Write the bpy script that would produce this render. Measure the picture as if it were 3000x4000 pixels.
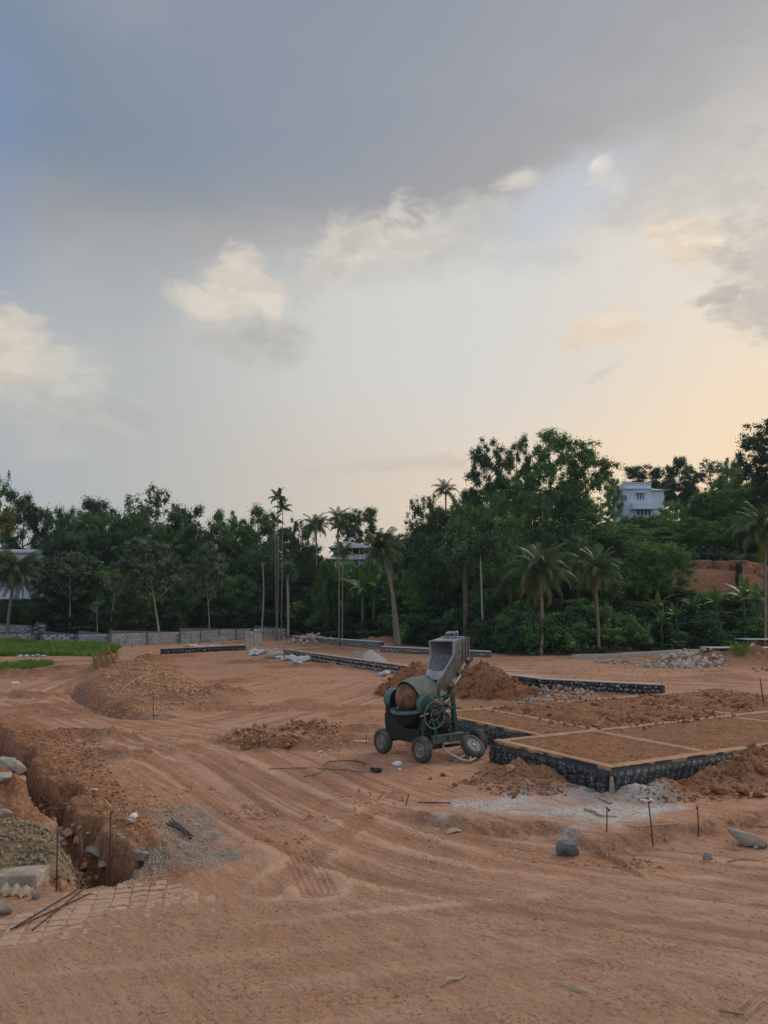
import bpy, bmesh, math, random
import numpy as np
from mathutils import Vector, Matrix, Quaternion
R = math.radians
scene = bpy.context.scene
for _o in list(bpy.data.objects): bpy.data.objects.remove(_o)
COL = scene.collection

# ------------------------------------------------------------------ camera
CAM_H, PITCH, FPX = 3.4, R(7.4), 2950.0
cam_data = bpy.data.cameras.new('camera'); cam = bpy.data.objects.new('camera', cam_data); COL.objects.link(cam)
cam.location = (0, 0, CAM_H); cam.rotation_euler = (R(90) + PITCH, 0, 0)
cam_data.sensor_fit = 'VERTICAL'; cam_data.sensor_height = 36; cam_data.lens = 36 * FPX / 4000
cam_data.clip_start = .1; cam_data.clip_end = 5000
scene.camera = cam

# ------------------------------------------------------------------ node helper
class G:
    def __init__(s, tree): s.t = tree
    def node(s, typ, **kw):
        n = s.t.nodes.new(typ)
        ins = kw.pop('ins', {})
        for k, v in kw.items(): setattr(n, k, v)
        for k, v in ins.items():
            s.put(n.inputs[k], v)
        return n
    def put(s, sock, v):
        if isinstance(v, bpy.types.NodeSocket): s.t.links.new(v, sock)
        elif isinstance(v, (tuple, list)) and len(v) == 3 and sock.type == 'RGBA': sock.default_value = (*v, 1)
        else: sock.default_value = v
    def m(s, op, a, b=None, c=None, clamp=False):
        ins = {0: a}
        if b is not None: ins[1] = b
        if c is not None: ins[2] = c
        return s.node('ShaderNodeMath', operation=op, use_clamp=clamp, ins=ins).outputs[0]
    def add(s, a, b): return s.m('ADD', a, b)
    def sub(s, a, b): return s.m('SUBTRACT', a, b)
    def mul(s, a, b): return s.m('MULTIPLY', a, b)
    def mad(s, a, b, c): return s.m('MULTIPLY_ADD', a, b, c)
    def mix(s, f, a, b, mode='MIX'):
        return s.node('ShaderNodeMix', data_type='RGBA', blend_type=mode, ins={0: f, 6: a, 7: b}).outputs[2]
    def step(s, v, lo, hi, a=0., b=1.):
        return s.node('ShaderNodeMapRange', interpolation_type='SMOOTHSTEP', ins={0: v, 1: lo, 2: hi, 3: a, 4: b}).outputs[0]
    def lin(s, v, lo, hi, a=0., b=1.):
        return s.node('ShaderNodeMapRange', ins={0: v, 1: lo, 2: hi, 3: a, 4: b}).outputs[0]
    def noise(s, vec, scale, detail=4, rough=.5, dist=0.):
        ins = {'Scale': scale, 'Detail': detail, 'Roughness': rough, 'Distortion': dist}
        if vec is not None: ins['Vector'] = vec
        return s.node('ShaderNodeTexNoise', ins=ins).outputs[0]
    def voro(s, vec, scale, feature='F1', rand=1., out=0):
        n = s.node('ShaderNodeTexVoronoi', feature=feature, ins={'Scale': scale, 'Randomness': rand})
        if vec is not None: s.put(n.inputs['Vector'], vec)
        return n.outputs[out]
    def ramp(s, f, stops):
        n = s.node('ShaderNodeValToRGB', ins={0: f}); cr = n.color_ramp
        while len(cr.elements) < len(stops): cr.elements.new(.5)
        for e, (p, c) in zip(cr.elements, stops): e.position = p; e.color = (*c, 1)
        return n.outputs[0]
    def attr(s, name): return s.node('ShaderNodeAttribute', attribute_name=name).outputs['Fac']
    def obj(s): return s.node('ShaderNodeTexCoord').outputs['Object']
    def pos(s): return s.node('ShaderNodeNewGeometry').outputs['Position']
    def vscale(s, v, k): return s.node('ShaderNodeVectorMath', operation='MULTIPLY', ins={0: v, 1: k}).outputs[0]
    def bump(s, h, strength=.5, dist=.02, normal=None):
        ins = {'Height': h, 'Strength': strength, 'Distance': dist}
        if normal is not None: ins['Normal'] = normal
        return s.node('ShaderNodeBump', ins=ins).outputs[0]

def lin3(r, g, b):  # sRGB 0..255 -> linear
    f = lambda v: (v/255/12.92) if v <= 10 else ((v/255+.055)/1.055)**2.4
    return (f(r), f(g), f(b))

# ------------------------------------------------------------------ world: broken evening overcast, glow low on the right
SUN_AZ, SUN_EL = R(40), R(27)          # azimuth clockwise from +Y
world = bpy.data.worlds.new('World'); scene.world = world; world.use_nodes = True
wt = world.node_tree; wt.nodes.clear(); g = G(wt)
dirv = g.node('ShaderNodeTexCoord').outputs['Generated']
sx = g.node('ShaderNodeSeparateXYZ', ins={0: dirv}).outputs
DEG = 57.29578
az = g.mul(g.m('ARCTAN2', sx[0], sx[1]), DEG)
el = g.mul(g.m('ARCSINE', g.m('MINIMUM', g.m('MAXIMUM', sx[2], -1.), 1.)), DEG)
nish = g.node('ShaderNodeTexSky', sky_type='NISHITA', sun_disc=False, sun_elevation=SUN_EL, sun_rotation=SUN_AZ,
              air_density=1.2, dust_density=2.5, ozone_density=1.5)
nish_c = g.vscale(nish.outputs[0], (.055, .055, .055))
nv = g.vscale(dirv, (1, 1, 2.2))
n1 = g.noise(nv, 3.0, 6, .55)
n2 = g.noise(nv, 9.0, 7, .6, .3)
n3 = g.noise(g.vscale(dirv, (1, 1, 3.5)), 1.6, 3, .5)
# veiled clear part: grey-blue at the left, pale in the middle, peach toward the sun at the right horizon
tcol = g.step(az, -32., 26.)
low = g.mix(tcol, lin3(178, 184, 187), lin3(252, 226, 194))
mid = g.mix(tcol, lin3(180, 187, 193), lin3(232, 223, 210))
base = g.mix(g.step(el, 6., 26.), low, mid)
far_b = g.step(g.m('ABSOLUTE', az), 50., 110.)         # away from the sun the veil turns blue-grey
base = g.mix(far_b, base, lin3(196, 204, 216))
sunny = g.mul(g.step(g.m('ABSOLUTE', g.sub(az, 34.)), 34., 2.), g.step(el, 24., 3.))
base = g.mix(g.mul(sunny, .8), base, lin3(255, 226, 186))
milk = g.step(g.m('ABSOLUTE', g.sub(az, 5.)), 24., 0.)
milk = g.mul(milk, g.mul(g.step(el, 9., 18.), g.step(el, 33., 24.)))
base = g.mix(g.mul(milk, .7), base, lin3(218, 219, 217))
# blue gap at the left edge
gap = g.mul(g.step(az, -24., -31.), g.mul(g.step(el, 18., 25.), g.step(el, 40., 31.)))
# the big grey slab overhead, its lower edge running up to the right
edge = g.mad(az, .13, 28.0)
edge = g.add(edge, g.mul(g.m('MAXIMUM', g.sub(az, 5.), 0.), .05))
edge = g.add(edge, g.mad(n1, 7., -3.5)); edge = g.add(edge, g.mad(n2, 3., -1.5))
d_e = g.sub(el, edge)
soft = g.step(az, 4., -22., 3.5, 8.5)
slab = g.step(g.m('DIVIDE', d_e, soft), -1., .55)
tsl = g.step(g.add(az, g.mad(n3, 36., -18.)), -30., 28.)
sl_hi = g.mix(tsl, lin3(126, 142, 163), lin3(163, 165, 172))
sl_lo = g.mix(tsl, lin3(160, 161, 162), lin3(166, 165, 168))
slc = g.mix(g.step(g.add(d_e, g.mad(n3, 10., -5.)), 9., 0.), sl_hi, sl_lo)
slc = g.mix(g.step(g.m('ABSOLUTE', az), 50., 110.), slc, lin3(194, 202, 214))
slc = g.mix(g.step(el, 46., 75.), slc, lin3(198, 205, 215))
slc = g.mix(g.mul(g.step(n1, .45, .7), .3), slc, lin3(178, 178, 182))
sky = g.mix(g.mul(slab, .97), base, slc)
sky = g.mix(g.mul(gap, .42), sky, lin3(126, 153, 205))
nf = g.noise(nv, 15.0, 9, .62, .35)
nfb = g.noise(g.node('ShaderNodeVectorMath', operation='ADD', ins={0: nv, 1: (.018, .004, .045)}).outputs[0], 15.0, 9, .62, .35)
n2b = g.noise(g.node('ShaderNodeVectorMath', operation='ADD', ins={0: nv, 1: (.03, .006, .07)}).outputs[0], 9.0, 7, .6, .3)
lit = g.add(g.step(g.sub(nf, nfb), -.26, .26), g.mul(g.sub(n2, n2b), .9))       # sun side of each puff
def cloud(sky, a0, e0, ra, re, col, amount=.9, rot=0., rag=1.0, hard=.35, nz=None, shade=.8):
    a = g.sub(az, a0); e = g.sub(el, e0)
    c, s = math.cos(R(rot)), math.sin(R(rot))
    a2 = g.m('DIVIDE', g.add(g.mul(a, c), g.mul(e, s)), ra)
    e2 = g.m('DIVIDE', g.sub(g.mul(e, c), g.mul(a, s)), re)
    q = g.m('SQRT', g.add(g.mul(a2, a2), g.mul(e2, e2)))
    nn = n2 if nz is None else nz
    q = g.add(q, g.mul(g.mad(nn, 4.4, -2.2), rag)); q = g.add(q, g.mul(g.mad(n1, 1.6, -.8), rag))
    dark = tuple(v*k for v, k in zip(col, (.87, .875, .89)))
    cc = g.mix(g.step(g.add(lit, g.mul(e2, .16)), .1, .85), dark, col) if shade else col
    return g.mix(g.mul(g.step(q, 1. + hard, 1. - hard), amount), sky, cc)
cream, warm = lin3(230, 220, 205), lin3(238, 220, 198)
sky = cloud(sky, -25.5, 15.5, 6., 3.6, lin3(201, 200, 193), .75, -18, .8, .6)
sky = cloud(sky, -27.6, 17.2, 3.4, 3.0, lin3(226, 215, 200), .9, -30, .7, .35, nf)
sky = cloud(sky, -23.8, 16.2, 2.6, 1.9, lin3(214, 210, 200), .8, -20, .75, .4, nf)
sky = cloud(sky, -21.5, 15., 4., 2., lin3(196, 197, 192), .5, -20, .9, .6)
sky = cloud(sky, -11.8, 21.4, 3.6, 3.0, lin3(204, 200, 192), .7, 0, .75, .6)
sky = cloud(sky, -11.6, 23.3, 2.4, 2.6, cream, .95, -25, .65, .35, nf)
sky = cloud(sky, -8.8, 22.3, 1.1, 1.9, cream, .9, 10, .6, .3, nf)
sky = cloud(sky, -14.2, 22., 2.2, 1.1, cream, .8, -20, .7, .4, nf)
sky = cloud(sky, -9.2, 20.8, 2.2, 1.0, lin3(184, 184, 182), .4, -10, .8, .7)
sky = cloud(sky, -2.0, 26.6, 4.6, 1.9, lin3(226, 218, 205), .85, 14, .8, .55, nf)
sky = cloud(sky, -4.8, 24.8, 3.2, .9, lin3(206, 202, 194), .65, 45, .8, .5, nf)
sky = cloud(sky, 6.5, 28.2, 5., 1.3, lin3(222, 217, 208), .65, 10, .9, .6, nf)
sky = cloud(sky, 16.8, 30.9, 1.0, .8, lin3(236, 228, 214), .9, 0, .7, .4, nf)
sky = cloud(sky, 18.0, 28.9, .8, 1.2, lin3(230, 222, 210), .7, 0, .8, .5, nf)
sky = cloud(sky, 11.0, 30.8, 1.6, .5, lin3(222, 216, 208), .6, 10, .7, .6, nf)
sky = cloud(sky, 16.0, 29.6, 6., 2.2, lin3(200, 206, 216), .45, 20, .6, .7)
sky = cloud(sky, 23.6, 25.2, 4.2, 1.6, lin3(246, 228, 204), .95, -28, .7, .45, nf)
sky = cloud(sky, 29.5, 22.6, 5.0, 3.8, lin3(202, 196, 187), .9, 0, .6, .4, nf, .3)
sky = cloud(sky, 25., 21.4, 2.4, .5, lin3(192, 186, 178), .7, 8, .8, .5, nf)
sky = cloud(sky, 25., 31., 13., 4.2, lin3(184, 184, 184), .6, 8, .6, .8, None, 0)
sky = cloud(sky, 30., 30., 8., 4., lin3(196, 193, 189), .6, 10, .6, .6)
sky = cloud(sky, 17.5, 20.3, 2.6, 1.1, lin3(246, 224, 196), .75, 0, .8, .5, nf)
sky = cloud(sky, 16.8, 17.2, 1.2, .35, lin3(206, 192, 180), .35, 25, .8, .5, nf)
sky = cloud(sky, 2., 11., 6., .5, lin3(196, 188, 184), .4, 3, .8, .7, nf)
sky = cloud(sky, 15.0, 29.2, 4.6, 1.7, lin3(206, 212, 222), .55, 20, .6, .7, None, 0)
sky = cloud(sky, 16.8, 31.1, 1.2, .7, lin3(236, 229, 217), .8, 20, 1.0, .4, nf, .4)
sky = cloud(sky, 18.2, 28.9, .6, 1.1, lin3(228, 222, 213), .45, -10, .85, .45, nf, .4)
sky = cloud(sky, 11.2, 30.6, 1.5, .5, lin3(226, 220, 211), .65, 10, .7, .5, nf, .4)
sky = cloud(sky, 17.3, 30.2, .5, .6, lin3(232, 226, 216), .4, 15, .8, .45, nf, .4)
below = g.step(el, 0., -6.)
sky = g.mix(below, sky, lin3(120, 100, 85))
tot = g.mix(.05, g.vscale(sky, (.98, .98, .98)), nish_c)
bg = g.node('ShaderNodeBackground', ins={0: tot, 1: 1.0})
g.node('ShaderNodeOutputWorld', ins={0: bg.outputs[0]})
world.cycles.sampling_method = 'MANUAL'; world.cycles.sample_map_resolution = 512

# ------------------------------------------------------------------ sun (low, behind the cloud at the right: very soft)
sl = bpy.data.lights.new('sun', 'SUN'); sl.energy = 1.5; sl.angle = R(24); sl.color = (1, .84, .66)
sun = bpy.data.objects.new('sun', sl); COL.objects.link(sun)
sd = Vector((math.sin(SUN_AZ)*math.cos(SUN_EL), math.cos(SUN_AZ)*math.cos(SUN_EL), math.sin(SUN_EL)))
sun.rotation_euler = sd.to_track_quat('Z', 'Y').to_euler(); sun.location = (60, 80, 60)
scene.view_settings.view_transform = 'Standard'; scene.view_settings.look = 'None'
scene.view_settings.exposure = 0.0; scene.view_settings.gamma = 1; scene.view_settings.use_curve_mapping = False
scene.render.engine = 'CYCLES'
scene.cycles.max_bounces = 5; scene.cycles.diffuse_bounces = 3; scene.cycles.glossy_bounces = 2
scene.cycles.transmission_bounces = 3; scene.cycles.transparent_max_bounces = 4; scene.cycles.volume_bounces = 0
scene.cycles.caustics_reflective = False; scene.cycles.caustics_refractive = False

# ------------------------------------------------------------------ pixel of the photo -> point of the place
def ray(px, py):
    a = (px-1500)/FPX; b = (2000-py)/FPX
    return (a, math.cos(PITCH)-math.sin(PITCH)*b, math.sin(PITCH)+math.cos(PITCH)*b)
def P(px, py, z=0.):
    d = ray(px, py); t = (z-CAM_H)/d[2]; return (d[0]*t, d[1]*t)
def ZY(px, py, Y):                       # x and z of a pixel at depth Y
    d = ray(px, py); t = Y/d[1]; return (d[0]*t, CAM_H+d[2]*t)

# ------------------------------------------------------------------ numpy noise
_rs = np.random.RandomState(7); _T = _rs.rand(256, 256)
def vnoise(x, y, seed=0):
    x = np.asarray(x, float)+seed*17.37; y = np.asarray(y, float)+seed*31.71
    xi = np.floor(x).astype(int); yi = np.floor(y).astype(int); fx = x-xi; fy = y-yi
    fx = fx*fx*(3-2*fx); fy = fy*fy*(3-2*fy)
    a = _T[xi % 256, yi % 256]; b = _T[(xi+1) % 256, yi % 256]; c = _T[xi % 256, (yi+1) % 256]; d = _T[(xi+1) % 256, (yi+1) % 256]
    return (a*(1-fx)+b*fx)*(1-fy)+(c*(1-fx)+d*fx)*fy*1.0-.5
def fbm(x, y, octs=4, seed=0, gain=.5):
    r = 0; amp = 1; f = 1
    for i in range(octs): r = r+amp*vnoise(x*f, y*f, seed+i*3); amp *= gain; f *= 2.03
    return r
def sstep(v, lo, hi):
    t = np.clip((v-lo)/(hi-lo), 0, 1); return t*t*(3-2*t)
def seg_dist(x, y, pts):
    best = np.full(np.shape(x), 1e9); along = np.zeros(np.shape(x)); s0 = 0; side = np.zeros(np.shape(x))
    for (ax, ay), (bx, by) in zip(pts[:-1], pts[1:]):
        L = math.hypot(bx-ax, by-ay); ux, uy = (bx-ax)/L, (by-ay)/L
        t = np.clip((x-ax)*ux+(y-ay)*uy, 0, L)
        d = np.hypot(x-ax-t*ux, y-ay-t*uy); k = d < best
        sg = np.sign((x-ax)*uy-(y-ay)*ux)
        best = np.where(k, d, best); along = np.where(k, s0+t, along); side = np.where(k, sg, side); s0 += L
    return best, along, side
def poly_sd(x, y, pts):                  # negative inside
    d, _, _ = seg_dist(x, y, pts+[pts[0]])
    ins = np.zeros(np.shape(x), bool)
    n = len(pts)
    for i in range(n):
        (ax, ay), (bx, by) = pts[i], pts[(i+1) % n]
        c = ((ay > y) != (by > y)) & (x < (bx-ax)*(y-ay)/((by-ay) if by != ay else 1e-9)+ax)
        ins ^= c
    return np.where(ins, -d, d)
def smooth_line(pts, n=10):              # Catmull-Rom
    out = []
    for i in range(len(pts)-1):
        p0 = pts[max(i-1, 0)]; p1 = pts[i]; p2 = pts[i+1]; p3 = pts[min(i+2, len(pts)-1)]
        for k in range(n):
            t = k/n
            out.append(tuple(.5*((2*p1[j])+(-p0[j]+p2[j])*t+(2*p0[j]-5*p1[j]+4*p2[j]-p3[j])*t*t+(-p0[j]+3*p1[j]-3*p2[j]+p3[j])*t**3) for j in range(len(p1))))
    out.append(tuple(pts[-1])); return out
def px(*pts): return [P(a, b) for a, b in pts]

# ------------------------------------------------------------------ the land
TRENCH = px((0, 2850), (60, 2905), (165, 3010), (215, 3062), (285, 3130), (330, 3230), (400, 3260), (470, 3290), (548, 3350), (500, 3400), (420, 3452),
            (270, 3462), (240, 3420), (140, 3300), (112, 3270), (140, 3210), (100, 3170), (40, 3090), (0, 3020), (-260, 2890), (-260, 2750))
DITCH = px((300, 2690), (370, 2735), (440, 2772), (520, 2798), (600, 2800))
RIDGE = [(-13.6, 42.), (-12.2, 38.), (-10.4, 33.5), (-8.6, 30.2), (-6.6, 29.2)]
BUND = px((1420, 3160), (1700, 3205), (1900, 3232), (2160, 3236), (2240, 3270), (2300, 3305), (2440, 3290), (2620, 3255), (3000, 3180), (3400, 3090))
PATCH = px((440, 3165), (640, 3150), (830, 3150), (860, 3180), (870, 3300), (930, 3310), (925, 3360), (800, 3385), (640, 3405), (520, 3440), (440, 3470), (430, 3440), (540, 3380), (640, 3330), (660, 3290), (640, 3230), (600, 3190))
CEMENT = px((1740, 3130), (1990, 3095), (2230, 3105), (2330, 3090), (2600, 3110), (2700, 3180), (2560, 3240), (2380, 3260), (2180, 3235), (1980, 3215), (1760, 3200))
AZB = [-3., -.6, -.454, -.36, -.177, -.129, 0., .09, .136, .17, .25, .37, .5, 1., 3.]
YB = [60, 82, 77, 76, 97, 97, 78, 66, 60, 56, 57, 64, 66, 66, 60]
TRACKS = []
for pts, w in [
    ([(3000, 3420), (2300, 3360), (1900, 3300), (1500, 3170), (1150, 3010), (960, 2930), (820, 2890), (560, 2850), (300, 2770), (150, 2720)], .25),
    ([(3000, 3500), (2200, 3400), (1760, 3330), (1380, 3200), (1050, 3060), (850, 2960), (640, 2890), (380, 2820), (150, 2760)], .25),
    ([(2300, 3480), (1700, 3400), (1300, 3290), (1000, 3150), (840, 3040), (720, 2960), (500, 2890), (200, 2810)], .26),
    ([(1980, 3490), (1500, 3420), (1150, 3310), (930, 3180), (800, 3080), (640, 2980), (420, 2920), (250, 2850)], .26),
    ([(1240, 3480), (1190, 3380), (1120, 3280), (980, 3130), (870, 3010), (830, 2950)], .22),
    ([(0, 3900), (700, 3830), (1400, 3740), (2100, 3660), (2600, 3600), (3000, 3560)], .28),
    ([(0, 3750), (700, 3700), (1400, 3630), (2100, 3560), (3000, 3450)], .28),
    ([(300, 4000), (1000, 3930), (1800, 3830), (2500, 3740), (3000, 3680)], .28),
    ([(160, 2720), (360, 2640), (640, 2540), (900, 2490)], .3), ([(330, 2660), (500, 2590), (760, 2520)], .3),
    ([(560, 2850), (900, 2820), (1200, 2750), (1450, 2690), (1560, 2650)], .25), ([(640, 2890), (1000, 2850), (1280, 2780), (1480, 2720)], .25),
    ([(900, 2690), (1150, 2650), (1400, 2625)], .25),
    ([(1900, 2600), (2300, 2620), (2700, 2640), (3100, 2650)], .3), ([(1900, 2625), (2300, 2650), (2700, 2675), (3100, 2690)], .3),
    ([(1900, 2582), (2400, 2602), (3100, 2625)], .3), ([(2000, 2640), (2500, 2665), (3100, 2720)], .3),
    ([(1050, 3480), (1250, 3320), (1420, 3200), (1480, 3150)], .2),
]:
    TRACKS.append((smooth_line(px(*pts), 5), w))
FLOWS = [(smooth_line(px((3300, 3560), (2700, 3480), (2200, 3410), (1700, 3310), (1250, 3150), (960, 2985), (760, 2900), (450, 2835), (180, 2755), (-150, 2690)), 4), 3.6, 5.5),
         (smooth_line(px((480, 2860), (800, 2840), (1050, 2790), (1300, 2725), (1560, 2650), (1800, 2610)), 4), 2.8, 5.),
         (smooth_line(px((-300, 3960), (500, 3880), (1300, 3780), (2100, 3690), (3000, 3590), (3500, 3540)), 4), 2.2, 6.5),
         (smooth_line(px((1750, 2612), (2300, 2625), (2800, 2640), (3400, 2660)), 4), 9., 2.6),
         (smooth_line(px((100, 2740), (330, 2650), (560, 2560), (800, 2515)), 4), 3.2, 4.)]
MOUNDS = []    # px, py of the middle of the foot, half length, half depth, height
for a in [(1990, 3035, .62, .45, .20), (2085, 3045, .8, .5, .26), (2135, 3085, .7, .38, .2), (1885, 3080, .55, .28, .07), (590, 2590, 1.7, 1.6, .55), (890, 2725, 1.1, .8, .25), (2540, 3110, .95, .42, .24), (2700, 3085, .6, .35, .2),
          (2920, 3060, 1.2, .7, .42), (3080, 3020, 1.4, .9, .6), (330, 2880, 1.6, .8, .22), (430, 2950, 1.1, .5, .15), (60, 2640, 3., 1.6, .35), (250, 2620, 2.2, 1.2, .3), (120, 2720, 1.6, .8, .2),
          (1000, 2880, 1.2, .6, .16), (1200, 2860, 1.5, .7, .2), (1400, 2850, 1.0, .6, .14), (1300, 2900, .9, .3, .08),
          (-60, 3180, 1.0, 1.3, .55), (30, 3110, .5, .6, .3), (250, 2540, 4., 1., .25), (1500, 2515, 4.5, 2.2, .7), (1300, 2545, 3., 1.5, .4), (1650, 2515, 3., 1.5, .4),
          (2800, 2592, 5., 1.5, .6), (3050, 2600, 4., 1.6, .9), (1000, 2590, 2.5, 1., .2), (1300, 2605, 3., .8, .2), (1340, 3130, .5, .2, .05), (1390, 3190, .4, .15, .04)]:
    x, y = P(a[0], a[1]); MOUNDS.append((x, y, *a[2:]))
def db_slope(x, y):
    a = np.where(y > 1, x/np.maximum(y, 1), np.sign(x)*3.)
    yb = np.interp(a, AZB, YB)
    return (y-yb), np.interp(a, [-.6, -.3, 0, .1, .2, .5], [.09, .12, .2, .24, .36, .47])
def land(x, y, full=False):
    x = np.asarray(x, float); y = np.asarray(y, float); r = np.hypot(x, y)
    db, slp = db_slope(x, y)
    up = np.maximum(db-1.5, 0); up = up - 2*(1-np.exp(-up/2))
    hill = slp*np.minimum(up, 18)+np.minimum(slp, .2)*np.maximum(np.minimum(up, 85)-18, 0)+.05*np.maximum(np.minimum(up-85, 150), 0)
    # the cut bank on the right slope
    z = hill + np.where(db > 2, fbm(x*.06, y*.06, 3, 5)*np.minimum(up*.12, 3.), 0)
    bx = (x-37.)/5.6; bk = np.exp(-bx**4)
    z = z + bk*(1.5*sstep(y, 82., 83.)-1.5*sstep(y, 84, 100) - 1.3*sstep(y, 70, 81)*(1-sstep(y, 82., 83.)))
    site = 1-sstep(db, 0, 3)
    z = z + site*(fbm(x*.22, y*.22, 3, 1)*.10*sstep(r, 12, 34) + fbm(x*.9, y*.9, 3, 2)*.016 + fbm(x*3.3, y*3.3, 3, 6, .65)*.020*np.clip(.6+fbm(x*.5, y*.5, 2, 7)*1.6, .12, 1.4))
    soil = np.zeros_like(z); grey = np.zeros_like(z)
    # spoil ridge and the mounds
    d, s, _ = seg_dist(x, y, RIDGE)
    w = 3.3*(1+fbm(x*.35, y*.35, 3, 8)*.5); rb = sstep(w-d, 0, 2.9)
    z = z + rb*(.58-.012*s)*(1+fbm(x*1.3, y*1.3, 3, 9)*.3); soil = np.maximum(soil, rb*.75)
    for (mx, my, ml, md, mh) in MOUNDS:
        q = np.hypot((x-mx)/ml, (y-my)/md)
        k = q < 2.2
        if not np.any(k): continue
        qq = q + fbm(x*1.6/min(ml, 2), y*1.6/min(ml, 2), 3, 11)*.55
        b = sstep(1.25-qq, 0, 1.2)
        z = z + b*mh*(1+fbm(x*3, y*3, 3, 12)*.35); soil = np.maximum(soil, np.sqrt(b)*.9*(mh > .1))
    # loose verge soil along the trench
    td = poly_sd(x, y, TRENCH) + fbm(x*1.3, y*1.3, 3, 14)*.35
    soil = np.maximum(soil, sstep(1.7-td, 0, 1.4)*.75*(td > 0)*sstep(y, 9.4, 10.6)*(x < -2.5))
    z = z + sstep(1.2-td, 0, 1.)*.09*(td > 0)*sstep(y, 10, 11)*(x < -2.5)
    dep = np.interp(y, [9, 10, 12.5, 13.6, 15, 17, 30], [.55, .72, .75, .45, .45, .8, .85])
    dR, _, _ = seg_dist(x, y, TRENCH[:12]); dL, _, _ = seg_dist(x, y, TRENCH[12:]+[TRENCH[0]]); ins_ = td < .12; wob_ = fbm(x*1.3, y*1.3, 3, 14)*.35
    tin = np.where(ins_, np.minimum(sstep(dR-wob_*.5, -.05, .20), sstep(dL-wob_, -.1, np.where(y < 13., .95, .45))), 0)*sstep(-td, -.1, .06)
    z = z - tin*dep*(1+fbm(x*1.1, y*1.1, 3, 15)*.35); soil = np.maximum(soil, tin*1.)
    z = z + tin*fbm(x*3.1, y*3.1, 4, 16, .65)*.34
    d, s, _ = seg_dist(x, y, DITCH)
    b = sstep(.75-d, 0, .5); z = z - b*.45; soil = np.maximum(soil, b*.6); grey = np.maximum(grey, sstep(.35-d, 0, .2)*.55)
    cx, cy = P(1040, 2910); q = np.hypot((x-cx)/.75, (y-cy)/.6)+fbm(x*2, y*2, 3, 18)*.5
    b = sstep(1.2-q, 0, .7); z = z - b*.45; soil = np.maximum(soil, b)
    q = np.hypot((x-cx-.8)/3.0, (y-cy-.2)/1.4)+fbm(x*1.2, y*1.2, 3, 19)*.7; soil = np.maximum(soil, sstep(1.2-q, 0, .6)*.8)
    # raised edge beside the near road
    d, s, sd_ = seg_dist(x, y, BUND)
    d = d*sd_*1.0                                   # + = near (road) side
    dn = d+fbm(x*1.7, y*1.7, 4, 20, .6)*.30
    taper = sstep(s, .0, 1.6)
    z = z + taper*.11*np.where(dn > 0, 1-sstep(dn, -.02, .26), 1-sstep(-dn, .2, 1.6))
    soil = np.maximum(soil, taper*.55*np.exp(-((dn-.2)/.3)**2))
    # grey aggregate and cement dust
    pd = poly_sd(x, y, PATCH)+fbm(x*2.2, y*2.2, 4, 22)*.5
    grey = np.maximum(grey, sstep(-pd, -.12, .15)*.8*(.75+fbm(x*5, y*5, 2, 23)))
    cd = poly_sd(x, y, CEMENT)+fbm(x*1.5, y*1.5, 4, 24)*1.1
    pale = sstep(-cd, -.45, .4)*np.clip(.85+fbm(x*1.9, y*1.9, 4, 25)*1.2, 0, 1)
    d1, _, _ = seg_dist(x, y, px((-100, 2830), (20, 2920), (110, 3000)))
    pale = np.maximum(pale, sstep(.55-d1+fbm(x*2, y*2, 3, 26)*.5, 0, .4)*.6*sstep(tin, .75, .98))
    patch_ = sstep(fbm(x*.21, y*.21, 4, 44, .6), .16, .36)*sstep(y, 13, 18); soil = np.maximum(soil, patch_*.62)
    # loose clods in soil, gravelly noise
    z = z + soil*site*(fbm(x*2.3, y*2.3, 5, 27, .68)*.13)
    pv = poly_sd(x, y, px((-200, 3440), (420, 3440), (800, 3430), (980, 3560), (560, 3670), (-200, 3680)))
    # tyre ruts
    trk = np.zeros_like(z)
    keep = site*(1-soil)*(1-.8*sstep(-pv, -.6, .3))
    for line, w in TRACKS:
        xs = [p[0] for p in line]; ys = [p[1] for p in line]
        k = (x > min(xs)-1) & (x < max(xs)+1) & (y > min(ys)-1) & (y < max(ys)+1)
        if not np.any(k): continue
        xx, yy = x[k], y[k]; d, s, sg = seg_dist(xx, yy, line)
        wob = 1+fbm(s*.8, s*0+w*50, 2, 30)*.9
        wob = np.clip(.8+fbm(xx*.45, yy*.45, 3, 31)*2.2, 0, 1.5)*np.where(yy < 9.0, .45, 1.)
        prof = -np.exp(-(d/w/1.0)**4)*.013*wob + np.exp(-((d-w*1.5)/.10)**2)*.011*wob
        rib = np.where(d < w, np.cos(d*sg*2*math.pi/.085)*.006*wob, 0)
        trk[k] = trk[k]+prof+rib
    stk = np.zeros_like(z); wsum = np.zeros_like(z)+1e-3
    for n_, (line, hw, fx) in enumerate(FLOWS):
        d, s, sg = seg_dist(x, y, line); q = d*sg; wg = sstep(hw-d, 0, hw*.6)
        if not np.any(wg > 0): continue
        v = fbm(q*fx+.3*fbm(s*.25, q*.3, 2, 51+n_), s*.11, 5, 52+n_*5, .68)*(.22 if n_ == 2 else .85); stk = stk+wg*v; wsum = np.maximum(wsum, wg)
    stk = stk*keep/np.maximum(wsum, 1.)
    z = z + trk*keep + stk*.013*sstep(40-r, 0, 25)
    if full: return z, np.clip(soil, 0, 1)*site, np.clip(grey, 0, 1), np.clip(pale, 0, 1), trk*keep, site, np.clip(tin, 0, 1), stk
    return z
GRID = {}
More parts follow.
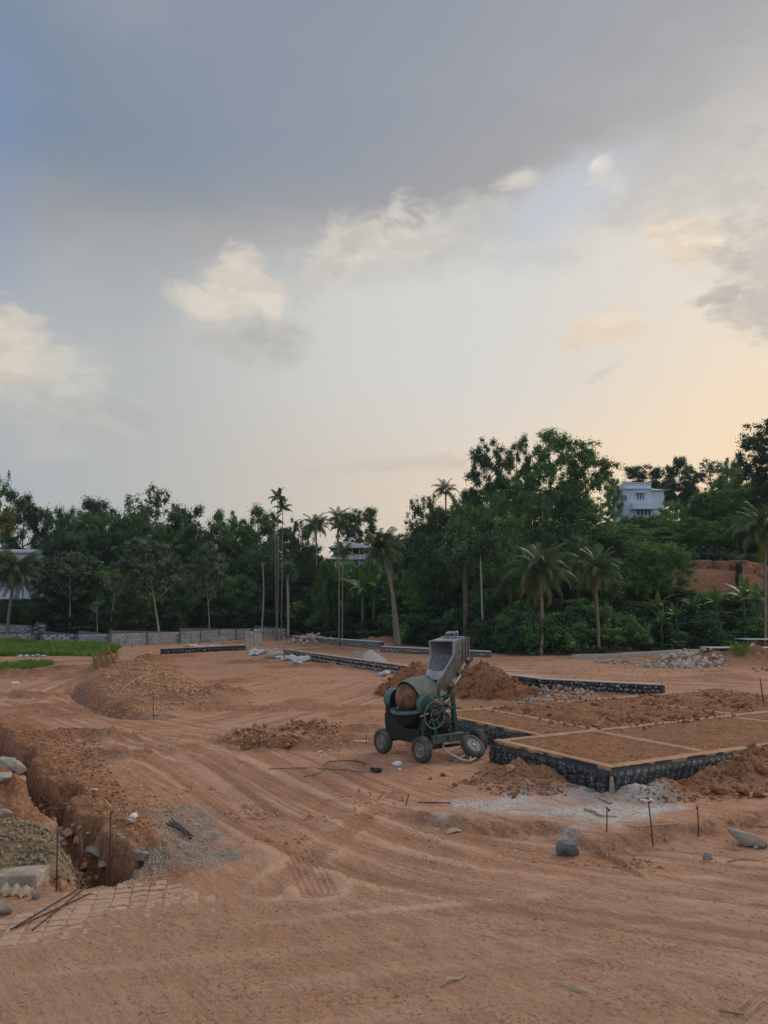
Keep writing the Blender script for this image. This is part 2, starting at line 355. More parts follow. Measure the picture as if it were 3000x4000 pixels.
def lands(x, y):                         # height of the built sheet (bilinear between its own vertices)
    r = np.clip(np.hypot(x, y), GRID['rr'][0], GRID['rr'][-2]); a = np.arctan2(x, y)
    rr, an, Z = GRID['rr'], GRID['ang'], GRID['Z']
    i = np.clip(np.searchsorted(rr, r)-1, 0, len(rr)-2); j = np.clip(np.searchsorted(an, a)-1, 0, len(an)-2)
    u = (r-rr[i])/(rr[i+1]-rr[i]); v = (a-an[j])/(an[j+1]-an[j])
    return (Z[i, j]*(1-v)+Z[i, j+1]*v)*(1-u)+(Z[i+1, j]*(1-v)+Z[i+1, j+1]*v)*u
def hz(x, y): return float(lands(np.array([x]), np.array([y]))[0])
def hzs(pts): a = np.array(pts, float).reshape(-1, 2); return lands(a[:, 0], a[:, 1])

# ------------------------------------------------------------------ object helpers
def tag(o, label=None, cat=None, group=None, kind=None):
    if label: o['label'] = label
    if cat: o['category'] = cat
    if group: o['group'] = group
    if kind: o['kind'] = kind
    return o
def mesh_obj(name, me, mat=None, parent=None, loc=None, rot=None, scale=None):
    o = bpy.data.objects.new(name, me); COL.objects.link(o)
    if mat is not None and len(me.materials) == 0: me.materials.append(mat)
    if parent is not None: o.parent = parent
    if loc is not None: o.location = loc
    if rot is not None: o.rotation_euler = rot
    if scale is not None: o.scale = scale if isinstance(scale, (tuple, list, Vector)) else (scale,)*3
    return o
def empty(name, loc=(0, 0, 0), rz=0., label=None, cat=None, group=None):
    o = bpy.data.objects.new(name, None); COL.objects.link(o); o.location = loc; o.rotation_euler = (0, 0, rz)
    o.empty_display_size = .2
    return tag(o, label, cat, group)
def raw_mesh(name, verts, faces, smooth=False):
    me = bpy.data.meshes.new(name); me.from_pydata([tuple(v) for v in verts], [], faces)
    if smooth: me.polygons.foreach_set('use_smooth', [True]*len(me.polygons))
    me.update(); return me
def np_mesh(name, V, F, smooth=False):   # V (n,3), F (m,k)
    V = np.asarray(V, np.float32); F = np.asarray(F, np.int32); m, k = F.shape
    me = bpy.data.meshes.new(name); me.vertices.add(len(V)); me.vertices.foreach_set('co', V.ravel())
    me.loops.add(m*k); me.loops.foreach_set('vertex_index', F.ravel())
    me.polygons.add(m); me.polygons.foreach_set('loop_start', np.arange(0, m*k, k, dtype=np.int32))
    if smooth: me.polygons.foreach_set('use_smooth', np.ones(m, bool))
    me.update(calc_edges=True); return me
def vattr(me, name, arr):
    a = me.attributes.new(name, 'FLOAT', 'POINT'); a.data.foreach_set('value', np.asarray(arr, np.float32))
def fattr(me, name, arr):
    a = me.attributes.new(name, 'FLOAT', 'FACE'); a.data.foreach_set('value', np.asarray(arr, np.float32))
class MB:
    def __init__(s): s.v = []; s.f = []; s.sm = []
    def addm(s, V, F, smooth=False):
        b = len(s.v); s.v += [tuple(p) for p in V]; s.f += [tuple(i+b for i in f) for f in F]; s.sm += [smooth]*len(F); return s
    def box(s, c, d, rot=None, bev=0.):
        c = Vector(c); hx, hy, hz_ = d[0]/2, d[1]/2, d[2]/2
        M = rot if rot is not None else Matrix.Identity(3)
        if bev <= 0:
            V = [c+M@Vector((a*hx, b*hy, e*hz_)) for a in (-1, 1) for b in (-1, 1) for e in (-1, 1)]
            return s.addm(V, [(0, 1, 3, 2), (4, 6, 7, 5), (0, 4, 5, 1), (2, 3, 7, 6), (0, 2, 6, 4), (1, 5, 7, 3)])
        bm = bmesh.new(); bmesh.ops.create_cube(bm, size=1)
        for v in bm.verts: v.co = Vector((v.co.x*d[0], v.co.y*d[1], v.co.z*d[2]))
        bmesh.ops.bevel(bm, geom=bm.edges[:], offset=bev, segments=1, affect='EDGES', profile=.5)
        bm.verts.index_update(); V = [c+M@v.co for v in bm.verts]; F = [[v.index for v in f.verts] for f in bm.faces]; bm.free()
        return s.addm(V, F)
    def tube(s, pts, r, n=8, cap=True, smooth=True):
        pts = [Vector(p) for p in pts]; rs = r if isinstance(r, (list, tuple)) else [r]*len(pts)
        V = []; F = []; up = None
        for i, p in enumerate(pts):
            t = (pts[min(i+1, len(pts)-1)]-pts[max(i-1, 0)]).normalized()
            if up is None: up = Vector((0, 0, 1)) if abs(t.z) < .9 else Vector((1, 0, 0))
            a = t.cross(up).normalized(); b = a.cross(t).normalized(); up = b
            V += [p+(a*math.cos(2*math.pi*k/n)+b*math.sin(2*math.pi*k/n))*rs[i] for k in range(n)]
        for i in range(len(pts)-1):
            for k in range(n): F.append((i*n+k, i*n+(k+1) % n, (i+1)*n+(k+1) % n, (i+1)*n+k))
        if cap: F.append(tuple(range(n-1, -1, -1))); F.append(tuple((len(pts)-1)*n+k for k in range(n)))
        return s.addm(V, F, smooth)
    def bar(s, a, b, w, h, up=(0, 0, 1)):
        a = Vector(a); b = Vector(b); t = (b-a); L = t.length; t.normalize(); u = Vector(up)
        x = t.cross(u).normalized(); z = x.cross(t).normalized()
        return s.box((a+b)/2, (L, w, h), Matrix((t, x, z)).transposed())
    def lathe(s, prof, n=24, M=None, smooth=True, a0=0., a1=2*math.pi):   # prof: (r, z); axis local z
        full = abs(a1-a0-2*math.pi) < 1e-6; k_ = n if full else n+1; V = []; F = []
        for (r, z) in prof:
            for k in range(k_):
                t = a0+(a1-a0)*k/n; p = Vector((r*math.cos(t), r*math.sin(t), z)); V.append(M@p if M is not None else p)
        for i in range(len(prof)-1):
            for k in range(n):
                k2 = (k+1) % k_ if full else k+1
                F.append((i*k_+k, i*k_+k2, (i+1)*k_+k2, (i+1)*k_+k))
        return s.addm(V, F, smooth)
    def prism(s, poly, M, t):            # polygon in the local xy plane, thickness t along local z (centred)
        n = len(poly); V = [M@Vector((x, y, -t/2)) for x, y in poly]+[M@Vector((x, y, t/2)) for x, y in poly]
        F = [tuple(range(n-1, -1, -1)), tuple(range(n, 2*n))]+[(i, (i+1) % n, n+(i+1) % n, n+i) for i in range(n)]
        return s.addm(V, F)
    def mesh(s, name):
        me = raw_mesh(name, s.v, s.f); me.polygons.foreach_set('use_smooth', s.sm); return me
    def build(s, name, mat, parent=None, loc=None, rot=None):
        return mesh_obj(name, s.mesh(name), mat, parent, loc, rot)
def frame3(o, x, y, z=None):             # matrix with origin and axes
    x = Vector(x).normalized(); y = Vector(y).normalized(); z = Vector(z).normalized() if z is not None else x.cross(y).normalized()
    M = Matrix((x, y, z)).transposed().to_4x4(); M.translation = Vector(o); return M
MATS = {}
def material(name, fn, rough=.8, spec=.3):
    if name in MATS: return MATS[name]
    m = bpy.data.materials.new(name); m.use_nodes = True; t = m.node_tree; t.nodes.clear(); gg = G(t)
    b = gg.node('ShaderNodeBsdfPrincipled', ins={'Roughness': rough, 'Specular IOR Level': spec})
    out = gg.node('ShaderNodeOutputMaterial')
    r = fn(gg, b)
    gg.t.links.new(r if r is not None else b.outputs[0], out.inputs[0]); MATS[name] = m; return m
def simple(name, c1, c2, scale=8., bump=.3, dist=.01, rough=.8, spec=.3, metal=0., detail=5, stops=(.35, .65)):
    def fn(gg, b):
        o = gg.obj(); n = gg.noise(o, scale, detail, .6)
        gg.put(b.inputs['Base Color'], gg.ramp(n, [(stops[0], c1), (stops[1], c2)])); b.inputs['Metallic'].default_value = metal
        if bump: gg.put(b.inputs['Normal'], gg.bump(gg.noise(o, scale*5, 4, .6), bump, dist))
    return material(name, fn, rough, spec)

# ------------------------------------------------------------------ ground sheet
def m_ground(gg, b):
    p = gg.pos(); soil = gg.attr('soil'); grey = gg.attr('grey'); pale = gg.attr('pale'); trk = gg.attr('track'); wild = gg.attr('wild'); trench_in = gg.attr('trench_in')
    big = gg.noise(p, .35, 4, .55); mid = gg.noise(p, 2.2, 5, .6); fine = gg.noise(p, 14., 5, .65); grit = gg.noise(p, 70., 3, .6)
    rot = gg.node('ShaderNodeVectorRotate', rotation_type='Z_AXIS', ins={0: p, 'Angle': R(52)}).outputs[0]
    sA = gg.noise(gg.vscale(p, (.55, 3.6, 1)), 1.5, 5, .65); sB = gg.noise(gg.vscale(rot, (.5, 3.4, 1)), 2.6, 5, .65)
    yq = gg.node('ShaderNodeSeparateXYZ', ins={0: p}).outputs[1]
    strk = gg.m('MULTIPLY_ADD', gg.step(yq, 17., 26.), gg.sub(sA, sB), sB)
    spk = gg.mul(gg.step(gg.noise(p, 19., 3, .62), .55, .66), gg.step(gg.noise(p, 1.3, 4, .65), .38, .62))
    spk = gg.m('MAXIMUM', spk, gg.step(gg.noise(p, 8., 4, .7), .64, .72))
    dust = gg.mix(gg.step(big, .35, .68), (0.414, 0.212, 0.128), (0.482, 0.271, 0.180))
    dust = gg.mix(gg.mul(gg.step(mid, .42, .7), .5), dust, (0.383, 0.192, 0.107))
    dust = gg.mix(gg.step(strk, .47, .34, 0., .85), dust, (0.282, 0.140, 0.082)); dust = gg.mix(gg.step(strk, .53, .66, 0., .75), dust, (0.570, 0.358, 0.249))
    dust = gg.mix(gg.mul(gg.step(fine, .52, .70), .6), dust, (0.565, 0.348, 0.249)); dust = gg.mix(gg.mul(gg.step(fine, .46, .32), .6), dust, (0.282, 0.144, 0.085))
    dust = gg.mix(gg.mul(spk, .55), dust, (0.155, 0.072, 0.039))
    yy = gg.node('ShaderNodeSeparateXYZ', ins={0: p}).outputs[1]
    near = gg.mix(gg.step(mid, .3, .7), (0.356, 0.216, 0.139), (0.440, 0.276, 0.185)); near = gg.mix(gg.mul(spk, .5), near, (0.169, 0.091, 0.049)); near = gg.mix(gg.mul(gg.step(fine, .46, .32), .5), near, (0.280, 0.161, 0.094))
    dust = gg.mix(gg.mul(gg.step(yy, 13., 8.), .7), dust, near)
    so = gg.mix(gg.step(mid, .3, .7), (0.206, 0.090, 0.042), (0.306, 0.153, 0.083)); so = gg.mix(gg.mul(gg.step(fine, .5, .66), .8), so, (0.382, 0.223, 0.137)); so = gg.mix(gg.mul(gg.step(fine, .47, .34), .8), so, (0.092, 0.041, 0.020)); so = gg.mix(gg.mul(spk, .7), so, (0.092, 0.041, 0.020))
    c = gg.mix(gg.mul(soil, gg.step(fine, .1, .5, .75, 1.)), dust, so)
    gr = gg.mix(gg.step(gg.voro(p, 42.), .15, .6), (.27, .255, .235), (.14, .135, .13))
    c = gg.mix(gg.mul(grey, gg.step(grit, .25, .55, .5, 1.)), c, gr)
    pc = gg.mix(gg.step(mid, .3, .7), (.44, .425, .415), (.58, .56, .54)); pc = gg.mix(gg.mul(gg.step(fine, .5, .36), .7), pc, (.24, .20, .17))
    c = gg.mix(gg.mul(pale, gg.step(fine, .25, .6, .45, 1.)), c, pc)
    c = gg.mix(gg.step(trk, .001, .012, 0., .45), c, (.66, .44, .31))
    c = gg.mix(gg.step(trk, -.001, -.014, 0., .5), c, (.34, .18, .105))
    c = gg.mix(gg.mul(gg.step(gg.voro(p, 9.), .16, .05), gg.step(mid, .5, .6)), c, (.24, .12, .065))
    wc = gg.mix(gg.step(mid, .35, .65), (.05, .045, .025), (.09, .06, .035)); wc = gg.mix(gg.step(big, .5, .7), wc, (.04, .055, .02))
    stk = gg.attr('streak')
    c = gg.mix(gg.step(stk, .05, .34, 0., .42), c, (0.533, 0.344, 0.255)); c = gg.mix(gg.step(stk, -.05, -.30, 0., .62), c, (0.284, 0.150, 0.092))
    c = gg.mix(gg.mul(trench_in, gg.step(mid, .2, .6, .6, 1.)), c, gg.mix(gg.step(fine, .4, .62), (.085, .045, .028), (.21, .12, .075)))  # darker brown soil colour inside the trench, following its depth
    c = gg.mix(wild, c, wc)
    c = gg.mix(gg.attr('bank'), c, gg.mix(gg.step(mid, .3, .7), (.30, .14, .08), (.40, .21, .125)))
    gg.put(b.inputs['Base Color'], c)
    h = gg.add(gg.mul(mid, .9), gg.add(gg.mul(fine, .5), gg.mul(grit, .12)))
    h = gg.add(h, gg.mul(gg.mul(gg.step(gg.voro(p, 9.), .25, 0.), gg.step(mid, .45, .6)), .35))
    h = gg.add(h, gg.mad(spk, -.18, gg.mul(strk, .5)))
    h = gg.add(h, gg.mul(soil, gg.mul(gg.noise(p, 6., 5, .7), .9)))
    gg.put(b.inputs['Normal'], gg.bump(h, .8, .075))
M_GROUND = material('laterite_ground', m_ground, .95, .1)
def build_ground():
    A = list(np.radians(np.arange(-31, 31.01, .105))); a = 31.3; st = .3; side = []
    while a < 180: side.append(a); st = min(st*1.25, 6.); a += st
    ang = np.array([-R(q) for q in side[::-1]]+A+[R(q) for q in side]+[math.pi])
    rr = [.6]; 
    while rr[-1] < 900:
        r = rr[-1]; dr = .05 if r < 5 else min(max(r*r*.00072, .022), max(.0048*r, .045))
        if r > 130: dr = .05*r
        rr.append(r+dr)
    rr = np.array(rr); RRR, AA = np.meshgrid(rr, ang, indexing='ij')
    X = (RRR*np.sin(AA)).ravel(); Y = (RRR*np.cos(AA)).ravel()
    z, soil, grey, pale, trk, site, trench_in, stk = land(X, Y, True)
    GRID.update(rr=rr, ang=ang, Z=z.reshape(len(rr), len(ang)))
    nr, na = len(rr), len(ang); V = np.column_stack([X, Y, z])
    i = np.arange(nr-1)[:, None]*na; j = np.arange(na)[None, :]; j2 = (j+1) % na
    F = np.stack([i+j, i+na+j, i+na+j2, i+j2], -1).reshape(-1, 4)[:, ::-1]
    V = np.vstack([V, [[0, 0, z[0]]]])
    me = np_mesh('ground', V, F, True)
    ext = lambda a_: np.append(a_, 0)
    bankm = np.exp(-((X-37.)/5.8)**6)*sstep(Y, 80.5, 82)*(1-sstep(Y, 83.5, 84.5))
    for n_, a_ in (('soil', soil), ('grey', grey), ('pale', pale), ('track', trk), ('wild', 1-site), ('bank', bankm), ('trench_in', trench_in), ('streak', stk)): vattr(me, n_, ext(a_))
    o = mesh_obj('ground', me, M_GROUND); tag(o, kind='structure'); return o
build_ground()

# ------------------------------------------------------------------ evening haze
def haze():
    m = bpy.data.materials.new('evening_haze'); m.use_nodes = True; t = m.node_tree; t.nodes.clear(); gg = G(t)
    v = gg.node('ShaderNodeVolumePrincipled', ins={'Color': (.72, .85, 1., 1), 'Density': .00022, 'Anisotropy': .1}); o = gg.node('ShaderNodeOutputMaterial'); t.links.new(v.outputs[0], o.inputs['Volume'])
    mb = MB(); mb.box((0, 0, 29.), (2100, 2100, 63.)); ob = mb.build('haze', m); tag(ob, kind='stuff'); ob.display_type = 'WIRE'
haze()
# ------------------------------------------------------------------ stones: angular hulls, shared meshes
def hull_mesh(name, seed, flat=.75, n=13, smooth=False, jag=.25):
    rnd = random.Random(seed); bm = bmesh.new()
    for i in range(n):
        v = Vector((rnd.gauss(0, 1), rnd.gauss(0, 1), rnd.gauss(0, 1))).normalized()*(1+rnd.uniform(-jag, jag))
        bm.verts.new((v.x*.5, v.y*.5*rnd.uniform(.8, 1), v.z*.5*flat))
    r = bmesh.ops.convex_hull(bm, input=bm.verts[:])
    bmesh.ops.delete(bm, geom=[e for e in r['geom_interior'] if isinstance(e, bmesh.types.BMVert)], context='VERTS')
    bmesh.ops.recalc_face_normals(bm, faces=bm.faces[:])
    me = bpy.data.meshes.new(name); bm.to_mesh(me); bm.free(); return me
def rough_rock(name, seed, sx, sy, sz, sub=3, amp=.10, fr=1.6):
    rnd = random.Random(seed*7+1); bm = bmesh.new()
    for i in range(15):                  # broken stone: a hull of points on a blocky body, then roughened faces
        v = Vector((rnd.uniform(-1, 1), rnd.uniform(-1, 1), rnd.uniform(-1, 1))); v = v.normalized()*(.42+.14*max(abs(v.x), abs(v.y), abs(v.z))*rnd.uniform(.6, 1.2))
        bm.verts.new(v)
    r = bmesh.ops.convex_hull(bm, input=bm.verts[:]); bmesh.ops.delete(bm, geom=[e for e in r['geom_interior'] if isinstance(e, bmesh.types.BMVert)], context='VERTS')
    bmesh.ops.recalc_face_normals(bm, faces=bm.faces[:]); bmesh.ops.bevel(bm, geom=bm.edges[:], offset=.03, segments=1, affect='EDGES', profile=.5)
    bmesh.ops.triangulate(bm, faces=bm.faces[:]); bmesh.ops.subdivide_edges(bm, edges=[e for e in bm.edges if e.calc_length() > .1], cuts=2 if sub > 2 else 1, use_grid_fill=True)
    off = rnd.uniform(0, 50)
    for v in bm.verts:
        c = v.co; k = float(fbm(c.x*fr*4+off, c.y*fr*4+c.z*5.3, 3, seed % 20))*amp; c = c*(1+k); v.co = Vector((c.x*sx, c.y*sy, c.z*sz))
    me = bpy.data.meshes.new(name); bm.to_mesh(me); bm.free()
    return me
def m_stone(name, c1, c2, c3=None, rough=.9):
    def fn(gg, b):
        o = gg.obj(); rd = gg.node('ShaderNodeObjectInfo').outputs['Random']
        p = gg.node('ShaderNodeVectorMath', operation='ADD', ins={0: o}); cb = gg.node('ShaderNodeCombineXYZ', ins={0: gg.mul(rd, 40.), 1: gg.mul(rd, 17.)}); gg.put(p.inputs[1], cb.outputs[0]); p = p.outputs[0]
        n = gg.noise(p, 5., 5, .65); c = gg.mix(gg.step(n, .35, .65), c1, c2)
        c = gg.mix(gg.step(gg.m('FRACT', gg.mul(rd, 7.3)), .3, 1., 0., .6), c, c3 or c2)
        gg.put(b.inputs['Base Color'], c); gg.put(b.inputs['Normal'], gg.bump(gg.noise(p, 22., 4, .65), .6, .012))
    return material(name, fn, rough, .2)
M_RUB = m_stone('pale_rubble', (.34, .29, .23), (.46, .41, .35), (.30, .20, .13))
M_RUBG = m_stone('grey_rubble', (.40, .36, .31), (.56, .52, .46), (.42, .33, .24))
M_CLOD = m_stone('soil_clod', (0.223, 0.089, 0.038), (0.335, 0.151, 0.070), (0.279, 0.134, 0.066))
M_TAN = m_stone('tan_clod', (0.408, 0.220, 0.115), (0.504, 0.297, 0.170), (0.360, 0.176, 0.085))
M_DARKR = m_stone('dark_boulder', (.10, .11, .12), (.17, .18, .19), (.13, .14, .15))
M_GREYB = m_stone('grey_boulder', (.24, .20, .175), (.34, .29, .25), (.28, .24, .21))
M_PALEB = m_stone('pale_boulder', (0.327, 0.295, 0.250), (0.447, 0.410, 0.359), (0.292, 0.221, 0.156))
M_PEB = m_stone('gravel_pebble', (.25, .185, .12), (.37, .295, .205), (.29, .21, .135))
ROCKS = [hull_mesh('stone', 100+i, .6+.08*(i % 4), 12+i % 4) for i in range(8)]
RS = random.Random(5)
def rock_with(mat):
    out = []
    for m in ROCKS: c = m.copy(); c.materials.clear(); c.materials.append(mat); out.append(c)
    return out
R_RUB, R_RUBG, R_CLOD, R_TAN, R_PEB = [rock_with(m) for m in (M_RUB, M_RUBG, M_CLOD, M_TAN, M_PEB)]
def rnd_rot(): return (RS.uniform(0, 6.28), RS.uniform(-.6, .6), RS.uniform(0, 6.28))
def place_stones(name, label, cat, group, spots, meshes):      # spots: x, y, z, size
    for (x, y, z, s) in spots:
        o = mesh_obj(name, RS.choice(meshes), None, None, (x, y, z), rnd_rot(), (s*RS.uniform(.8, 1.35), s*RS.uniform(.75, 1.1), s*RS.uniform(.7, 1.)))
        tag(o, label, cat, group)
def stone_cloud(name, spots, meshes, mat, label=None, n_parent=None):   # many small ones joined: stuff
    tv, tf, off = [], [], 0; base = []
    for m in meshes:
        v = np.array([q.co[:] for q in m.vertices]); f = np.array([list(p.vertices) for p in m.polygons]); base.append((v, f))
    for (x, y, z, s) in spots:
        v, f = base[RS.randrange(len(base))]
        q = Quaternion((RS.gauss(0, 1), RS.gauss(0, 1), RS.gauss(0, 1), RS.gauss(0, 1))).normalized().to_matrix()
        tv.append((v*s*np.array([RS.uniform(.8, 1.3), RS.uniform(.8, 1.2), RS.uniform(.7, 1.)]))@np.array(q).T+np.array([x, y, z])); tf.append(f+off); off += len(v)
    me = np_mesh(name, np.vstack(tv), np.vstack(tf)); o = mesh_obj(name, me, mat, n_parent); tag(o, label, None, None, 'stuff'); return o

# ------------------------------------------------------------------ concrete mixer with raised hopper
M_GREEN = simple('green_paint', (.010, .048, .036), (.022, .088, .066), 6., .15, .004, .5, .4)
M_GREENL = simple('worn_teal_paint', (.055, .13, .128), (.11, .185, .18), 9., .15, .004, .5, .4)
M_GREEND = simple('grimy_green_paint', (.008, .014, .013), (.014, .030, .027), 5., .3, .006, .6, .35)
M_POST = simple('leaf_green_paint', (.012, .065, .045), (.035, .11, .075), 14., .2, .004, .5, .4)
M_BLACKM = simple('oily_black_steel', (.012, .012, .012), (.03, .028, .025), 12., .2, .004, .5, .4)
M_IRON = simple('bare_worn_iron', (.12, .115, .10), (.24, .22, .19), 14., .2, .004, .5, .5, .3)
M_PIPE = simple('pale_dusty_pipe', (.38, .34, .29), (.55, .50, .43), 9., .1, .003, .6, .3)
M_CHROME = simple('chrome_ram', (.6, .6, .6), (.8, .8, .8), 9., 0, .003, .2, .5, 1.)
M_TYRE = simple('dusty_tyre_rubber', (.055, .055, .053), (.135, .13, .118), 5., .2, .006, .85, .2)
M_RIM = simple('grey_rusty_rim', (.17, .16, .145), (.33, .31, .275), 11., .3, .006, .6, .4)
M_RIMG = simple('pale_green_rim', (.24, .27, .23), (.38, .40, .35), 11., .3, .006, .6, .4)
def m_dome(gg, b):
    o = gg.obj(); n = gg.noise(o, 3.2, 5, .6, .4); f = gg.noise(o, 13., 5, .65)
    c = gg.ramp(n, [(.3, (.05, .035, .026)), (.45, (.17, .085, .05)), (.58, (.29, .155, .09)), (.72, (.22, .15, .115))])
    c = gg.mix(gg.step(f, .52, .7, 0., .6), c, (.06, .055, .055)); gg.put(b.inputs['Base Color'], c)
    gg.put(b.inputs['Roughness'], gg.lin(f, .3, .7, .38, .6)); b.inputs['Metallic'].default_value = .35
    gg.put(b.inputs['Normal'], gg.bump(f, .25, .006))
M_DOME = material('rusty_copper_steel', m_dome, .5, .4)
def m_hop(gg, b):
    o = gg.obj(); n = gg.noise(o, 4., 5, .6); s = gg.noise(gg.vscale(o, (9., 9., 1.2)), 3., 4, .6)
    c = gg.mix(gg.step(n, .35, .65), (.145, .148, .12), (.235, .235, .20)); c = gg.mix(gg.step(s, .5, .7, 0., .6), c, (.30, .30, .27))
    c = gg.mix(gg.step(gg.noise(o, 9., 4, .6), .6, .75, 0., .8), c, (.13, .10, .07)); gg.put(b.inputs['Base Color'], c)
    gg.put(b.inputs['Normal'], gg.bump(n, .2, .01))
M_BEAM = simple('worn_grey_green_beam', (.07, .085, .068), (.15, .165, .135), 9., .2, .005, .6, .35)
M_HOP = material('worn_olive_grey_steel', m_hop, .55, .4)
def m_hopin(gg, b):
    o = gg.obj(); n = gg.noise(o, 5., 5, .6); s = gg.noise(gg.vscale(o, (14., 14., 1.)), 2., 4, .6)
    c = gg.mix(gg.step(n, .35, .7), (.11, .125, .145), (.19, .205, .225)); c = gg.mix(gg.step(s, .55, .72, 0., .7), c, (.36, .38, .40))
    gg.put(b.inputs['Base Color'], c); b.inputs['Metallic'].default_value = .35
M_HOPIN = material('scoured_hopper_steel', m_hopin, .42, .5)
M_LIP = simple('pale_worn_steel_edge', (.27, .285, .30), (.42, .435, .45), 8., .15, .004, .5, .5, .2)

def wheel_parts(parent_wheel, r, w, rim_mat, bolts=5):
    # wheel axis = local y; the outside face looks to -y
    M = Matrix.Rotation(R(90), 4, 'X')          # lathe z -> -y
    t = MB(); hw = w/2; ri = r*.56
    prof = [(ri, -hw*.72), (ri*1.04, -hw*.86), (r*.78, -hw), (r*.93, -hw*.88), (r*.985, -hw*.62), (r, -hw*.4)]
    for g_ in (-.28, 0., .28): prof += [(r, hw*(g_-.06)), (r*.965, hw*(g_-.045)), (r*.965, hw*(g_+.045)), (r, hw*(g_+.06))]
    prof += [(r, hw*.4), (r*.985, hw*.62), (r*.93, hw*.88), (r*.78, hw), (ri*1.04, hw*.86), (ri, hw*.72)]
    t.lathe(prof, 40, M); t.build('tyre', M_TYRE, parent_wheel)
    m = MB()
    prof = [(ri*1.02, -hw*.7), (ri*1.02, hw*.84), (ri*.93, hw*.86), (ri*.87, hw*.5), (ri*.72, hw*.42), (ri*.62, hw*.62), (ri*.50, hw*.66), (ri*.46, hw*.4), (ri*.30, hw*.4), (ri*.28, hw*.8), (ri*.05, hw*.82), (.001, hw*.82)]
    m.lathe(prof, 32, M)
    for k in range(bolts):
        a = 2*math.pi*k/bolts; c = (math.cos(a)*ri*.56, -hw*.66, math.sin(a)*ri*.56)
        m.tube([(c[0], c[1]+.01, c[2]), (c[0], c[1]-.016, c[2])], ri*.065, 6)
    m.build('rim', rim_mat, parent_wheel)
def build_mixer():
    zc = hz(1.107, 18.71)
    root = empty('concrete_mixer', (1.107, 18.71, zc), math.atan2(-.791, .612), 'old green concrete mixer on four tyres with its loading hopper raised', 'concrete mixer')
    # wheels
    for sx in (-1, 1):
        for sy in (-1, 1):
            w = empty('wheel', (sx*.72, sy*.87, .285), 0 if sy < 0 else math.pi); w.parent = root; w.rotation_euler[1] = .3*sx+.5*sy
            wheel_parts(w, .29, .19, M_RIM if sy < 0 else M_RIMG)
    m = MB()
    for sx in (-1, 1): m.tube([(sx*.72, -.8, .285), (sx*.72, .8, .285)], .035, 8)
    m.build('axle', M_BLACKM, root)
    # chassis of channel beams
    m = MB()
    for sx in (-1, 1): m.box((sx*.60, 0, .42), (.08, 1.62, .12))
    for y in (-.66, 0., .66): m.box((0, y, .415), (1.118, .08, .10))
    m.build('chassis', M_GREEND, root)
    m = MB(); m.box((.75, -.12, .47), (.07, .95, .13)); m.box((.75, -.12, .545), (.15, .95, .018)); m.box((.75, -.12, .395), (.15, .95, .018)); m.box((.835, -.1, .47), (.02, .09, .2))
    m.build('front_beam', M_BEAM, root)
    # left (far) side support: tall panel with round top
    x0, yc, zt, rr = -.62, -.60, 1.27, .25
    arc = [(yc+rr*math.cos(a), zt+rr*math.sin(a)) for a in np.linspace(0, math.pi, 18)]
    Mx = lambda x: frame3((x, 0, 0), (0, 1, 0), (0, 0, 1), (1, 0, 0))
    m = MB(); m.prism([(-.22, .48), (yc+rr, zt)]+arc[1:-1]+[(yc-rr, zt), (yc-rr+.02, .36), (-.22, .36)], Mx(x0+.13), .02)
    m.build('side_panel', M_GREEND, root)
    m = MB(); strip = [(yc+(rr+.001)*math.cos(a), zt+(rr+.001)*math.sin(a)) for a in np.linspace(.1, math.pi+.5, 22)]
    for (a, b) in zip(strip[:-1], strip[1:]):
        m.addm([(x0-.10, *a), (x0+.14, *a), (x0+.14, *b), (x0-.10, *b)], [(0, 1, 2, 3)], True)
    m.prism([(yc+rr*.998*math.cos(a), zt+rr*.998*math.sin(a)) for a in np.linspace(0, 2*math.pi, 28, endpoint=False)], Mx(x0-.10), .012)
    m.build('bearing_guard', M_GREENL, root)
    m = MB(); m.box((x0+.02, yc-.16, .82), (.20, .10, .9)); m.box((x0+.02, yc+.22, .78), (.20, .10, .8)); m.build('side_frame', M_GREEND, root)
    # lower skirt between the wheels and mixing bowl
    m = MB(); m.box((-.02, -.84, .53), (1.25, .03, .30)); m.box((-.30, -.855, .80), (.72, .02, .26)); m.build('skirt_plate', M_GREEND, root)
    Mb = frame3((0, -.52, 1.13), (1, 0, 0), (0, .985, .17))
    m = MB(); m.lathe([(.52*math.sin(a), -.54*math.cos(a)*.98) for a in np.linspace(.02, math.pi/2, 12)], 36, Mb); m.build('bowl', M_GREEND, root)
    m = MB(); m.lathe([(.515, -.05), (.56, -.05), (.56, .0), (.41, .018), (.40, -.05)], 44, Mb); m.build('bowl_rim', M_GREENL, root)
    for k in range(12):
        a = math.pi*1.02+k*.17; c = Mb@Vector((.485*math.cos(a), .485*math.sin(a), .012)); d = Mb.to_3x3()@Vector((math.cos(a), math.sin(a), .12))
        if k % 3 == 0: m = MB(); m.bar(c-d*.08, c+d*.08, .012, .018); m.build('rim_rib', M_BLACKM, root)
    # drum: dome toward the viewer's left, cone mouth toward the hopper
    ax = Vector((0, .94, .34)).normalized()
    Md = frame3((0, -.60, 1.36), (1, 0, 0), ax.cross(Vector((1, 0, 0))), ax)
    m = MB(); m.lathe([(.36*math.sin(a), -.38*math.cos(a)) for a in np.linspace(.01, math.pi*.60, 20)], 44, Md); m.build('drum_dome', M_DOME, root)
    m = MB(); m.lathe([(.405, -.05), (.425, -.06), (.432, -.05), (.430, .02), (.405, .20), (.365, .40), (.315, .60), (.302, .60), (.35, .39), (.39, .19), (.412, .02), (.405, -.05)], 48, Md); m.build('drum_mouth', M_HOP, root)
    m = MB(); m.lathe([(.30, .25), (.02, .24), (.001, .24)], 24, Md); m.build('drum_inside', M_BLACKM, root)
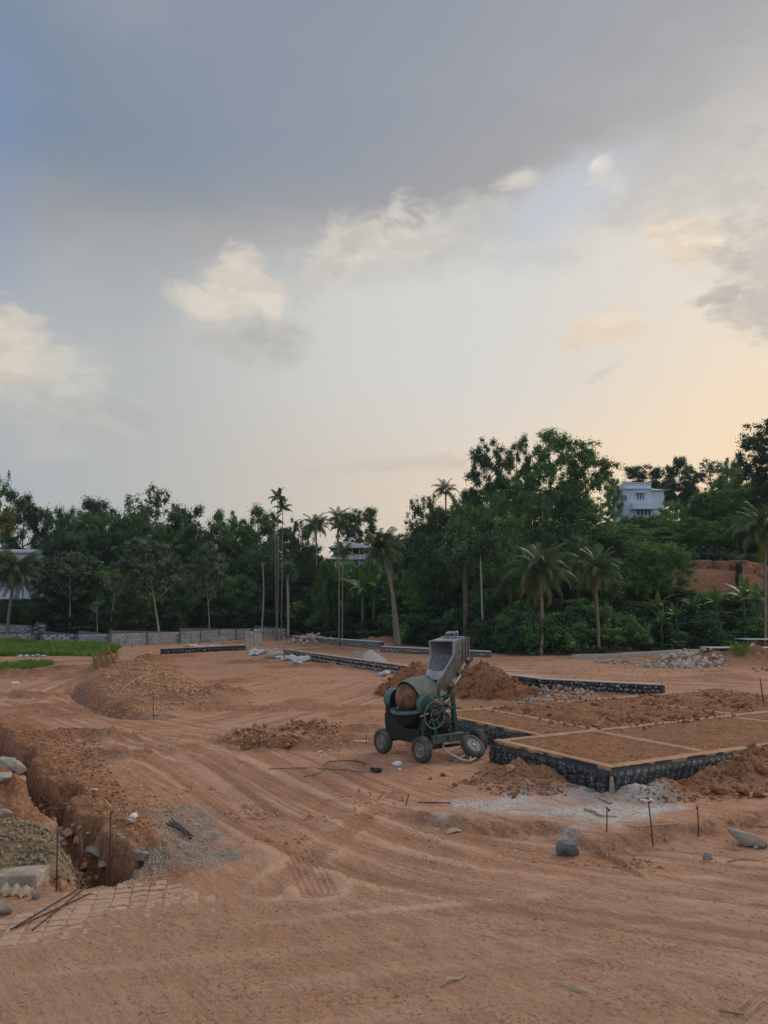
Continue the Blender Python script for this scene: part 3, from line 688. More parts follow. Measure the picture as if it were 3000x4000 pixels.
    # right side bearing guard (toward the viewer)
    m = MB(); Mg = frame3((.56, -.60, 1.24), (0, 1, 0), (0, 0, 1), (1, 0, 0))
    m.lathe([(.001, .10), (.20, .10), (.215, .085), (.215, -.12), (.19, -.13), (.001, -.13)], 32, Mg); m.build('bearing_guard', M_GREEN, root)
    m = MB(); m.lathe([(.218, .07), (.222, .07), (.222, -.10), (.218, -.10)], 32, Mg); m.build('guard_band', M_GREENL, root)
    m = MB()
    m.prism([(-.80, .48), (-.74, 1.14), (-.48, 1.14), (-.30, .48)], Mx(.55), .05); m.build('side_panel', M_GREEND, root)
    m = MB(); m.bar((.60, -.78, .50), (.60, -.64, 1.16), .08, .05, (1, 0, 0)); m.bar((.60, -.34, .50), (.60, -.52, 1.14), .08, .05, (1, 0, 0)); m.build('side_frame', M_POST, root)
    # handwheel
    hwl = empty('handwheel', (.84, -.585, 1.03)); hwl.parent = root
    Mh = frame3((0, 0, 0), (0, 1, 0), (0, 0, 1), (1, 0, 0))
    m = MB()
    for r_, t_ in ((.30, .014), (.112, .012)):
        m.tube([Mh@Vector((r_*math.cos(a), r_*math.sin(a), 0)) for a in np.linspace(0, 2*math.pi, 41)], t_, 8, cap=False)
    m.build('wheel_ring', M_IRON, hwl)
    for a in (.35, 2.2, 3.9, 5.2):
        s = MB(); s.bar((0, .11*math.cos(a), .11*math.sin(a)), (0, .295*math.cos(a), .295*math.sin(a)), .055, .010, (1, 0, 0)); s.build('spoke', M_POST, hwl)
    m = MB(); m.lathe([(.001, .02), (.075, .02), (.08, .0), (.08, -.24), (.001, -.24)], 20, Mh); m.build('hub', M_BLACKM, hwl)
    m = MB(); m.tube([(-.03, -.16, .05), (-.02, -.42, .0)], .011, 6); m.build('grip', M_PIPE, hwl)
    # post frame on the right and engine inside it
    m = MB(); m.bar((.62, .28, .55), (.60, .19, 1.42), .095, .06, (1, 0, 0)); m.build('post', M_POST, root)
    m = MB(); m.prism([(.06, .548), (.46, .548), (.36, .64), (.30, .84), (.24, .84), (.20, .66)], Mx(.575), .02); m.build('post_foot', M_POST, root)
    m = MB(); m.bar((.60, -.42, 1.385), (.60, .235, 1.40), .05, .045); m.build('top_rail', M_POST, root)
    m = MB(); m.bar((.62, -.34, 1.12), (.62, .20, 1.13), .05, .04); m.build('middle_rail', M_POST, root); m = MB(); m.bar((.62, -.3, .80), (.62, .26, .80), .05, .04); m.build('middle_rail', M_POST, root)
    m = MB(); m.bar((-.30, .28, .55), (-.30, .22, 1.40), .08, .06, (1, 0, 0)); m.bar((-.30, .24, 1.372), (.57, .215, 1.372), .05, .05); m.bar((-.30, -.34, 1.372), (-.30, .19, 1.372), .05, .05); m.build('back_frame', M_POST, root)
    en = empty('engine', (.22, -.03, .52)); en.parent = root
    m = MB(); m.box((0, 0, .10), (.50, .44, .20), None, .02); m.box((-.02, .0, .33), (.34, .28, .26), None, .02); m.build('crankcase', M_BLACKM, en)
    m = MB()
    for k in range(7): m.box((-.02, 0, .48+k*.028), (.29, .29, .012))
    m.box((-.02, 0, .69), (.24, .24, .05), None, .01); m.build('cylinder_fin', M_IRON, en)
    Mf = frame3((.30, 0, .30), (0, 1, 0), (0, 0, 1), (1, 0, 0))
    m = MB(); m.lathe([(.06, .03), (.12, .025), (.15, .04), (.20, .04), (.205, .0), (.205, -.05), (.001, -.05)], 32, Mf); m.build('flywheel', M_GREEND, en)
    m = MB(); m.tube([(.30, -.19, .42), (.30, -.45, .55)], .008, 6); m.tube([(.30, -.12, .13), (.30, -.4, .35)], .008, 6); m.build('drive_belt', M_BLACKM, en)
    m = MB(); m.tube([(-.05, .16, .60), (.02, .24, .62), (.12, .27, .60), (.30, .26, .52), (.34, .25, .1)], .018, 8); m.build('hose', M_BLACKM, en)
    m = MB(); m.lathe([(.001, .1), (.085, .1), (.09, .08), (.09, -.12), (.001, -.12)], 20, Matrix.Translation((.12, .12, .50))); m.build('air_filter', M_BLACKM, en)
    m = MB()
    for k in range(4): m.tube([(.33, -.08+.07*k, .14), (.36, -.06+.07*k, .30), (.33, -.03+.07*k, .44)], .016, 6)
    m.build('fuel_pipe', M_IRON, en)
    m = MB(); m.bar((.1, .35, 1.18), (.62, .30, 1.10), .30, .02, (0, .2, 1)); m.build('tray', M_BLACKM, root)
    # hopper
    hp = empty('hopper', (0, 0, 0)); hp.parent = root
    front = [(-.44, .40, 2.64), (.45, .40, 2.66), (.44, .385, 2.30), (.185, -.03, 1.53), (-.235, .02, 1.53), (-.40, .41, 2.28)]
    back = [(-.44, .80, 2.72), (.45, .80, 2.73), (.44, .80, 2.20), (.185, .30, 1.40), (-.235, .33, 1.40), (-.40, .80, 2.18)]
    def quad(mb, a, b, c, d): mb.addm([a, b, c, d], [(0, 1, 2, 3)])
    m = MB(); t_ = Vector((.012, 0, 0))
    for a, b in ((1, 2), (2, 3)):
        quad(m, front[a], back[a], back[b], front[b]); 
    for a, b in ((4, 5), (5, 0)): quad(m, front[a], back[a], back[b], front[b])
    m.build('side_plate', M_HOP, hp)
    m = MB(); quad(m, front[0], front[1], back[1], back[0]); m.build('top_plate', M_LIP, hp)
    # inside: a curved scoop from the top lip down to the outlet
    m = MB(); nx, ns = 10, 18; V = []
    for i in range(ns+1):
        s = i/ns
        z = 2.60-s*1.06; 
        hwid = np.interp(z, [1.53, 2.28, 2.64], [.20, .405, .43]); cx = np.interp(z, [1.53, 2.28, 2.64], [-.025, .01, .005])
        fy = np.interp(z, [1.53, 2.30, 2.64], [.0, .395, .40]); dp = np.interp(s, [0, .12, .35, .65, .8, 1], [.05, .26, .36, .22, .14, .19])
        for j in range(nx+1):
            t = j/nx*2-1
            V.append((cx+hwid*t*.985, fy+dp*(1-abs(t)**2.6)+.006, z))
    F = [(i*(nx+1)+j, i*(nx+1)+j+1, (i+1)*(nx+1)+j+1, (i+1)*(nx+1)+j) for i in range(ns) for j in range(nx)]
    m.addm(V, F, True); m.build('scoop', M_HOPIN, hp)
    m = MB(); V = []; F = []
    for i in range(9):
        s = i/8; t = s*2-1
        for k, (z_, yy_) in enumerate(((1.92+.05*t*t, .0), (1.72-.05*(1-t*t)+.05, .0))):
            hw_ = np.interp(z_, [1.53, 2.28], [.20, .405]); fy = np.interp(z_, [1.53, 2.30], [.0, .395])
            V.append((-.01+hw_*t*.99, fy-.004+.05*(1-t*t), z_))
    F = [(2*i, 2*i+1, 2*i+3, 2*i+2) for i in range(8)]
    m.addm(V, F, True); m.build('lip_plate', M_LIP, hp)
    for a, b in ((0, 5), (5, 4), (1, 2), (2, 3), (0, 1)):
        e = MB(); A, B = Vector(front[a]), Vector(front[b]); e.bar(A, B, .05 if (a, b) != (0, 1) else .03, .03, (0, 1, 0)); e.build('edge_flange', M_LIP, hp)
    m = MB(); quad(m, (-.43, .798, 2.71), (.44, .798, 2.72), (.43, .798, 2.20), (-.39, .798, 2.18)); quad(m, (-.39, .798, 2.18), (.43, .798, 2.2), (.185, .298, 1.40), (-.235, .328, 1.40)); m.build('back_plate', M_HOP, hp)
    m = MB(); m.box((.02, .95, 2.50), (.78, .03, .52)); m.box((.36, .87, 2.68), (.04, .14, .04)); m.box((.36, .87, 2.28), (.04, .14, .04)); m.box((-.3, .87, 2.68), (.04, .14, .04)); m.build('backing_plate', M_HOP, hp)
    m = MB(); m.bar((.461, .70, 2.70), (.461, .70, 2.21), .05, .03, (1, 0, 0)); m.bar((.461, .80, 2.70), (.461, .80, 2.2), .05, .03, (1, 0, 0)); m.build('stiffener', M_IRON, hp)
    m = MB(); m.bar((.458, .42, 2.32), (.458, .68, 2.42), .015, .012, (1, 0, 0)); m.build('weld_seam', M_IRON, hp)
    hn = MB(); hn.tube([(-.16, .66, 2.72), (-.14, .70, 2.83), (.16, .70, 2.84), (.18, .66, 2.73)], .022, 6); hn.tube([(-.14, .78, 2.74), (-.13, .78, 2.86), (.17, .78, 2.87), (.18, .78, 2.74)], .022, 6); hn.tube([(-.14, .70, 2.835), (-.13, .78, 2.865)], .02, 6); hn.tube([(.16, .70, 2.845), (.17, .78, 2.87)], .02, 6); hn.build('lifting_handle', M_LIP, hp)
    hn = MB(); hn.tube([(-.36, .74, 2.735), (.40, .76, 2.745)], .022, 6); hn.build('top_bar', M_LIP, hp)
    # ladder-like guide rails and ram behind the hopper
    A, B = Vector((.24, .10, 1.18)), Vector((.46, .92, 2.24))
    m = MB(); m.bar(A+Vector((0, .07, 0)), B+Vector((0, .09, 0)), .05, .06, (1, 0, 0)); m.build('guide_rail', M_IRON, root)
    m = MB(); m.bar(A+Vector((-.55, .07, 0)), B+Vector((-.75, .09, 0)), .05, .06, (1, 0, 0)); m.build('guide_rail', M_IRON, root)
    for k in range(6):
        p = A.lerp(B, .18+k*.145)+Vector((.0, -.01, .02)); e = MB(); e.box(p, (.05, .07, .10), Matrix.Rotation(-.5, 3, 'X'), .01); e.build('guide_roller', M_PIPE if k % 2 == 0 else M_BLACKM, root)
    m = MB(); m.tube([(.30, .26, 1.30), (.33, .42, 1.50)], .045, 10); m.build('ram_cylinder', M_BLACKM, root)
    m = MB(); m.tube([(.33, .42, 1.50), (.40, .66, 1.86)], .022, 10); m.build('ram_rod', M_CHROME, root)
    m = MB(); m.prism([(.08, 1.08), (.42, 1.28), (.30, 1.06), (.12, .98)], Mx(.30), .03); m.build('bracket', M_HOP, root)
    m = MB(); m.bar((.28, .02, 1.02), (.28, .16, 1.5), .12, .05, (1, 0, 0)); m.build('chute_plate', M_LIP, root)
    m = MB(); m.tube([(.62, -.35, 1.36), (.5, -.2, 1.05), (.56, -.1, .72), (.66, .0, .6)], .010, 6); m.build('cable', M_BLACKM, root)
build_mixer()

# spare wheel leaning on the tow bar, tow bar of pale pipes
def zg(x, y): return hz(x, y)
def spare():
    Y = 17.95; x, z = ZY(1846, 2916, Y)
    w = empty('spare_wheel', (x, Y, max(z, zg(x, Y)+.22)), 0, 'spare tyre with pale green rim tilted against the tow bar beside the mixer', 'tyre')
    w.rotation_mode = 'QUATERNION'; w.rotation_quaternion = Vector((0, -1, 0)).rotation_difference(Vector((.45, -.56, .70)).normalized()); wheel_parts(w, .30, .17, M_RIMG)
spare()
def tow_bar():
    pts = [(1722, 2904), (1745, 2938), (1800, 2966), (1836, 2974)]
    gz = zg(2.0, 18.)
    def at(q, h): return Vector((*P(*q, gz+h), gz+h))
    w = [at(q, h) for q, h in zip(pts, (.34, .20, .08, .05))]
    q = [at(k, h) for k, h in zip(((1806, 2918), (1842, 2940), (1872, 2952), (1838, 2974)), (.22, .12, .08, .05))]
    root = empty('tow_bar', w[-1], 0, 'pale pipe tow frame lying on the soil in front of the mixer', 'tow bar')
    def part(n, *ps):
        m = MB(); m.tube([Vector(p)-w[-1] for p in ps], .026, 8); m.build(n, M_PIPE, root)
    part('side_pipe', *w); part('side_pipe', q[2], w[-1]); part('cross_pipe', w[1], q[0]); part('cross_pipe', w[2].lerp(w[1], .15), q[1]); part('cross_pipe', q[1], w[3])
tow_bar()

# ------------------------------------------------------------------ plinth foundation coated with bitumen
E1 = Vector((.866, .5, 0)); E2 = Vector((-.5, .866, 0)); KX, KY = 4.25, 14.63; PH = .48
def ST(s, t, z=0.): return Vector((KX, KY, 0))+E1*s+E2*t+Vector((0, 0, z))
def m_bitumen(gg, b):
    o = gg.obj(); sp = gg.attr('speck')
    v = gg.voro(gg.vscale(o, (1, 1, .7)), 26., 'F1'); v2 = gg.voro(gg.vscale(o, (1, 1, .8)), 48., 'F1'); n = gg.noise(o, 6., 4, .6)
    spots = gg.m('MAXIMUM', gg.step(v, .36, .20), gg.step(v2, .30, .15))
    f = gg.mul(spots, gg.mul(gg.step(gg.add(sp, gg.mad(n, 1.2, -.6)), .25, .65), gg.step(gg.noise(o, 1.6, 3, .6), .34, .58, .25, 1.)))
    c = gg.mix(gg.step(n, .35, .65), (.006, .007, .009), (.017, .018, .021)); c = gg.mix(gg.mul(f, .92), c, (.36, .39, .43))
    gg.put(b.inputs['Base Color'], c); gg.put(b.inputs['Normal'], gg.bump(gg.add(gg.mul(f, -.3), gg.noise(o, 40., 4, .65)), .6, .015))
M_BIT = material('black_bitumen_coat', m_bitumen, .36, .5)
M_TOP = simple('dusty_plinth_top', (0.371, 0.208, 0.120), (0.464, 0.287, 0.178), 5., .5, .02, .9, .2)
M_MORT = simple('grey_mortar', (.22, .215, .205), (.36, .35, .33), 7., .5, .02, .9, .2)
def lumpy_wall(name, a, b, h, out, parent, arcs=True, seed=0, z0=-.25):
    """coated face from a to b (plan points), bulging brushed lumps"""
    a = Vector(a); b = Vector(b); L = (b-a).length; d = (b-a).normalized(); out = Vector(out)
    nu, nv_ = max(int(L/.022), 8), 26; V = []; sp = []
    us = np.linspace(0, L, nu); vs = np.linspace(z0, h, nv_); UU, VV = np.meshgrid(us, vs)
    # fan shaped brush lumps: slanting ridges
    ph = UU*(3.9 if arcs else 5.4)+(h-VV)*(1.3 if arcs else 2.3)*(1 if seed % 2 else -1)+fbm(UU*.9, VV*1.5, 3, 40+seed)*.9
    fr = ph-np.floor(ph); ridge = np.sqrt(np.clip(1-(2*fr-1)**2, 0, 1))
    low = sstep(h-VV, .03, .16)
    if arcs:
        r2 = np.floor(ph)*1.7; yb = (VV+.05*np.sin(r2*5)+.02*fbm(UU*3, VV*3, 2, 4))/.22; f2 = yb-np.floor(yb)
        ridge = ridge*np.sqrt(np.clip(1-(1-f2)**3, 0, 1))
    bul = low*(.035+ridge*(.062 if arcs else .045)+fbm(UU*7, VV*7, 3, 41)*.018)+np.clip((h-VV)/h, 0, 1.2)*.04
    speck = low*(ridge*1.2-.12)
    P0 = np.array(a)[None, None, :]+UU[..., None]*np.array(d)+bul[..., None]*np.array(out); P0[..., 2] = VV
    Vv = P0.reshape(-1, 3); i = np.arange(nv_-1)[:, None]*nu; j = np.arange(nu-1)[None, :]
    F = np.stack([i+j, i+j+1, i+nu+j+1, i+nu+j], -1).reshape(-1, 4)
    me = np_mesh(name, Vv, F, True); vattr(me, 'speck', speck.ravel()); return mesh_obj(name, me, M_BIT, parent)
def slab_strip(m, s0, t0, s1, t1, w, z, th=.3):
    a, b = ST(s0, t0, z-th/2), ST(s1, t1, z-th/2); m.bar(a, b, w, th)
def soil_patch(name, corners, z, amp, fine, parent, mat, res=.07, seed=0):
    s0, t0, s1, t1 = corners; nu, nv_ = int((s1-s0)/res)+2, int((t1-t0)/res)+2
    S, T = np.meshgrid(np.linspace(s0, s1, nu), np.linspace(t0, t1, nv_))
    edge = np.minimum(np.minimum(S-s0, s1-S), np.minimum(T-t0, t1-T)); k = sstep(edge, 0, .35)
    H = z-.03+k*(amp*(fbm(S*1.1, T*1.1, 4, 50+seed)+.2)+fine*fbm(S*5.5, T*5.5, 3, 51+seed, .7))
    X = KX+E1.x*S+E2.x*T; Y = KY+E1.y*S+E2.y*T
    i = np.arange(nv_-1)[:, None]*nu; j = np.arange(nu-1)[None, :]
    F = np.stack([i+j, i+j+1, i+nu+j+1, i+nu+j], -1).reshape(-1, 4)
    return mesh_obj(name, np_mesh(name, np.column_stack([X.ravel(), Y.ravel(), H.ravel()]), F, True), mat, parent)
def m_fill(gg, b):
    o = gg.obj(); n = gg.noise(o, 2.2, 5, .6); f = gg.noise(o, 16., 5, .68); g2 = gg.noise(o, 60., 3, .6)
    c = gg.mix(gg.step(n, .35, .65), (0.226, 0.101, 0.050), (0.297, 0.141, 0.075)); c = gg.mix(gg.mul(gg.step(f, .5, .64), .85), c, (0.406, 0.229, 0.137)); c = gg.mix(gg.mul(gg.step(f, .48, .36), .9), c, (0.070, 0.028, 0.013))
    gg.put(b.inputs['Base Color'], c); gg.put(b.inputs['Normal'], gg.bump(gg.add(f, gg.mul(g2, .35)), .7, .04))
M_FILL = material('red_soil_fill', m_fill, .95, .1)
def plinth():
    root = empty('plinth_foundation', ST(0, 0), 0, 'low soil filled plinth foundation with black bitumen coated sides beside the mixer', 'foundation')
    inv = Matrix.Translation(-ST(0, 0))
    def fix(o): o.matrix_local = inv @ o.matrix_local; return o
    S1, S2, S3 = 2.95, 8.05, 14.0; T1, T2 = 3.42, 8.1; SB = 1.33; w = .23
    fix(lumpy_wall('coated_face', ST(0, T1+w/2), ST(0, 0), PH-.012, -E1, root, True, 0))
    fix(lumpy_wall('coated_face', ST(0, 0), ST(S3, 0), PH-.012, -E2, root, False, 1))
    fix(lumpy_wall('coated_face', ST(SB, T2), ST(SB, T1+w/2), PH-.012, -E1, root, False, 2))
    fix(lumpy_wall('coated_face', ST(SB, T1+w/2), ST(0, T1+w/2), PH-.012, E2, root, False, 3))
    m = MB(); hw = w/2
    segs = [(0+hw, 0, 0+hw, T1+hw), (w, hw, S3, hw), (w, T1, S3, T1), (S1, w, S1, T1-hw), (S2, w, S2, T1-hw), (SB+hw, T1+hw, SB+hw, T2+hw), (SB+w, T2, S3, T2), (S1+.25, T1+hw, S1+.25, T2-hw), (S2+.55, T1+hw, S2+.55, T2-hw)]
    for q in segs:
        a, b = ST(q[0], q[1]), ST(q[2], q[3]); L_ = (b-a).length; d = (b-a)/L_; n_ = Vector((-d.y, d.x, 0)); N_ = max(int(L_/.09), 4); V = []
        for i in range(N_+1):
            c = a.lerp(b, i/N_); j1, j2 = [float(v) for v in fbm(np.array([c.x*4, c.x*4+9]), np.array([c.y*4, c.y*4+3]), 3, 33)*.05]; jz = float(fbm(c.x*5, c.y*5, 3, 34))*.012
            out = .5 if min(abs(q[0]-hw), abs(q[1])) < 1e-6 or q[0] == SB+hw else 1.
            V += [c-n_*w/2+Vector((0, 0, -.02)), c-n_*(w/2+j1*out)+Vector((0, 0, PH-.012+jz)), c-n_*(w/2-.03+j1*out)+Vector((0, 0, PH+jz)), c+Vector((0, 0, PH+.006-jz)), c+n_*(w/2-.03+j2)+Vector((0, 0, PH-jz)), c+n_*(w/2+j2)+Vector((0, 0, PH-.03)), c+n_*w/2+Vector((0, 0, -.02))]
        F = [(7*i+k, 7*i+7+k, 7*i+8+k, 7*i+1+k) for i in range(N_) for k in range(6)]+[tuple(range(7)), tuple(7*N_+k for k in range(6, -1, -1))]
        e = MB(); e.addm(V, F, False); fix(e.build('plinth_beam', M_TOP, root))
    cells = [((w, w, S1-hw, T1-hw), PH, .03, .012, M_FILL), ((S1+hw, w, S2-hw, T1-hw), PH, .05, .016, M_FILL), ((S2+hw, w, S3, T1-hw), PH, .05, .02, M_FILL),
             ((SB+w, T1+hw, S1+.25-hw, T2-hw), PH, .03, .012, M_FILL), ((S1+.25+hw, T1+hw, S2+.55-hw, T2-hw), PH+.03, .16, .06, M_FILL), ((S2+.55+hw, T1+hw, S3, T2-hw), PH+.02, .14, .06, M_FILL)]
    for k, (c, z, a, f_, mt) in enumerate(cells): fix(soil_patch('soil_fill', c, z, a, f_, root, mt, .07, k))
    # mortar fillet at the corner and the dark footing ledge
    m = MB(); m.tube([ST(-.10, -.10, -.15), ST(-.075, -.075, .15), ST(-.05, -.05, .33)], [.07, .05, .03], 8); fix(m.build('mortar_fillet', M_MORT, root))
    m = MB(); m.bar(ST(1.6, -.19, .03), ST(S3, -.19, .03), .20, .10); m.bar(ST(-.18, .3, .0), ST(-.18, 2.0, .0), .14, .06); fix(m.build('footing_ledge', M_MORT, root))
    # clods lying loose on the rough cells
    for (c, n, s) in (((S1+.5, T1+.3, S2+.2, T2-.3), 62, .19), ((S2+.8, T1+.4, S3-.3, T2-.3), 55, .21), ((S1+.3, T1+.2, S2, T1+1.2), 22, .22)):
        for k in range(n):
            sx, tx = RS.uniform(c[0], c[2]), RS.uniform(c[1], c[3]); p = ST(sx, tx, PH+.07)
            s_ = s*RS.uniform(.5, 1.25)
            yield_spots.append((p.x, p.y, p.z-.02, s_))
yield_spots = []
plinth()
stone_cloud('soil_crumbs', [(q[0]+RS.gauss(0, .5), q[1]+RS.gauss(0, .4), q[2]-.03, RS.uniform(.03, .12)) for q in yield_spots for _ in range(9)], ROCKS, M_CLOD, 'small crumbs of soil on the rear plinth cells')
place_stones('soil_clod', 'lump of red soil lying on the rough filled rear cells of the plinth', 'soil clod', 'soil clods on the rear cells of the plinth', yield_spots, R_CLOD+R_TAN)

# ------------------------------------------------------------------ rubble masonry foundations
def rubble_wall(a, b, h, thick, label, mortar, top, stone_meshes, size, gap=1.0, name='rubble_foundation', nmax=290, topw=None, z0=None):
    a = Vector((*a, 0)); b = Vector((*b, 0)); L = (b-a).length; d = (b-a)/L; nrm = Vector((d.y, -d.x, 0))
    if nrm.y > 0: nrm = -nrm                                   # toward the camera
    zb = z0 if z0 is not None else min(hz(a.x, a.y), hz(b.x, b.y), hz((a.x+b.x)/2, (a.y+b.y)/2))
    root = empty(name, (a.x, a.y, zb), 0, label, 'foundation' if 'foundation' in name else 'wall'); off = Vector((a.x, a.y, zb))
    m = MB(); m.bar(a+Vector((0, 0, h/2-.15))-nrm*thick/2, b+Vector((0, 0, h/2-.15))-nrm*thick/2, thick, h+.30); m.build('core', mortar, root)
    m = MB(); m.bar(a+d*-.02+Vector((0, 0, h+.02))-nrm*(thick/2-.03), b+d*.02+Vector((0, 0, h+.02))-nrm*(thick/2-.03), thick+.06, .04); m.build('coping', top, root)
    for k in (0, 1): root.children[k].location = Vector((0, 0, 0))-Vector((a.x, a.y, 0))+Vector((0, 0, 0))
    rows = max(int(h/size), 1); n = 0
    cols = int(L/(size*1.25)*gap)
    cells = [(r, c) for r in range(rows) for c in range(cols)]; RS.shuffle(cells)
    for (r, c) in cells[:nmax]:
        u = (c+.5+(r % 2)*.5+RS.uniform(-.22, .22))*L/cols
        if u > L-.05: continue
        z = (r+.5+RS.uniform(-.15, .15))*h/rows; s = size*RS.uniform(.7, 1.2)
        p = a+d*u+nrm*.015; o = mesh_obj('stone', RS.choice(stone_meshes), None, root, (p.x-a.x, p.y-a.y, z), None, (s*1.2, .13, s*.92))
        o.rotation_euler = (0, RS.uniform(-.6, .6), math.atan2(d.y, d.x))
    return root
M_MORTD = simple('dark_old_mortar', (.09, .09, .085), (.17, .165, .155), 7., .5, .02, .9, .2)  # darker mortar, so the pale stones stand out from it
M_BLKM = simple('black_coated_mortar', (.020, .022, .028), (.05, .052, .062), 7., .5, .02, .7, .3)
M_CTOP = simple('concrete_coping', (.34, .32, .29), (.46, .44, .40), 5., .3, .01, .85, .2)
M_CTOPW = simple('pale_concrete_coping', (.56, .57, .58), (.70, .71, .72), 5., .3, .01, .85, .2)
M_CTOPB = simple('dusty_brown_coping', (.36, .26, .18), (.46, .35, .26), 5., .3, .01, .85, .2)
M_STW = m_stone('pale_masonry_stone', (.28, .28, .27), (.44, .44, .43), (.20, .19, .18)); M_STD = m_stone('dark_masonry_stone', (.10, .11, .12), (.19, .19, .20), (.30, .28, .25))
R_STW, R_STD = rock_with(M_STW), rock_with(M_STD)
rubble_wall(P(2100, 2692), P(2590, 2720), .47, .42, 'black mortared rubble foundation wall with concrete top behind the stone heap', M_BLKM, M_CTOP, R_STW+R_STD, .155, 1.1)
xa, ya = P(1930, 2668); rubble_wall((xa, ya), P(2096, 2691), .47, .42, 'short rubble foundation wall piece between the red soil heap and the broken corner', M_BLKM, M_CTOP, R_STD, .155)
rubble_wall(P(1108, 2562), P(1600, 2640), .47, .42, 'long black rubble foundation wall with white sacks along its foot', M_BLKM, M_CTOPB, R_STW, .20, 1.3)
rubble_wall(P(640, 2556), P(960, 2540), .40, .5, 'far low rubble foundation strip with sacks in front of the block wall', M_BLKM, M_CTOPB, R_STD, .24, 1.0)
rubble_wall(P(1140, 2506), P(1482, 2534), .62, .5, 'rubble retaining wall with bright coping at the wood edge left of the mixer', M_MORTD, M_CTOPW, R_STW, .20, 1.2, 'retaining_wall')
rubble_wall(P(1486, 2546), P(1905, 2568), .42, .45, 'low retaining wall with bright coping running behind the mixer', M_MORTD, M_CTOPW, R_STW, .22, 1.1, 'retaining_wall')
def kerb(pts, h, w, label):
    pts = [Vector((*p, 0)) for p in pts]; z = hz(pts[0].x, pts[0].y)
    m = MB()
    for a, b in zip(pts[:-1], pts[1:]): m.bar(a+Vector((0, 0, hz(a.x, a.y)+h/2-.1)), b+Vector((0, 0, hz(b.x, b.y)+h/2-.1)), w, h+.2)
    o = m.build('kerb', M_CTOP); return tag(o, label, 'kerb')
kerb(px((2240, 2576), (2420, 2570), (2660, 2556), (2780, 2552)), .32, .35, 'thin concrete kerb at the wood edge on the right')

# ------------------------------------------------------------------ concrete block boundary walls
def m_block(name, c1, c2):
    def fn(gg, b):
        o = gg.pos(); rd = gg.node('ShaderNodeObjectInfo').outputs['Random']; n = gg.noise(o, 2.2, 5, .65)
        c = gg.mix(rd, c1, c2); c = gg.mix(gg.step(n, .5, .72, 0., .75), c, tuple(v*.45 for v in c1)); c = gg.mix(gg.step(gg.noise(gg.vscale(o, (1, 1, .25)), 3., 4, .6), .55, .75, 0., .5), c, (.10, .12, .09))
        gg.put(b.inputs['Base Color'], c); gg.put(b.inputs['Normal'], gg.bump(gg.noise(o, 20., 4, .6), .4, .01))
    return material(name, fn, .9, .2)
M_BLK = m_block('grey_concrete_block', (.31, .33, .35), (.45, .465, .48)); M_BLKJ = simple('dark_mortar_joint', (.10, .105, .11), (.16, .165, .17), 6., .3, .01)
M_BLKY = m_block('pale_new_block', (.40, .39, .33), (.52, .51, .44))
def block_mesh(l, h, d):
    m = MB(); m.box((0, 0, 0), (l, d, h), None, .012); me = m.mesh('block'); return me
def block_wall(pts, label, h, bl=.62, bh=.235, thick=.2, piers=True, zoff=0., drop=.25, Yd=None):
    """pts: (px, py foot) corners"""
    w = [Vector((*P(*q), 0)) for q in pts] if Yd is None else [Vector((ZY(*q, Yd)[0], Yd, 0)) for q in pts]
    zf_ = None if Yd is None else ZY(*pts[0], Yd)[1]
    root = empty('block_wall', (w[0].x, w[0].y, 0), 0, label, 'wall'); O = w[0].copy()
    core = MB(); rows = max(int(round(h/bh)), 1); me = block_mesh(bl-.03, bh-.025, thick+.02); me.materials.append(M_BLK); half = None
    count = 0
    for a, b in zip(w[:-1], w[1:]):
        L = (b-a).length; d = (b-a)/L; ang = math.atan2(d.y, d.x); za, zb = (hz(a.x, a.y)+zoff, hz(b.x, b.y)+zoff) if zf_ is None else (zf_, zf_)
        core.bar(a-O+Vector((0, 0, za+rows*bh/2-.15)), b-O+Vector((0, 0, zb+rows*bh/2-.5)), thick-.02, rows*bh+1.-.01)
        n = int(L/bl)
        for r in range(rows):
            for k in range(n):
                u = (k+.5+(r % 2)*.5-.25)*L/n
                if u > L-.2: continue
                p = a.lerp(b, u/L); z = za+(zb-za)*u/L+(r+.5)*bh
                o = mesh_obj('block', me, None, root, (p.x-O.x, p.y-O.y, z), (0, -math.atan2(zb-za, L)*-1*0, ang)); count += 1
        if piers:
            np_ = max(int(L/3.6), 1)
            for k in range(np_+1):
                p = a.lerp(b, k/np_); z = za+(zb-za)*k/np_
                e = MB(); e.box((p.x-O.x, p.y-O.y, z+rows*bh/2-.1), (.24, .30, rows*bh+.26), Matrix.Rotation(ang, 3, 'Z')); e.build('pier', M_BLKJ, root)
    core.build('core', M_BLKJ, root); return root
block_wall([(426, 2528), (700, 2514), (980, 2494)], 'long grey concrete block boundary wall with dark piers running back to the corner', 1.15)
block_wall([(990, 2494), (1122, 2493)], 'short dark concrete block wall end facing the site at the far corner', 1.15)
block_wall([(160, 2528), (300, 2526)], 'concrete block wall section with stepped top behind the tall grass, nearer the houses', 1.15)
block_wall([(302, 2527), (424, 2528)], 'concrete block wall section between the grass and the long pier wall', 1.15)
block_wall([(-60, 2516), (140, 2512)], 'low block wall stepping down at the left edge of the photo', .95, piers=False)
block_wall([(-80, 2478), (125, 2476)], 'upper block wall on the terrace at the far left edge', 1.0, piers=False, Yd=82.)
block_wall([(130, 2474), (175, 2472)], 'mossy tan block wall stub at the end of the upper terrace wall', 1.0, piers=False, Yd=82.)

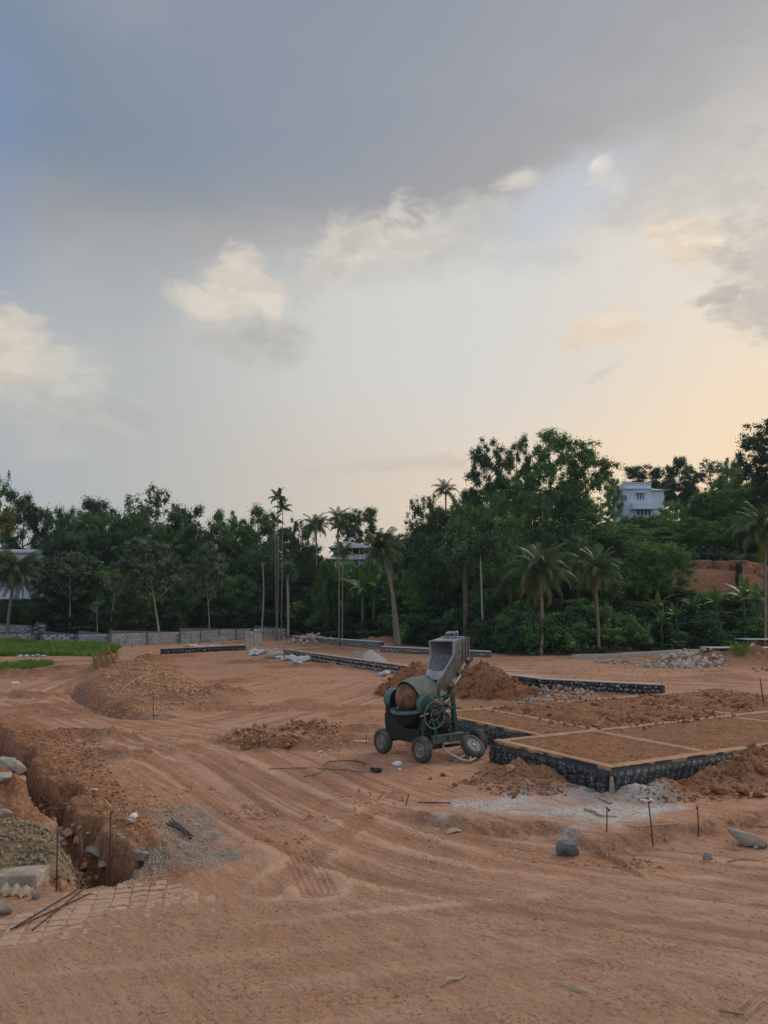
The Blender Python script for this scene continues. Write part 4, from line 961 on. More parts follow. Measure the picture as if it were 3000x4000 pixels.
# block stacks
def block_stack(pxl, pyl, cols, rows, deep, label, group, bl=.40, bh=.20, bd=.2, ang=.15, miss=()):
    x, y = P(pxl, pyl); z = hz(x, y); c, s = math.cos(ang), math.sin(ang); me = block_mesh(bl-.03, bh-.03, bd); me.materials.append(M_BLKY)
    cm = MB(); cm.box((0, 0, 0), (bd-.01, bl-.012, bh-.01), None, .012); me2 = cm.mesh('block'); me2.materials.append(M_BLKY)
    for r in range(rows):
        for k in range(cols):
            for q in range(deep):
                if (r, k) in miss: continue
                dx, dy = (k-(cols-1)/2)*bl+RS.uniform(-.015, .015), q*(bd+.01)+RS.uniform(-.02, .02)
                o = mesh_obj('concrete_block', me, None, None, (x+dx*c-dy*s, y+dx*s+dy*c, z+(r+.5)*bh-.02), (0, 0, ang+RS.uniform(-.03, .03)))
                tag(o, label, 'block', group)
block_stack(990, 2522, 4, 8, 2, 'pale concrete block in the tall stack in front of the block wall corner', 'concrete blocks in the tall stack', miss=((7, 0), (7, 1)))
block_stack(861, 2516, 3, 4, 2, 'pale concrete block in the low stack by the long block wall', 'concrete blocks in the low stack', miss=((3, 0), (3, 2)))
# ------------------------------------------------------------------ vegetation
def leaf_mat(name, stops, trans=.32, rough=.6):
    def fn(gg, b):
        t = gg.attr('tint'); rd = gg.node('ShaderNodeObjectInfo').outputs['Random']
        v = gg.m('FRACT', gg.add(gg.mul(t, .62), gg.mul(rd, .38)))
        v = gg.add(gg.mul(t, .6), gg.mul(rd, .4)); c = gg.ramp(v, stops)
        gg.put(b.inputs['Base Color'], c)
        tr = gg.node('ShaderNodeBsdfTranslucent'); gg.put(tr.inputs[0], gg.mix(.5, c, (.12, .17, .02)))
        mx = gg.node('ShaderNodeMixShader', ins={0: trans, 1: b.outputs[0], 2: tr.outputs[0]}); return mx.outputs[0]
    return material(name, fn, rough, .25)
ML_DARK = leaf_mat('dark_leaf', [(0., (0.013, 0.031, 0.019)), (.45, (0.031, 0.076, 0.041)), (.8, (0.064, 0.150, 0.073)), (1., (0.118, 0.234, 0.113))])
ML_MID = leaf_mat('green_leaf', [(0., (0.035, 0.082, 0.029)), (.5, (0.095, 0.210, 0.067)), (.85, (0.196, 0.384, 0.114)), (1., (0.343, 0.570, 0.172))])
ML_BRIGHT = leaf_mat('bright_leaf', [(0., (0.064, 0.160, 0.042)), (.5, (0.109, 0.253, 0.062)), (1., (0.194, 0.355, 0.097))])
ML_OLIVE = leaf_mat('olive_grey_leaf', [(0., (0.036, 0.061, 0.036)), (.5, (0.116, 0.183, 0.111)), (1., (0.253, 0.371, 0.225))])
ML_YEL = leaf_mat('yellow_green_leaf', [(0., (.07, .085, .015)), (.5, (.13, .14, .025)), (1., (.2, .19, .04))])
ML_PALM = leaf_mat('palm_leaf', [(0., (0.046, 0.085, 0.039)), (.5, (0.082, 0.140, 0.058)), (1., (0.144, 0.206, 0.085))], .2, .45)
ML_PALMD = leaf_mat('dry_palm_leaf', [(0., (.12, .09, .02)), (.5, (.20, .14, .03)), (1., (.22, .12, .05))], .3)
ML_BAN = leaf_mat('banana_leaf', [(0., (.06, .13, .035)), (.5, (.10, .19, .05)), (1., (.15, .24, .07))], .3, .4)
M_BARK = simple('grey_brown_bark', (.075, .062, .048), (.15, .13, .105), 4., .6, .03)
M_BARKP = simple('pale_bark', (.27, .26, .225), (.42, .41, .36), 5., .4, .02)
M_PALMT = simple('palm_trunk_bark', (.15, .135, .105), (.26, .235, .19), 5., .5, .02)
M_GREENT = simple('green_crownshaft', (.06, .10, .04), (.10, .15, .06), 5., .2, .01)
NR = np.random.RandomState(11)
def leaves(centers, radii, counts, size, flat=1., up=.6, tints=None, aspect=.45, rosette=False):
    C, Rr, T = [], [], []
    V = []; tint = []
    for (c, r, n, t) in zip(centers, radii, counts, tints):
        d = NR.normal(size=(n, 3)); d /= np.linalg.norm(d, axis=1)[:, None]
        rad = r*np.minimum(np.abs(NR.normal(.62, .42, (n, 1))), 1.9); p = d*rad*np.array([1, 1, flat])
        if rosette: p[:, 2] = np.abs(p[:, 2])*.6-.12*(p[:, 0]**2+p[:, 1]**2)/max(r, .1)
        p = p+np.array(c)
        nrm = d*np.array([1, 1, .6])+np.array([0, 0, up])+NR.normal(size=(n, 3))*.55; nrm /= np.linalg.norm(nrm, axis=1)[:, None]
        a = np.cross(nrm, NR.normal(size=(n, 3))+d*1.2*(1 if rosette else .3)); a /= np.linalg.norm(a, axis=1)[:, None]+1e-9
        if rosette: a = np.cross(nrm, np.cross(d, nrm)); a /= np.linalg.norm(a, axis=1)[:, None]+1e-9; a = a*1.
        bq = np.cross(nrm, a); s = size*NR.uniform(.7, 1.35, (n, 1))
        v = np.stack([p-a*s*.5, p+bq*s*aspect*.5-nrm*s*.08, p+a*s*.5-nrm*s*.12, p-bq*s*aspect*.5-nrm*s*.08], 1)
        V.append(v.reshape(-1, 3)); tint.append(np.clip(t+NR.normal(size=n)*.12, 0, 1))
    V = np.vstack(V); tint = np.concatenate(tint); return V, np.arange(len(V)).reshape(-1, 4), tint
def leaf_obj_mesh(name, V, F, tint, mat):
    me = np_mesh(name, V, F); fattr(me, 'tint', tint); me.materials.append(mat); return me
def make_tree(seed, H, trunk_h, cr, ch, n_limb, n_clump, leaf_n, leaf_s, clump_r, tr=.22, lean=(0, 0), style='dense', mat=ML_DARK, bark=M_BARK, gappy=0., flat=.75):
    """returns (trunk mesh, crown mesh) in metres, foot at the origin"""
    rnd = random.Random(seed); m = MB()
    top = Vector((lean[0], lean[1], H*.86)); pts = []
    for i in range(8):
        t = i/7; w = Vector((rnd.uniform(-.1, .1), rnd.uniform(-.1, .1), 0))*H*.03*(t > 0)
        pts.append(Vector((lean[0]*t**1.3, lean[1]*t**1.3, H*.86*t-.3*(i == 0)))+w)
    m.tube(pts, [tr*(1-.82*i/7)*(1.25 if i == 0 else 1) for i in range(8)], 7)
    def on_trunk(t):
        f = t*7; i = min(int(f), 6); return pts[i].lerp(pts[i+1], f-i)
    tips = []
    for k in range(n_limb):
        z = trunk_h+(H*.84-trunk_h)*(k+.5)/n_limb; a = on_trunk(min(z/(H*.86), 1)); ang = k*2.4+rnd.uniform(-.5, .5)
        f = (z-trunk_h)/max(H-trunk_h, .1); reach = cr*(1-.55*f**1.8)*rnd.uniform(.7, 1.05)
        e = a+Vector((math.cos(ang)*reach, math.sin(ang)*reach, reach*rnd.uniform(.25, .7)+.04*H)); mid = a.lerp(e, .5)+Vector((0, 0, -.08*reach))
        r0 = tr*.42*(1-.5*f); m.tube([a, mid, e], [r0, r0*.6, r0*.2], 5, False); tips.append(e); tips.append(mid.lerp(e, .5))
        for q in range(3):
            b = mid.lerp(e, rnd.uniform(-.2, .9)); ang2 = ang+rnd.choice((-1, 1))*rnd.uniform(.5, 1.1); l2 = reach*rnd.uniform(.3, .55)
            e2 = b+Vector((math.cos(ang2)*l2, math.sin(ang2)*l2, l2*rnd.uniform(.2, .9))); m.tube([b, e2], [r0*.4, r0*.12], 4, False); tips.append(e2)
    tips += [pts[-1]+Vector((0, 0, H*.08)), pts[-1]]
    tm = m.mesh('trunk'); tm.materials.append(bark)
    cs, rs, ns, ts = [], [], [], []
    for i in range(n_clump):
        t = tips[i % len(tips)]
        j = Vector((rnd.gauss(0, 1), rnd.gauss(0, 1), rnd.gauss(0, .8)))*(clump_r*.75 if i >= len(tips) else .15)
        if i > len(tips) and rnd.random() < (.55 if style != 'rosette' else .7):
            th = rnd.uniform(0, 6.28); u = rnd.uniform(-1, 1) if style != 'rosette' else rnd.uniform(-.75, 1); q = rnd.uniform(.45, 1.)**.5; zc_ = (trunk_h*.9+H)/2; w_ = math.sqrt(max(1-u*u, 0))
            k_ = 1+.25*math.sin(3*th+seed)+.2*math.sin(5*u+seed); j = Vector((lean[0]+math.cos(th)*cr*w_*q*k_, lean[1]+math.sin(th)*cr*w_*q*k_, zc_+u*(H-trunk_h*.9)/2*q))-t
        c = t+j; c.z = max(min(c.z, H-clump_r*.35), trunk_h*.8)
        r = clump_r*rnd.uniform(.6, 1.2); cs.append(c[:]); rs.append(r); ns.append(int(leaf_n*rnd.uniform(.6, 1.3))); ts.append(rnd.uniform(.1, .9))
    V, F, T = leaves(cs, rs, ns, leaf_s, flat, .6, ts, .5, style == 'rosette')
    return tm, leaf_obj_mesh('crown', V, F, T, mat), H, cr
PROTO = {}
def add_proto(k, *a, **kw): PROTO.setdefault(k, []).append(make_tree(*a, **kw))
for i, (mt) in enumerate((ML_DARK, ML_MID, ML_DARK, ML_MID)):
    add_proto('dense', 20+i, 13., 2.6, 4.2, 0, 11, 200, 120, .30, .85, .26, mat=mt)
for i, mt in enumerate((ML_MID, ML_DARK, ML_MID)):
    add_proto('tall', 40+i, 17., 7.5, 3.4, 0, 9, 150, 130, .27, .75, .22, (.5-.4*i, .3), mat=mt)
for i, mt in enumerate((ML_MID, ML_DARK)):
    add_proto('airy', 60+i, 14., 4., 4., 0, 10, 150, 70, .29, .8, .18, mat=mt)
for i, ln in enumerate(((-2.4, .2), (-1.6, .4), (.8, .3))):
    add_proto('umbrella', 80+i, 10.5, 3.9, 3.9, 0, 9, 210, 40, .46, .66, .16, ln, 'rosette', ML_OLIVE, M_BARKP, flat=.5)
add_proto('slender', 90, 8.5, 4.5, 1.5, 0, 5, 12, 26, .4, .6, .09, (.8, .1), 'dense', ML_OLIVE, M_BARKP)
for i, mt in enumerate((ML_DARK, ML_MID, ML_BRIGHT, ML_DARK)):
    add_proto('shrub', 95+i, 2.6, .2, 1.5, 0, 8, 42, 62, .26, .52, .05, mat=mt)
for i, mt in enumerate((ML_MID, ML_BRIGHT, ML_MID)): add_proto('bush', 120+i, 5., .4, 3., 0, 10, 130, 75, .30, .8, .07, mat=mt)
add_proto('yellow', 130, 14., 3.5, 4.2, 0, 10, 150, 80, .32, .85, .2, mat=ML_YEL)
for i, mt in enumerate((ML_BRIGHT, ML_MID, ML_BRIGHT)): add_proto('bright', 140+i, 9., 1.4, 3.6, 0, 10, 150, 90, .30, .85, .14, mat=mt)
GRP = {}
def plant_tree(kind, pxc, top, Y, label, cat='tree', group=None, wpx=None, var=None, rz=None, name=None, zfoot=None, mat=None, bark=None):
    """pxc: pixel column, top: pixel row of the tip, at depth Y"""
    X, zt = ZY(pxc, top, Y); zf = hz(X, Y) if zfoot is None else zfoot
    pr = PROTO[kind]; tm, cm, H, cr = pr[RS.randrange(len(pr)) if var is None else var]
    h = max(zt-zf, .8); sz = h/H; sx = sz if wpx is None else (wpx*Y/FPX)/(cr*1.15)
    root = empty(name or {'shrub': 'shrub', 'bush': 'bush'}.get(kind, 'tree'), (X, Y, zf-.05), RS.uniform(0, 6.28) if rz is None else rz, label, cat, group)
    t = mesh_obj('trunk' if kind not in ('shrub', 'bush') else 'stem', tm, None, root, None, None, (sx, sx, sz)); c = mesh_obj('crown' if kind not in ('shrub', 'bush') else 'foliage', cm, None, root, None, None, (sx, sx, sz))
    return root
# ---- palms
def frond_mesh(seed, L, droop, nl, ll, mat, wid=.05, sweep=.5, hang=.5):
    rnd = random.Random(seed); V = []; F = []; T = []; m = MB(); pts = []
    for i in range(11):
        t = i/10; ang = droop[0]+(droop[1]-droop[0])*t**1.2
        pts.append(Vector((0, 0, 0)) if i == 0 else pts[-1]+Vector((math.cos(ang), 0, math.sin(ang)))*L/10)
    m.tube(pts, [.035*(1-.8*i/10) for i in range(11)], 4, False)
    for k in range(nl):
        t = .14+.86*k/nl; f = t*10; i = min(int(f), 9); p = pts[i].lerp(pts[i+1], f-i); d = (pts[i+1]-pts[i]).normalized()
        l = ll*(.55+.9*math.sin(min(t*1.15+.12, 1)*math.pi)*.6)*rnd.uniform(.85, 1.1)
        for s in (-1, 1):
            o = (d*sweep+Vector((0, s, 0))*.85+Vector((0, 0, -hang*rnd.uniform(.5, 1.3)))).normalized(); q = p+o*l*.5; e = q+(o+Vector((0, 0, -.55*rnd.uniform(.5, 1.4)))).normalized()*l*.5
            w = d*wid*.5; b = len(V); V += [p-w, p+w, q+w*1.2, q-w*1.2, e]; F += [(b, b+1, b+2, b+3), (b+3, b+2, b+4)]
    m.addm(V, F); me = m.mesh('frond'); fattr(me, 'tint', NR.uniform(.2, .8, len(me.polygons))); me.materials.append(mat); return me
CF = [frond_mesh(1, 3.9, (1.3, .35), 40, 1.05, ML_PALM, .06, .55, .35), frond_mesh(2, 4.2, (.95, -.75), 42, 1.15, ML_PALM, .06, .45, .85),
      frond_mesh(3, 4.2, (.5, -1.25), 42, 1.15, ML_PALM, .06, .4, 1.2), frond_mesh(4, 4.0, (-.05, -1.5), 40, 1.1, ML_PALM, .06, .35, 1.3), frond_mesh(5, 3.7, (-.35, -1.45), 30, .9, ML_PALMD, .07, .4, .9)]
AF = [frond_mesh(11, 1.9, (1.3, .5), 20, .6, ML_PALM, .09, .6, .2), frond_mesh(12, 2.0, (.9, -.7), 20, .65, ML_PALM, .09, .5, .6), frond_mesh(13, 1.9, (.4, -1.3), 20, .6, ML_PALM, .09, .4, .9)]
def palm(pts_px, Y, label, group=None, kind='coconut_palm', s=1., dry=0, r=.15, nf=34, seed=0, zfoot=None, top_only=None, upright=0.):
    """pts_px: trunk pixel points from foot to crown"""
    W = [Vector((ZY(a, b, Y)[0], Y+.25*i*(.5-(seed % 3)*.3), ZY(a, b, Y)[1])) for i, (a, b) in enumerate(pts_px)]
    if zfoot != 'px': W[0].z = min(W[0].z, hz(W[0].x, Y))-.1
    root = empty(kind, W[0], 0, label, 'palm', group); rnd = random.Random(seed+77)
    sp = smooth_line([tuple(w-W[0]) for w in W], 6); n = len(sp); m = MB(); m.tube(sp, [r*(1.25 if i == 0 else 1-.3*i/n)*(1+.06*(i % 2)) for i in range(n)], 8); m.build('trunk', M_PALMT, root)
    top = Vector(sp[-1]); fr = CF if kind == 'coconut_palm' else AF
    if kind != 'coconut_palm':
        m = MB(); m.tube([top, top+Vector((0, 0, .9*s))], [r*1.05, r*.6], 8); m.build('crownshaft', M_GREENT, root); top = top+Vector((0, 0, .8*s))
    for k in range(nf):
        t = k/nf
        if kind == 'coconut_palm':
            me = fr[0] if t < .2+upright else fr[1] if t < .45+upright*.5 else fr[2] if t < .72 else fr[3]
            if k >= nf-dry: me = fr[4]
        else: me = fr[0] if t < .3 else fr[1] if t < .7 else fr[2]
        mesh_obj('frond', me, None, root, top+Vector((0, 0, .1*(1-t))), (rnd.uniform(-.35, .35), rnd.uniform(-.32, .28), k*2.39996+rnd.uniform(-.2, .2)), s*rnd.uniform(.85, 1.1))
    if kind == 'coconut_palm':
        m = MB()
        for k in range(7): c = top+Vector((.22*math.cos(k), .22*math.sin(k), -.22-.06*(k % 3))); m.lathe([(.001, -.12), (.08, -.08), (.11, 0), (.08, .08), (.001, .12)], 8, Matrix.Translation(c))
        tag(m.build('coconut_bunch', M_GREENT, root), kind='stuff')
    return root
# ---- banana
def ban_leaf(seed, L=2.0, W=.55, droop=(1.1, -.2)):
    rnd = random.Random(seed); V = []; F = []; pts = [Vector((0, 0, 0))]
    for i in range(1, 13):
        t = i/12; a = droop[0]+(droop[1]-droop[0])*t**1.5; pts.append(pts[-1]+Vector((math.cos(a), 0, math.sin(a)))*L/12)
    for i, p in enumerate(pts):
        t = i/12; w = W*.5*(math.sin(min(max((t-.12)/.88, 0), 1)**.75*math.pi)**.7 if t > .12 else .03)+.015
        dl = rnd.uniform(.75, 1.05); V += [p+Vector((0, -w*dl, -w*.25)), p, p+Vector((0, w*rnd.uniform(.75, 1.05), -w*.25))]
    for i in range(12):
        b = 3*i; F += [(b, b+1, b+4, b+3), (b+1, b+2, b+5, b+4)]
    me = raw_mesh('leaf', V, F, True); fattr(me, 'tint', [rnd.uniform(.3, .7)]*len(F)); me.materials.append(ML_BAN); return me
BL = [ban_leaf(1, 2.0, .55, (1.45, 1.0)), ban_leaf(2, 2.2, .6, (1.2, .0)), ban_leaf(3, 2.2, .6, (.9, -.7)), ban_leaf(4, 2.0, .5, (.5, -1.1))]
def banana(pxc, top, foot, Y, label, group, seed, nl=8):
    X, zt = ZY(pxc, top, Y); zf = ZY(pxc, foot, Y)[1]; zf = min(zf, hz(X, Y)+2.); h = zt-zf; s = h/3.7; rnd = random.Random(seed)
    z0 = hz(X, Y); root = empty('banana_plant', (X, Y, z0), rnd.uniform(0, 6), label, 'banana plant', group)
    m = MB(); m.tube([(0, 0, -.1), (.05, 0, (zf-z0)+1.0*s), (.08, .02, (zf-z0)+1.8*s)], [.13*s, .11*s, .06*s], 8); m.build('stem', M_GREENT, root)
    for k in range(nl):
        me = BL[0] if k < 2 else BL[1] if k < 4 else BL[2] if k < 7 else BL[3]
        mesh_obj('leaf', me, None, root, (.08, .02, (zf-z0)+1.75*s), (rnd.uniform(-.3, .3), rnd.uniform(-.2, .2), k*2.4+rnd.uniform(-.3, .3)), s*rnd.uniform(.85, 1.15))

# ---- the woods: skyline trees first (each its own label)
A = plant_tree
A('yellow', -40, 1940, 78, 'yellow green leafy tree cut by the left edge of the photo', wpx=115, var=0)
A('airy', -30, 1815, 92, 'tall dark tree behind the yellow green one at the left edge', wpx=70, var=0)
A('dense', 100, 1925, 108, 'dark skyline tree behind the left house', wpx=110, var=0)
A('dense', 235, 1985, 112, 'low rounded skyline tree between the left house roof and the first big dome', wpx=80, var=1)
A('dense', 395, 1955, 112, 'wide dark skyline tree left of the tallest dome on the left', wpx=120, var=2)
A('dense', 520, 1985, 106, 'skyline tree squeezed left of the tallest dome crown', wpx=80, var=3)
A('airy', 615, 1900, 110, 'tallest dome shaped tree of the left skyline', wpx=115, var=1)
A('dense', 720, 1975, 108, 'dark skyline tree on the right shoulder of the tallest dome', wpx=95, var=0)
A('dense', 865, 1985, 118, 'flat topped skyline tree left of the dark tree by the areca palms', wpx=85, var=3)
A('tall', 1010, 1962, 110, 'dark open crowned tree just left of the tall areca palms', wpx=85, var=0)
A('airy', 1180, 2020, 108, 'loose skyline tree right of the tall areca palms', wpx=65, var=1)
A('dense', 1402, 1985, 135, 'hazy dark tree rising behind the tin roofed house', wpx=95, var=2)
A('airy', 1650, 1925, 92, 'sparse dark tree with sky showing through left of the big right hand trees', wpx=75, var=1)
A('tall', 1895, 1705, 84, 'tall clumpy tree at the left of the big right hand skyline group', wpx=85, var=1)
A('tall', 2010, 1708, 88, 'tall clumpy tree second of the big right hand skyline group', wpx=70, var=0)
A('tall', 2150, 1668, 86, 'tallest tree of the right hand group with bare limbs against the sky', wpx=95, var=2)
A('tall', 2290, 1700, 84, 'broad clumpy tree at the right of the tall skyline group left of the white house', wpx=120, var=0)
A('dense', 2395, 1865, 128, 'dark bushy tree touching the left side of the white hill house', wpx=38, var=1)
A('dense', 2510, 1815, 150, 'dark spreading tree behind the white hill house roof', wpx=100, var=2)
A('dense', 2650, 1780, 146, 'dark round tree on the skyline right of the white hill house', wpx=75, var=0)
A('airy', 2770, 1800, 140, 'airy spreading tree on the skyline between the house and the right edge', wpx=100, var=1)
A('dense', 2860, 1795, 132, 'dark skyline tree left of the big tree at the right edge', wpx=80, var=3)
A('tall', 2985, 1640, 96, 'big dark tree cut by the right edge of the photo', wpx=130, var=1)
A('dense', 2425, 1905, 145, 'dark tree filling the gap at the back left of the white hill house', wpx=60, var=1)
A('dense', 2630, 1885, 142, 'dark tree filling the gap at the back right of the white hill house', wpx=60, var=2)
A('airy', 2395, 1985, 108, 'light green tree hiding the lower left of the white hill house', wpx=62, var=0, mat=None)
A('airy', 2625, 1950, 112, 'light green tree hiding the lower right of the white hill house', wpx=62, var=0)
for q, t in ((2455, 2025), (2500, 2018), (2550, 2016), (2590, 2010)): A('shrub', q, t, 121, 'bush right below the white hill house facade', 'shrub', 'bushes below the white hill house', wpx=48, var=2)
# ---- fill rows
MIDP = ([0, 120, 250, 420, 600, 760, 900, 1000, 1150, 1260, 1300, 1450, 1520, 1620, 1720, 1850, 2000, 2150, 2300, 2380, 2430, 2600, 2660, 2800, 3000], [2290, 2270, 2010, 2010, 2000, 2040, 2040, 2040, 2080, 2100, 2215, 2215, 2100, 2040, 1950, 1870, 1860, 1850, 1850, 1940, 2040, 2040, 1900, 1880, 1830])
FRP = ([0, 130, 220, 420, 640, 900, 1000, 1150, 1260, 1320, 1450, 1560, 1700, 1800, 1950, 2080, 2200, 2300, 2420, 2600, 2660, 2900, 3000], [2350, 2330, 2180, 2200, 2180, 2130, 2130, 2160, 2190, 2260, 2260, 2200, 2080, 1980, 1960, 2010, 2080, 2080, 2090, 2100, 2010, 2010, 2050])
def ybound(p): return float(np.interp((p-1500)/FPX*1.03, AZB, YB))
def zone(p): return ('behind the long block wall' if p < 1120 else 'around the tin roofed house' if p < 1640 else 'below the tall right hand skyline group' if p < 2380 else 'on the slope below the white hill house')
for (pr, off, step_, n_) in ((MIDP, 30, 95, 'upper'), (MIDP, 20, 110, 'middle'), (FRP, 11, 120, 'front')):
    p = -110
    while p < 3130:
        p += step_*RS.uniform(.75, 1.25); Y = ybound(p)+off*RS.uniform(.85, 1.2)
        if p > 2380 and off > 15: Y += 14
        if p > 2300 and off < 15: Y += 16
        top = np.interp(p, *pr)+RS.uniform(-15, 45)+(40 if off == 20 else 0)
        if (1270 < p < 1480 and off < 25) and top < 2215: top = 2225
        if 2330 < p < 2700: top = max(top, 2060+RS.uniform(0, 30))
        kind = RS.choice(('dense', 'dense', 'airy') if p < 1700 or off < 15 else ('dense', 'airy', 'tall', 'dense'))
        zz = zone(p); va = RS.choice((0, 2, 0, 2, 1) if p < 1640 else (1, 3, 1, 3, 0)) if kind == 'dense' else (RS.choice((1, 1, 0) if p < 1640 else (0, 0, 1)) if kind == 'airy' else None)
        A(kind, p, top, Y, f'dark leafy tree in the {n_} rows {zz}', 'tree', f'trees of the {n_} rows {zz}', wpx=RS.uniform(75, 110), var=va)
p = -70
while p < 1250:
    p += RS.uniform(60, 95); Y = ybound(p)+RS.uniform(7, 10)
    A('dense' if RS.random() < .7 else 'bright', p, RS.uniform(2215, 2300) if p > 230 else RS.uniform(2335, 2370), Y, 'low dark leafy tree filling the wood behind the block wall', 'tree', 'low trees behind the block wall', wpx=RS.uniform(60, 95), var=RS.choice((0, 2)) if RS.random() < .8 else 1)
# ---- special trees on the left with pale trunks
A('umbrella', 640, 2105, 79.5, 'umbrella crowned tree with a bright leaning pale trunk behind the long wall', wpx=135, var=0, rz=.1)
A('umbrella', 290, 2150, 82.5, 'umbrella crowned tree with forked crooked trunk, leftmost of the pale ones', wpx=120, var=2, rz=2.2)
A('umbrella', 830, 2120, 85, 'thin umbrella crowned tree with pale trunk right of the bright leaning one', wpx=80, var=1, rz=.9)
A('slender', 440, 2190, 79.5, 'slender pale forked sapling between the two broad umbrella crowned trees', wpx=45, rz=.5)
A('slender', 390, 2300, 78.5, 'small slender pale sapling beside the forked crooked tree', wpx=35, rz=2.5)
def pole(pxs, Y, r, label, mat=M_BARKP):
    W = [Vector((ZY(a, b, Y)[0], Y, ZY(a, b, Y)[1])) for a, b in pxs]; W[0].z = min(W[0].z, hz(W[0].x, Y)-.1)
    m = MB(); root = empty('tree', W[0], 0, label, 'tree'); m.tube(smooth_line([tuple(w-W[0]) for w in W], 5), r, 7); m.build('trunk', mat, root)
    cs = [tuple(W[-1]-W[0]+Vector((RS.gauss(0, .8), RS.gauss(0, .8), RS.gauss(.3, .6)))) for _ in range(12)]
    V, F, T = leaves(cs, [.8]*12, [60]*12, .35, .8, .5, [RS.random() for _ in range(12)], .5); mesh_obj('crown', leaf_obj_mesh('crown', V, F, T, ML_DARK), None, root)
pole([(1022, 2410), (1030, 2330), (1026, 2200)], 91, .09, 'thin straight pale trunk in the dark wood above the wall corner')
pole([(1128, 2430), (1125, 2340), (1122, 2240)], 93, .16, 'brownish straight trunk in the dark wood right of the wall end')
pole([(1893, 2510), (1884, 2400), (1880, 2270), (1876, 2150)], 64, .07, 'slim mottled pale trunk right of the raised hopper')
pole([(1818, 2480), (1818, 2380), (1815, 2200)], 66, .22, 'thick dark trunk standing behind the raised hopper', M_BARK)
pole([(2240, 2330), (2225, 2200), (2215, 2090)], 72, .13, 'grey mottled trunk between the two coconut palms')
pole([(2128, 2080), (2118, 2000), (2114, 1960)], 78, .1, 'short pale trunk glimpsed high in the right hand group')
# ---- palms
palm([(1562, 2450), (1540, 2360), (1515, 2230), (1488, 2155)], 66, 'leaning coconut palm with bare curved trunk left of the mixer hopper', s=.62, r=.17, seed=1, upright=.1, dry=2)
palm([(1548, 2420), (1530, 2290), (1528, 2150)], 68, 'upright coconut palm right behind the leaning palm', s=.52, r=.13, seed=2, nf=18, dry=3)
palm([(2110, 2480), (2120, 2420), (2118, 2330), (2112, 2235)], 58, 'broad coconut palm with yellowing fronds right of the hopper', s=.78, r=.15, seed=3, dry=5, nf=34)
palm([(2338, 2480), (2335, 2400), (2330, 2310), (2335, 2235)], 61, 'dark coconut palm standing right of the yellowing palm', s=.62, r=.13, seed=4, dry=3, nf=30)
palm([(2982, 2420), (2990, 2280), (2988, 2150), (2975, 2065)], 64, 'coconut palm with slim trunk at the right edge of the photo', s=.78, r=.12, seed=5, dry=3)
palm([(28, 2436), (40, 2340), (55, 2240)], 79, 'large coconut palm hiding the left house', s=.9, r=.17, seed=6, nf=36, dry=2)
palm([(1240, 2250), (1236, 2140), (1232, 2055)], 104, 'coconut palm crown on the skyline left of the tin roofed house', s=.6, r=.13, seed=7)
palm([(1320, 2240), (1318, 2130), (1322, 2025)], 100, 'coconut palm crown on the skyline straight above the tin roof', s=.5, r=.12, seed=8, nf=18)
palm([(1742, 2150), (1742, 2000), (1742, 1915)], 88, 'small coconut palm crown at the left foot of the tall skyline group', s=.45, r=.11, seed=9, nf=18)
palm([(330, 2300), (330, 2150), (330, 2060)], 100, 'pale coconut palm crown half hidden in the left skyline', s=.65, r=.12, seed=10)
for i, (q, lab) in enumerate([([(1085, 2380), (1086, 2200), (1084, 1965)], 'tallest areca palm of the trio on the left of the centre skyline'), ([(1101, 2380), (1102, 2200), (1104, 2010)], 'second areca palm right beside the tallest one'), ([(1083, 2330), (1076, 2180), (1074, 2060)], 'lower areca palm left of the two tall arecas')]):
    palm(q, 86+i, lab, 'areca palms', 'areca_palm', .72, 0, .062, 10, i)
for i, (q, lab) in enumerate([([(1325, 2420), (1325, 2260), (1322, 2085)], 'taller areca palm in front of the tin roofed house'), ([(1338, 2390), (1338, 2280), (1338, 2190)], 'shorter areca palm in front of the tin roofed house')]):
    palm(q, 74+i, lab, 'areca palms by the tin roofed house', 'areca_palm', .75, 0, .065, 12, 5+i)
# ---- bananas
for i, (a, t, f, Y, lab) in enumerate([(2565, 2300, 2440, 68, 'banana plant with upright pale leaves below the cut bank'), (2700, 2310, 2430, 71, 'banana plant with drooping leaves under the middle of the cut bank'), (2790, 2290, 2420, 70, 'tall banana plant right of the drooping one'), (2900, 2240, 2410, 69, 'largest banana plant with a spear leaf near the right edge'), (2960, 2270, 2420, 68, 'banana plant at the foot of the right edge palm'), (2640, 2350, 2460, 67, 'small banana plant low in the bushes on the right'), (2580, 2370, 2480, 66, 'short banana plant low in front of the upright leaved one')]):
    banana(a, t, f, Y, lab, None, i)
for i, (a, lab) in enumerate([(1420, 'banana plant in front of the tin roofed house veranda'), (1460, 'banana plant right of the veranda post')]): banana(a, 2195, 2260, 86, lab, None, 30+i)
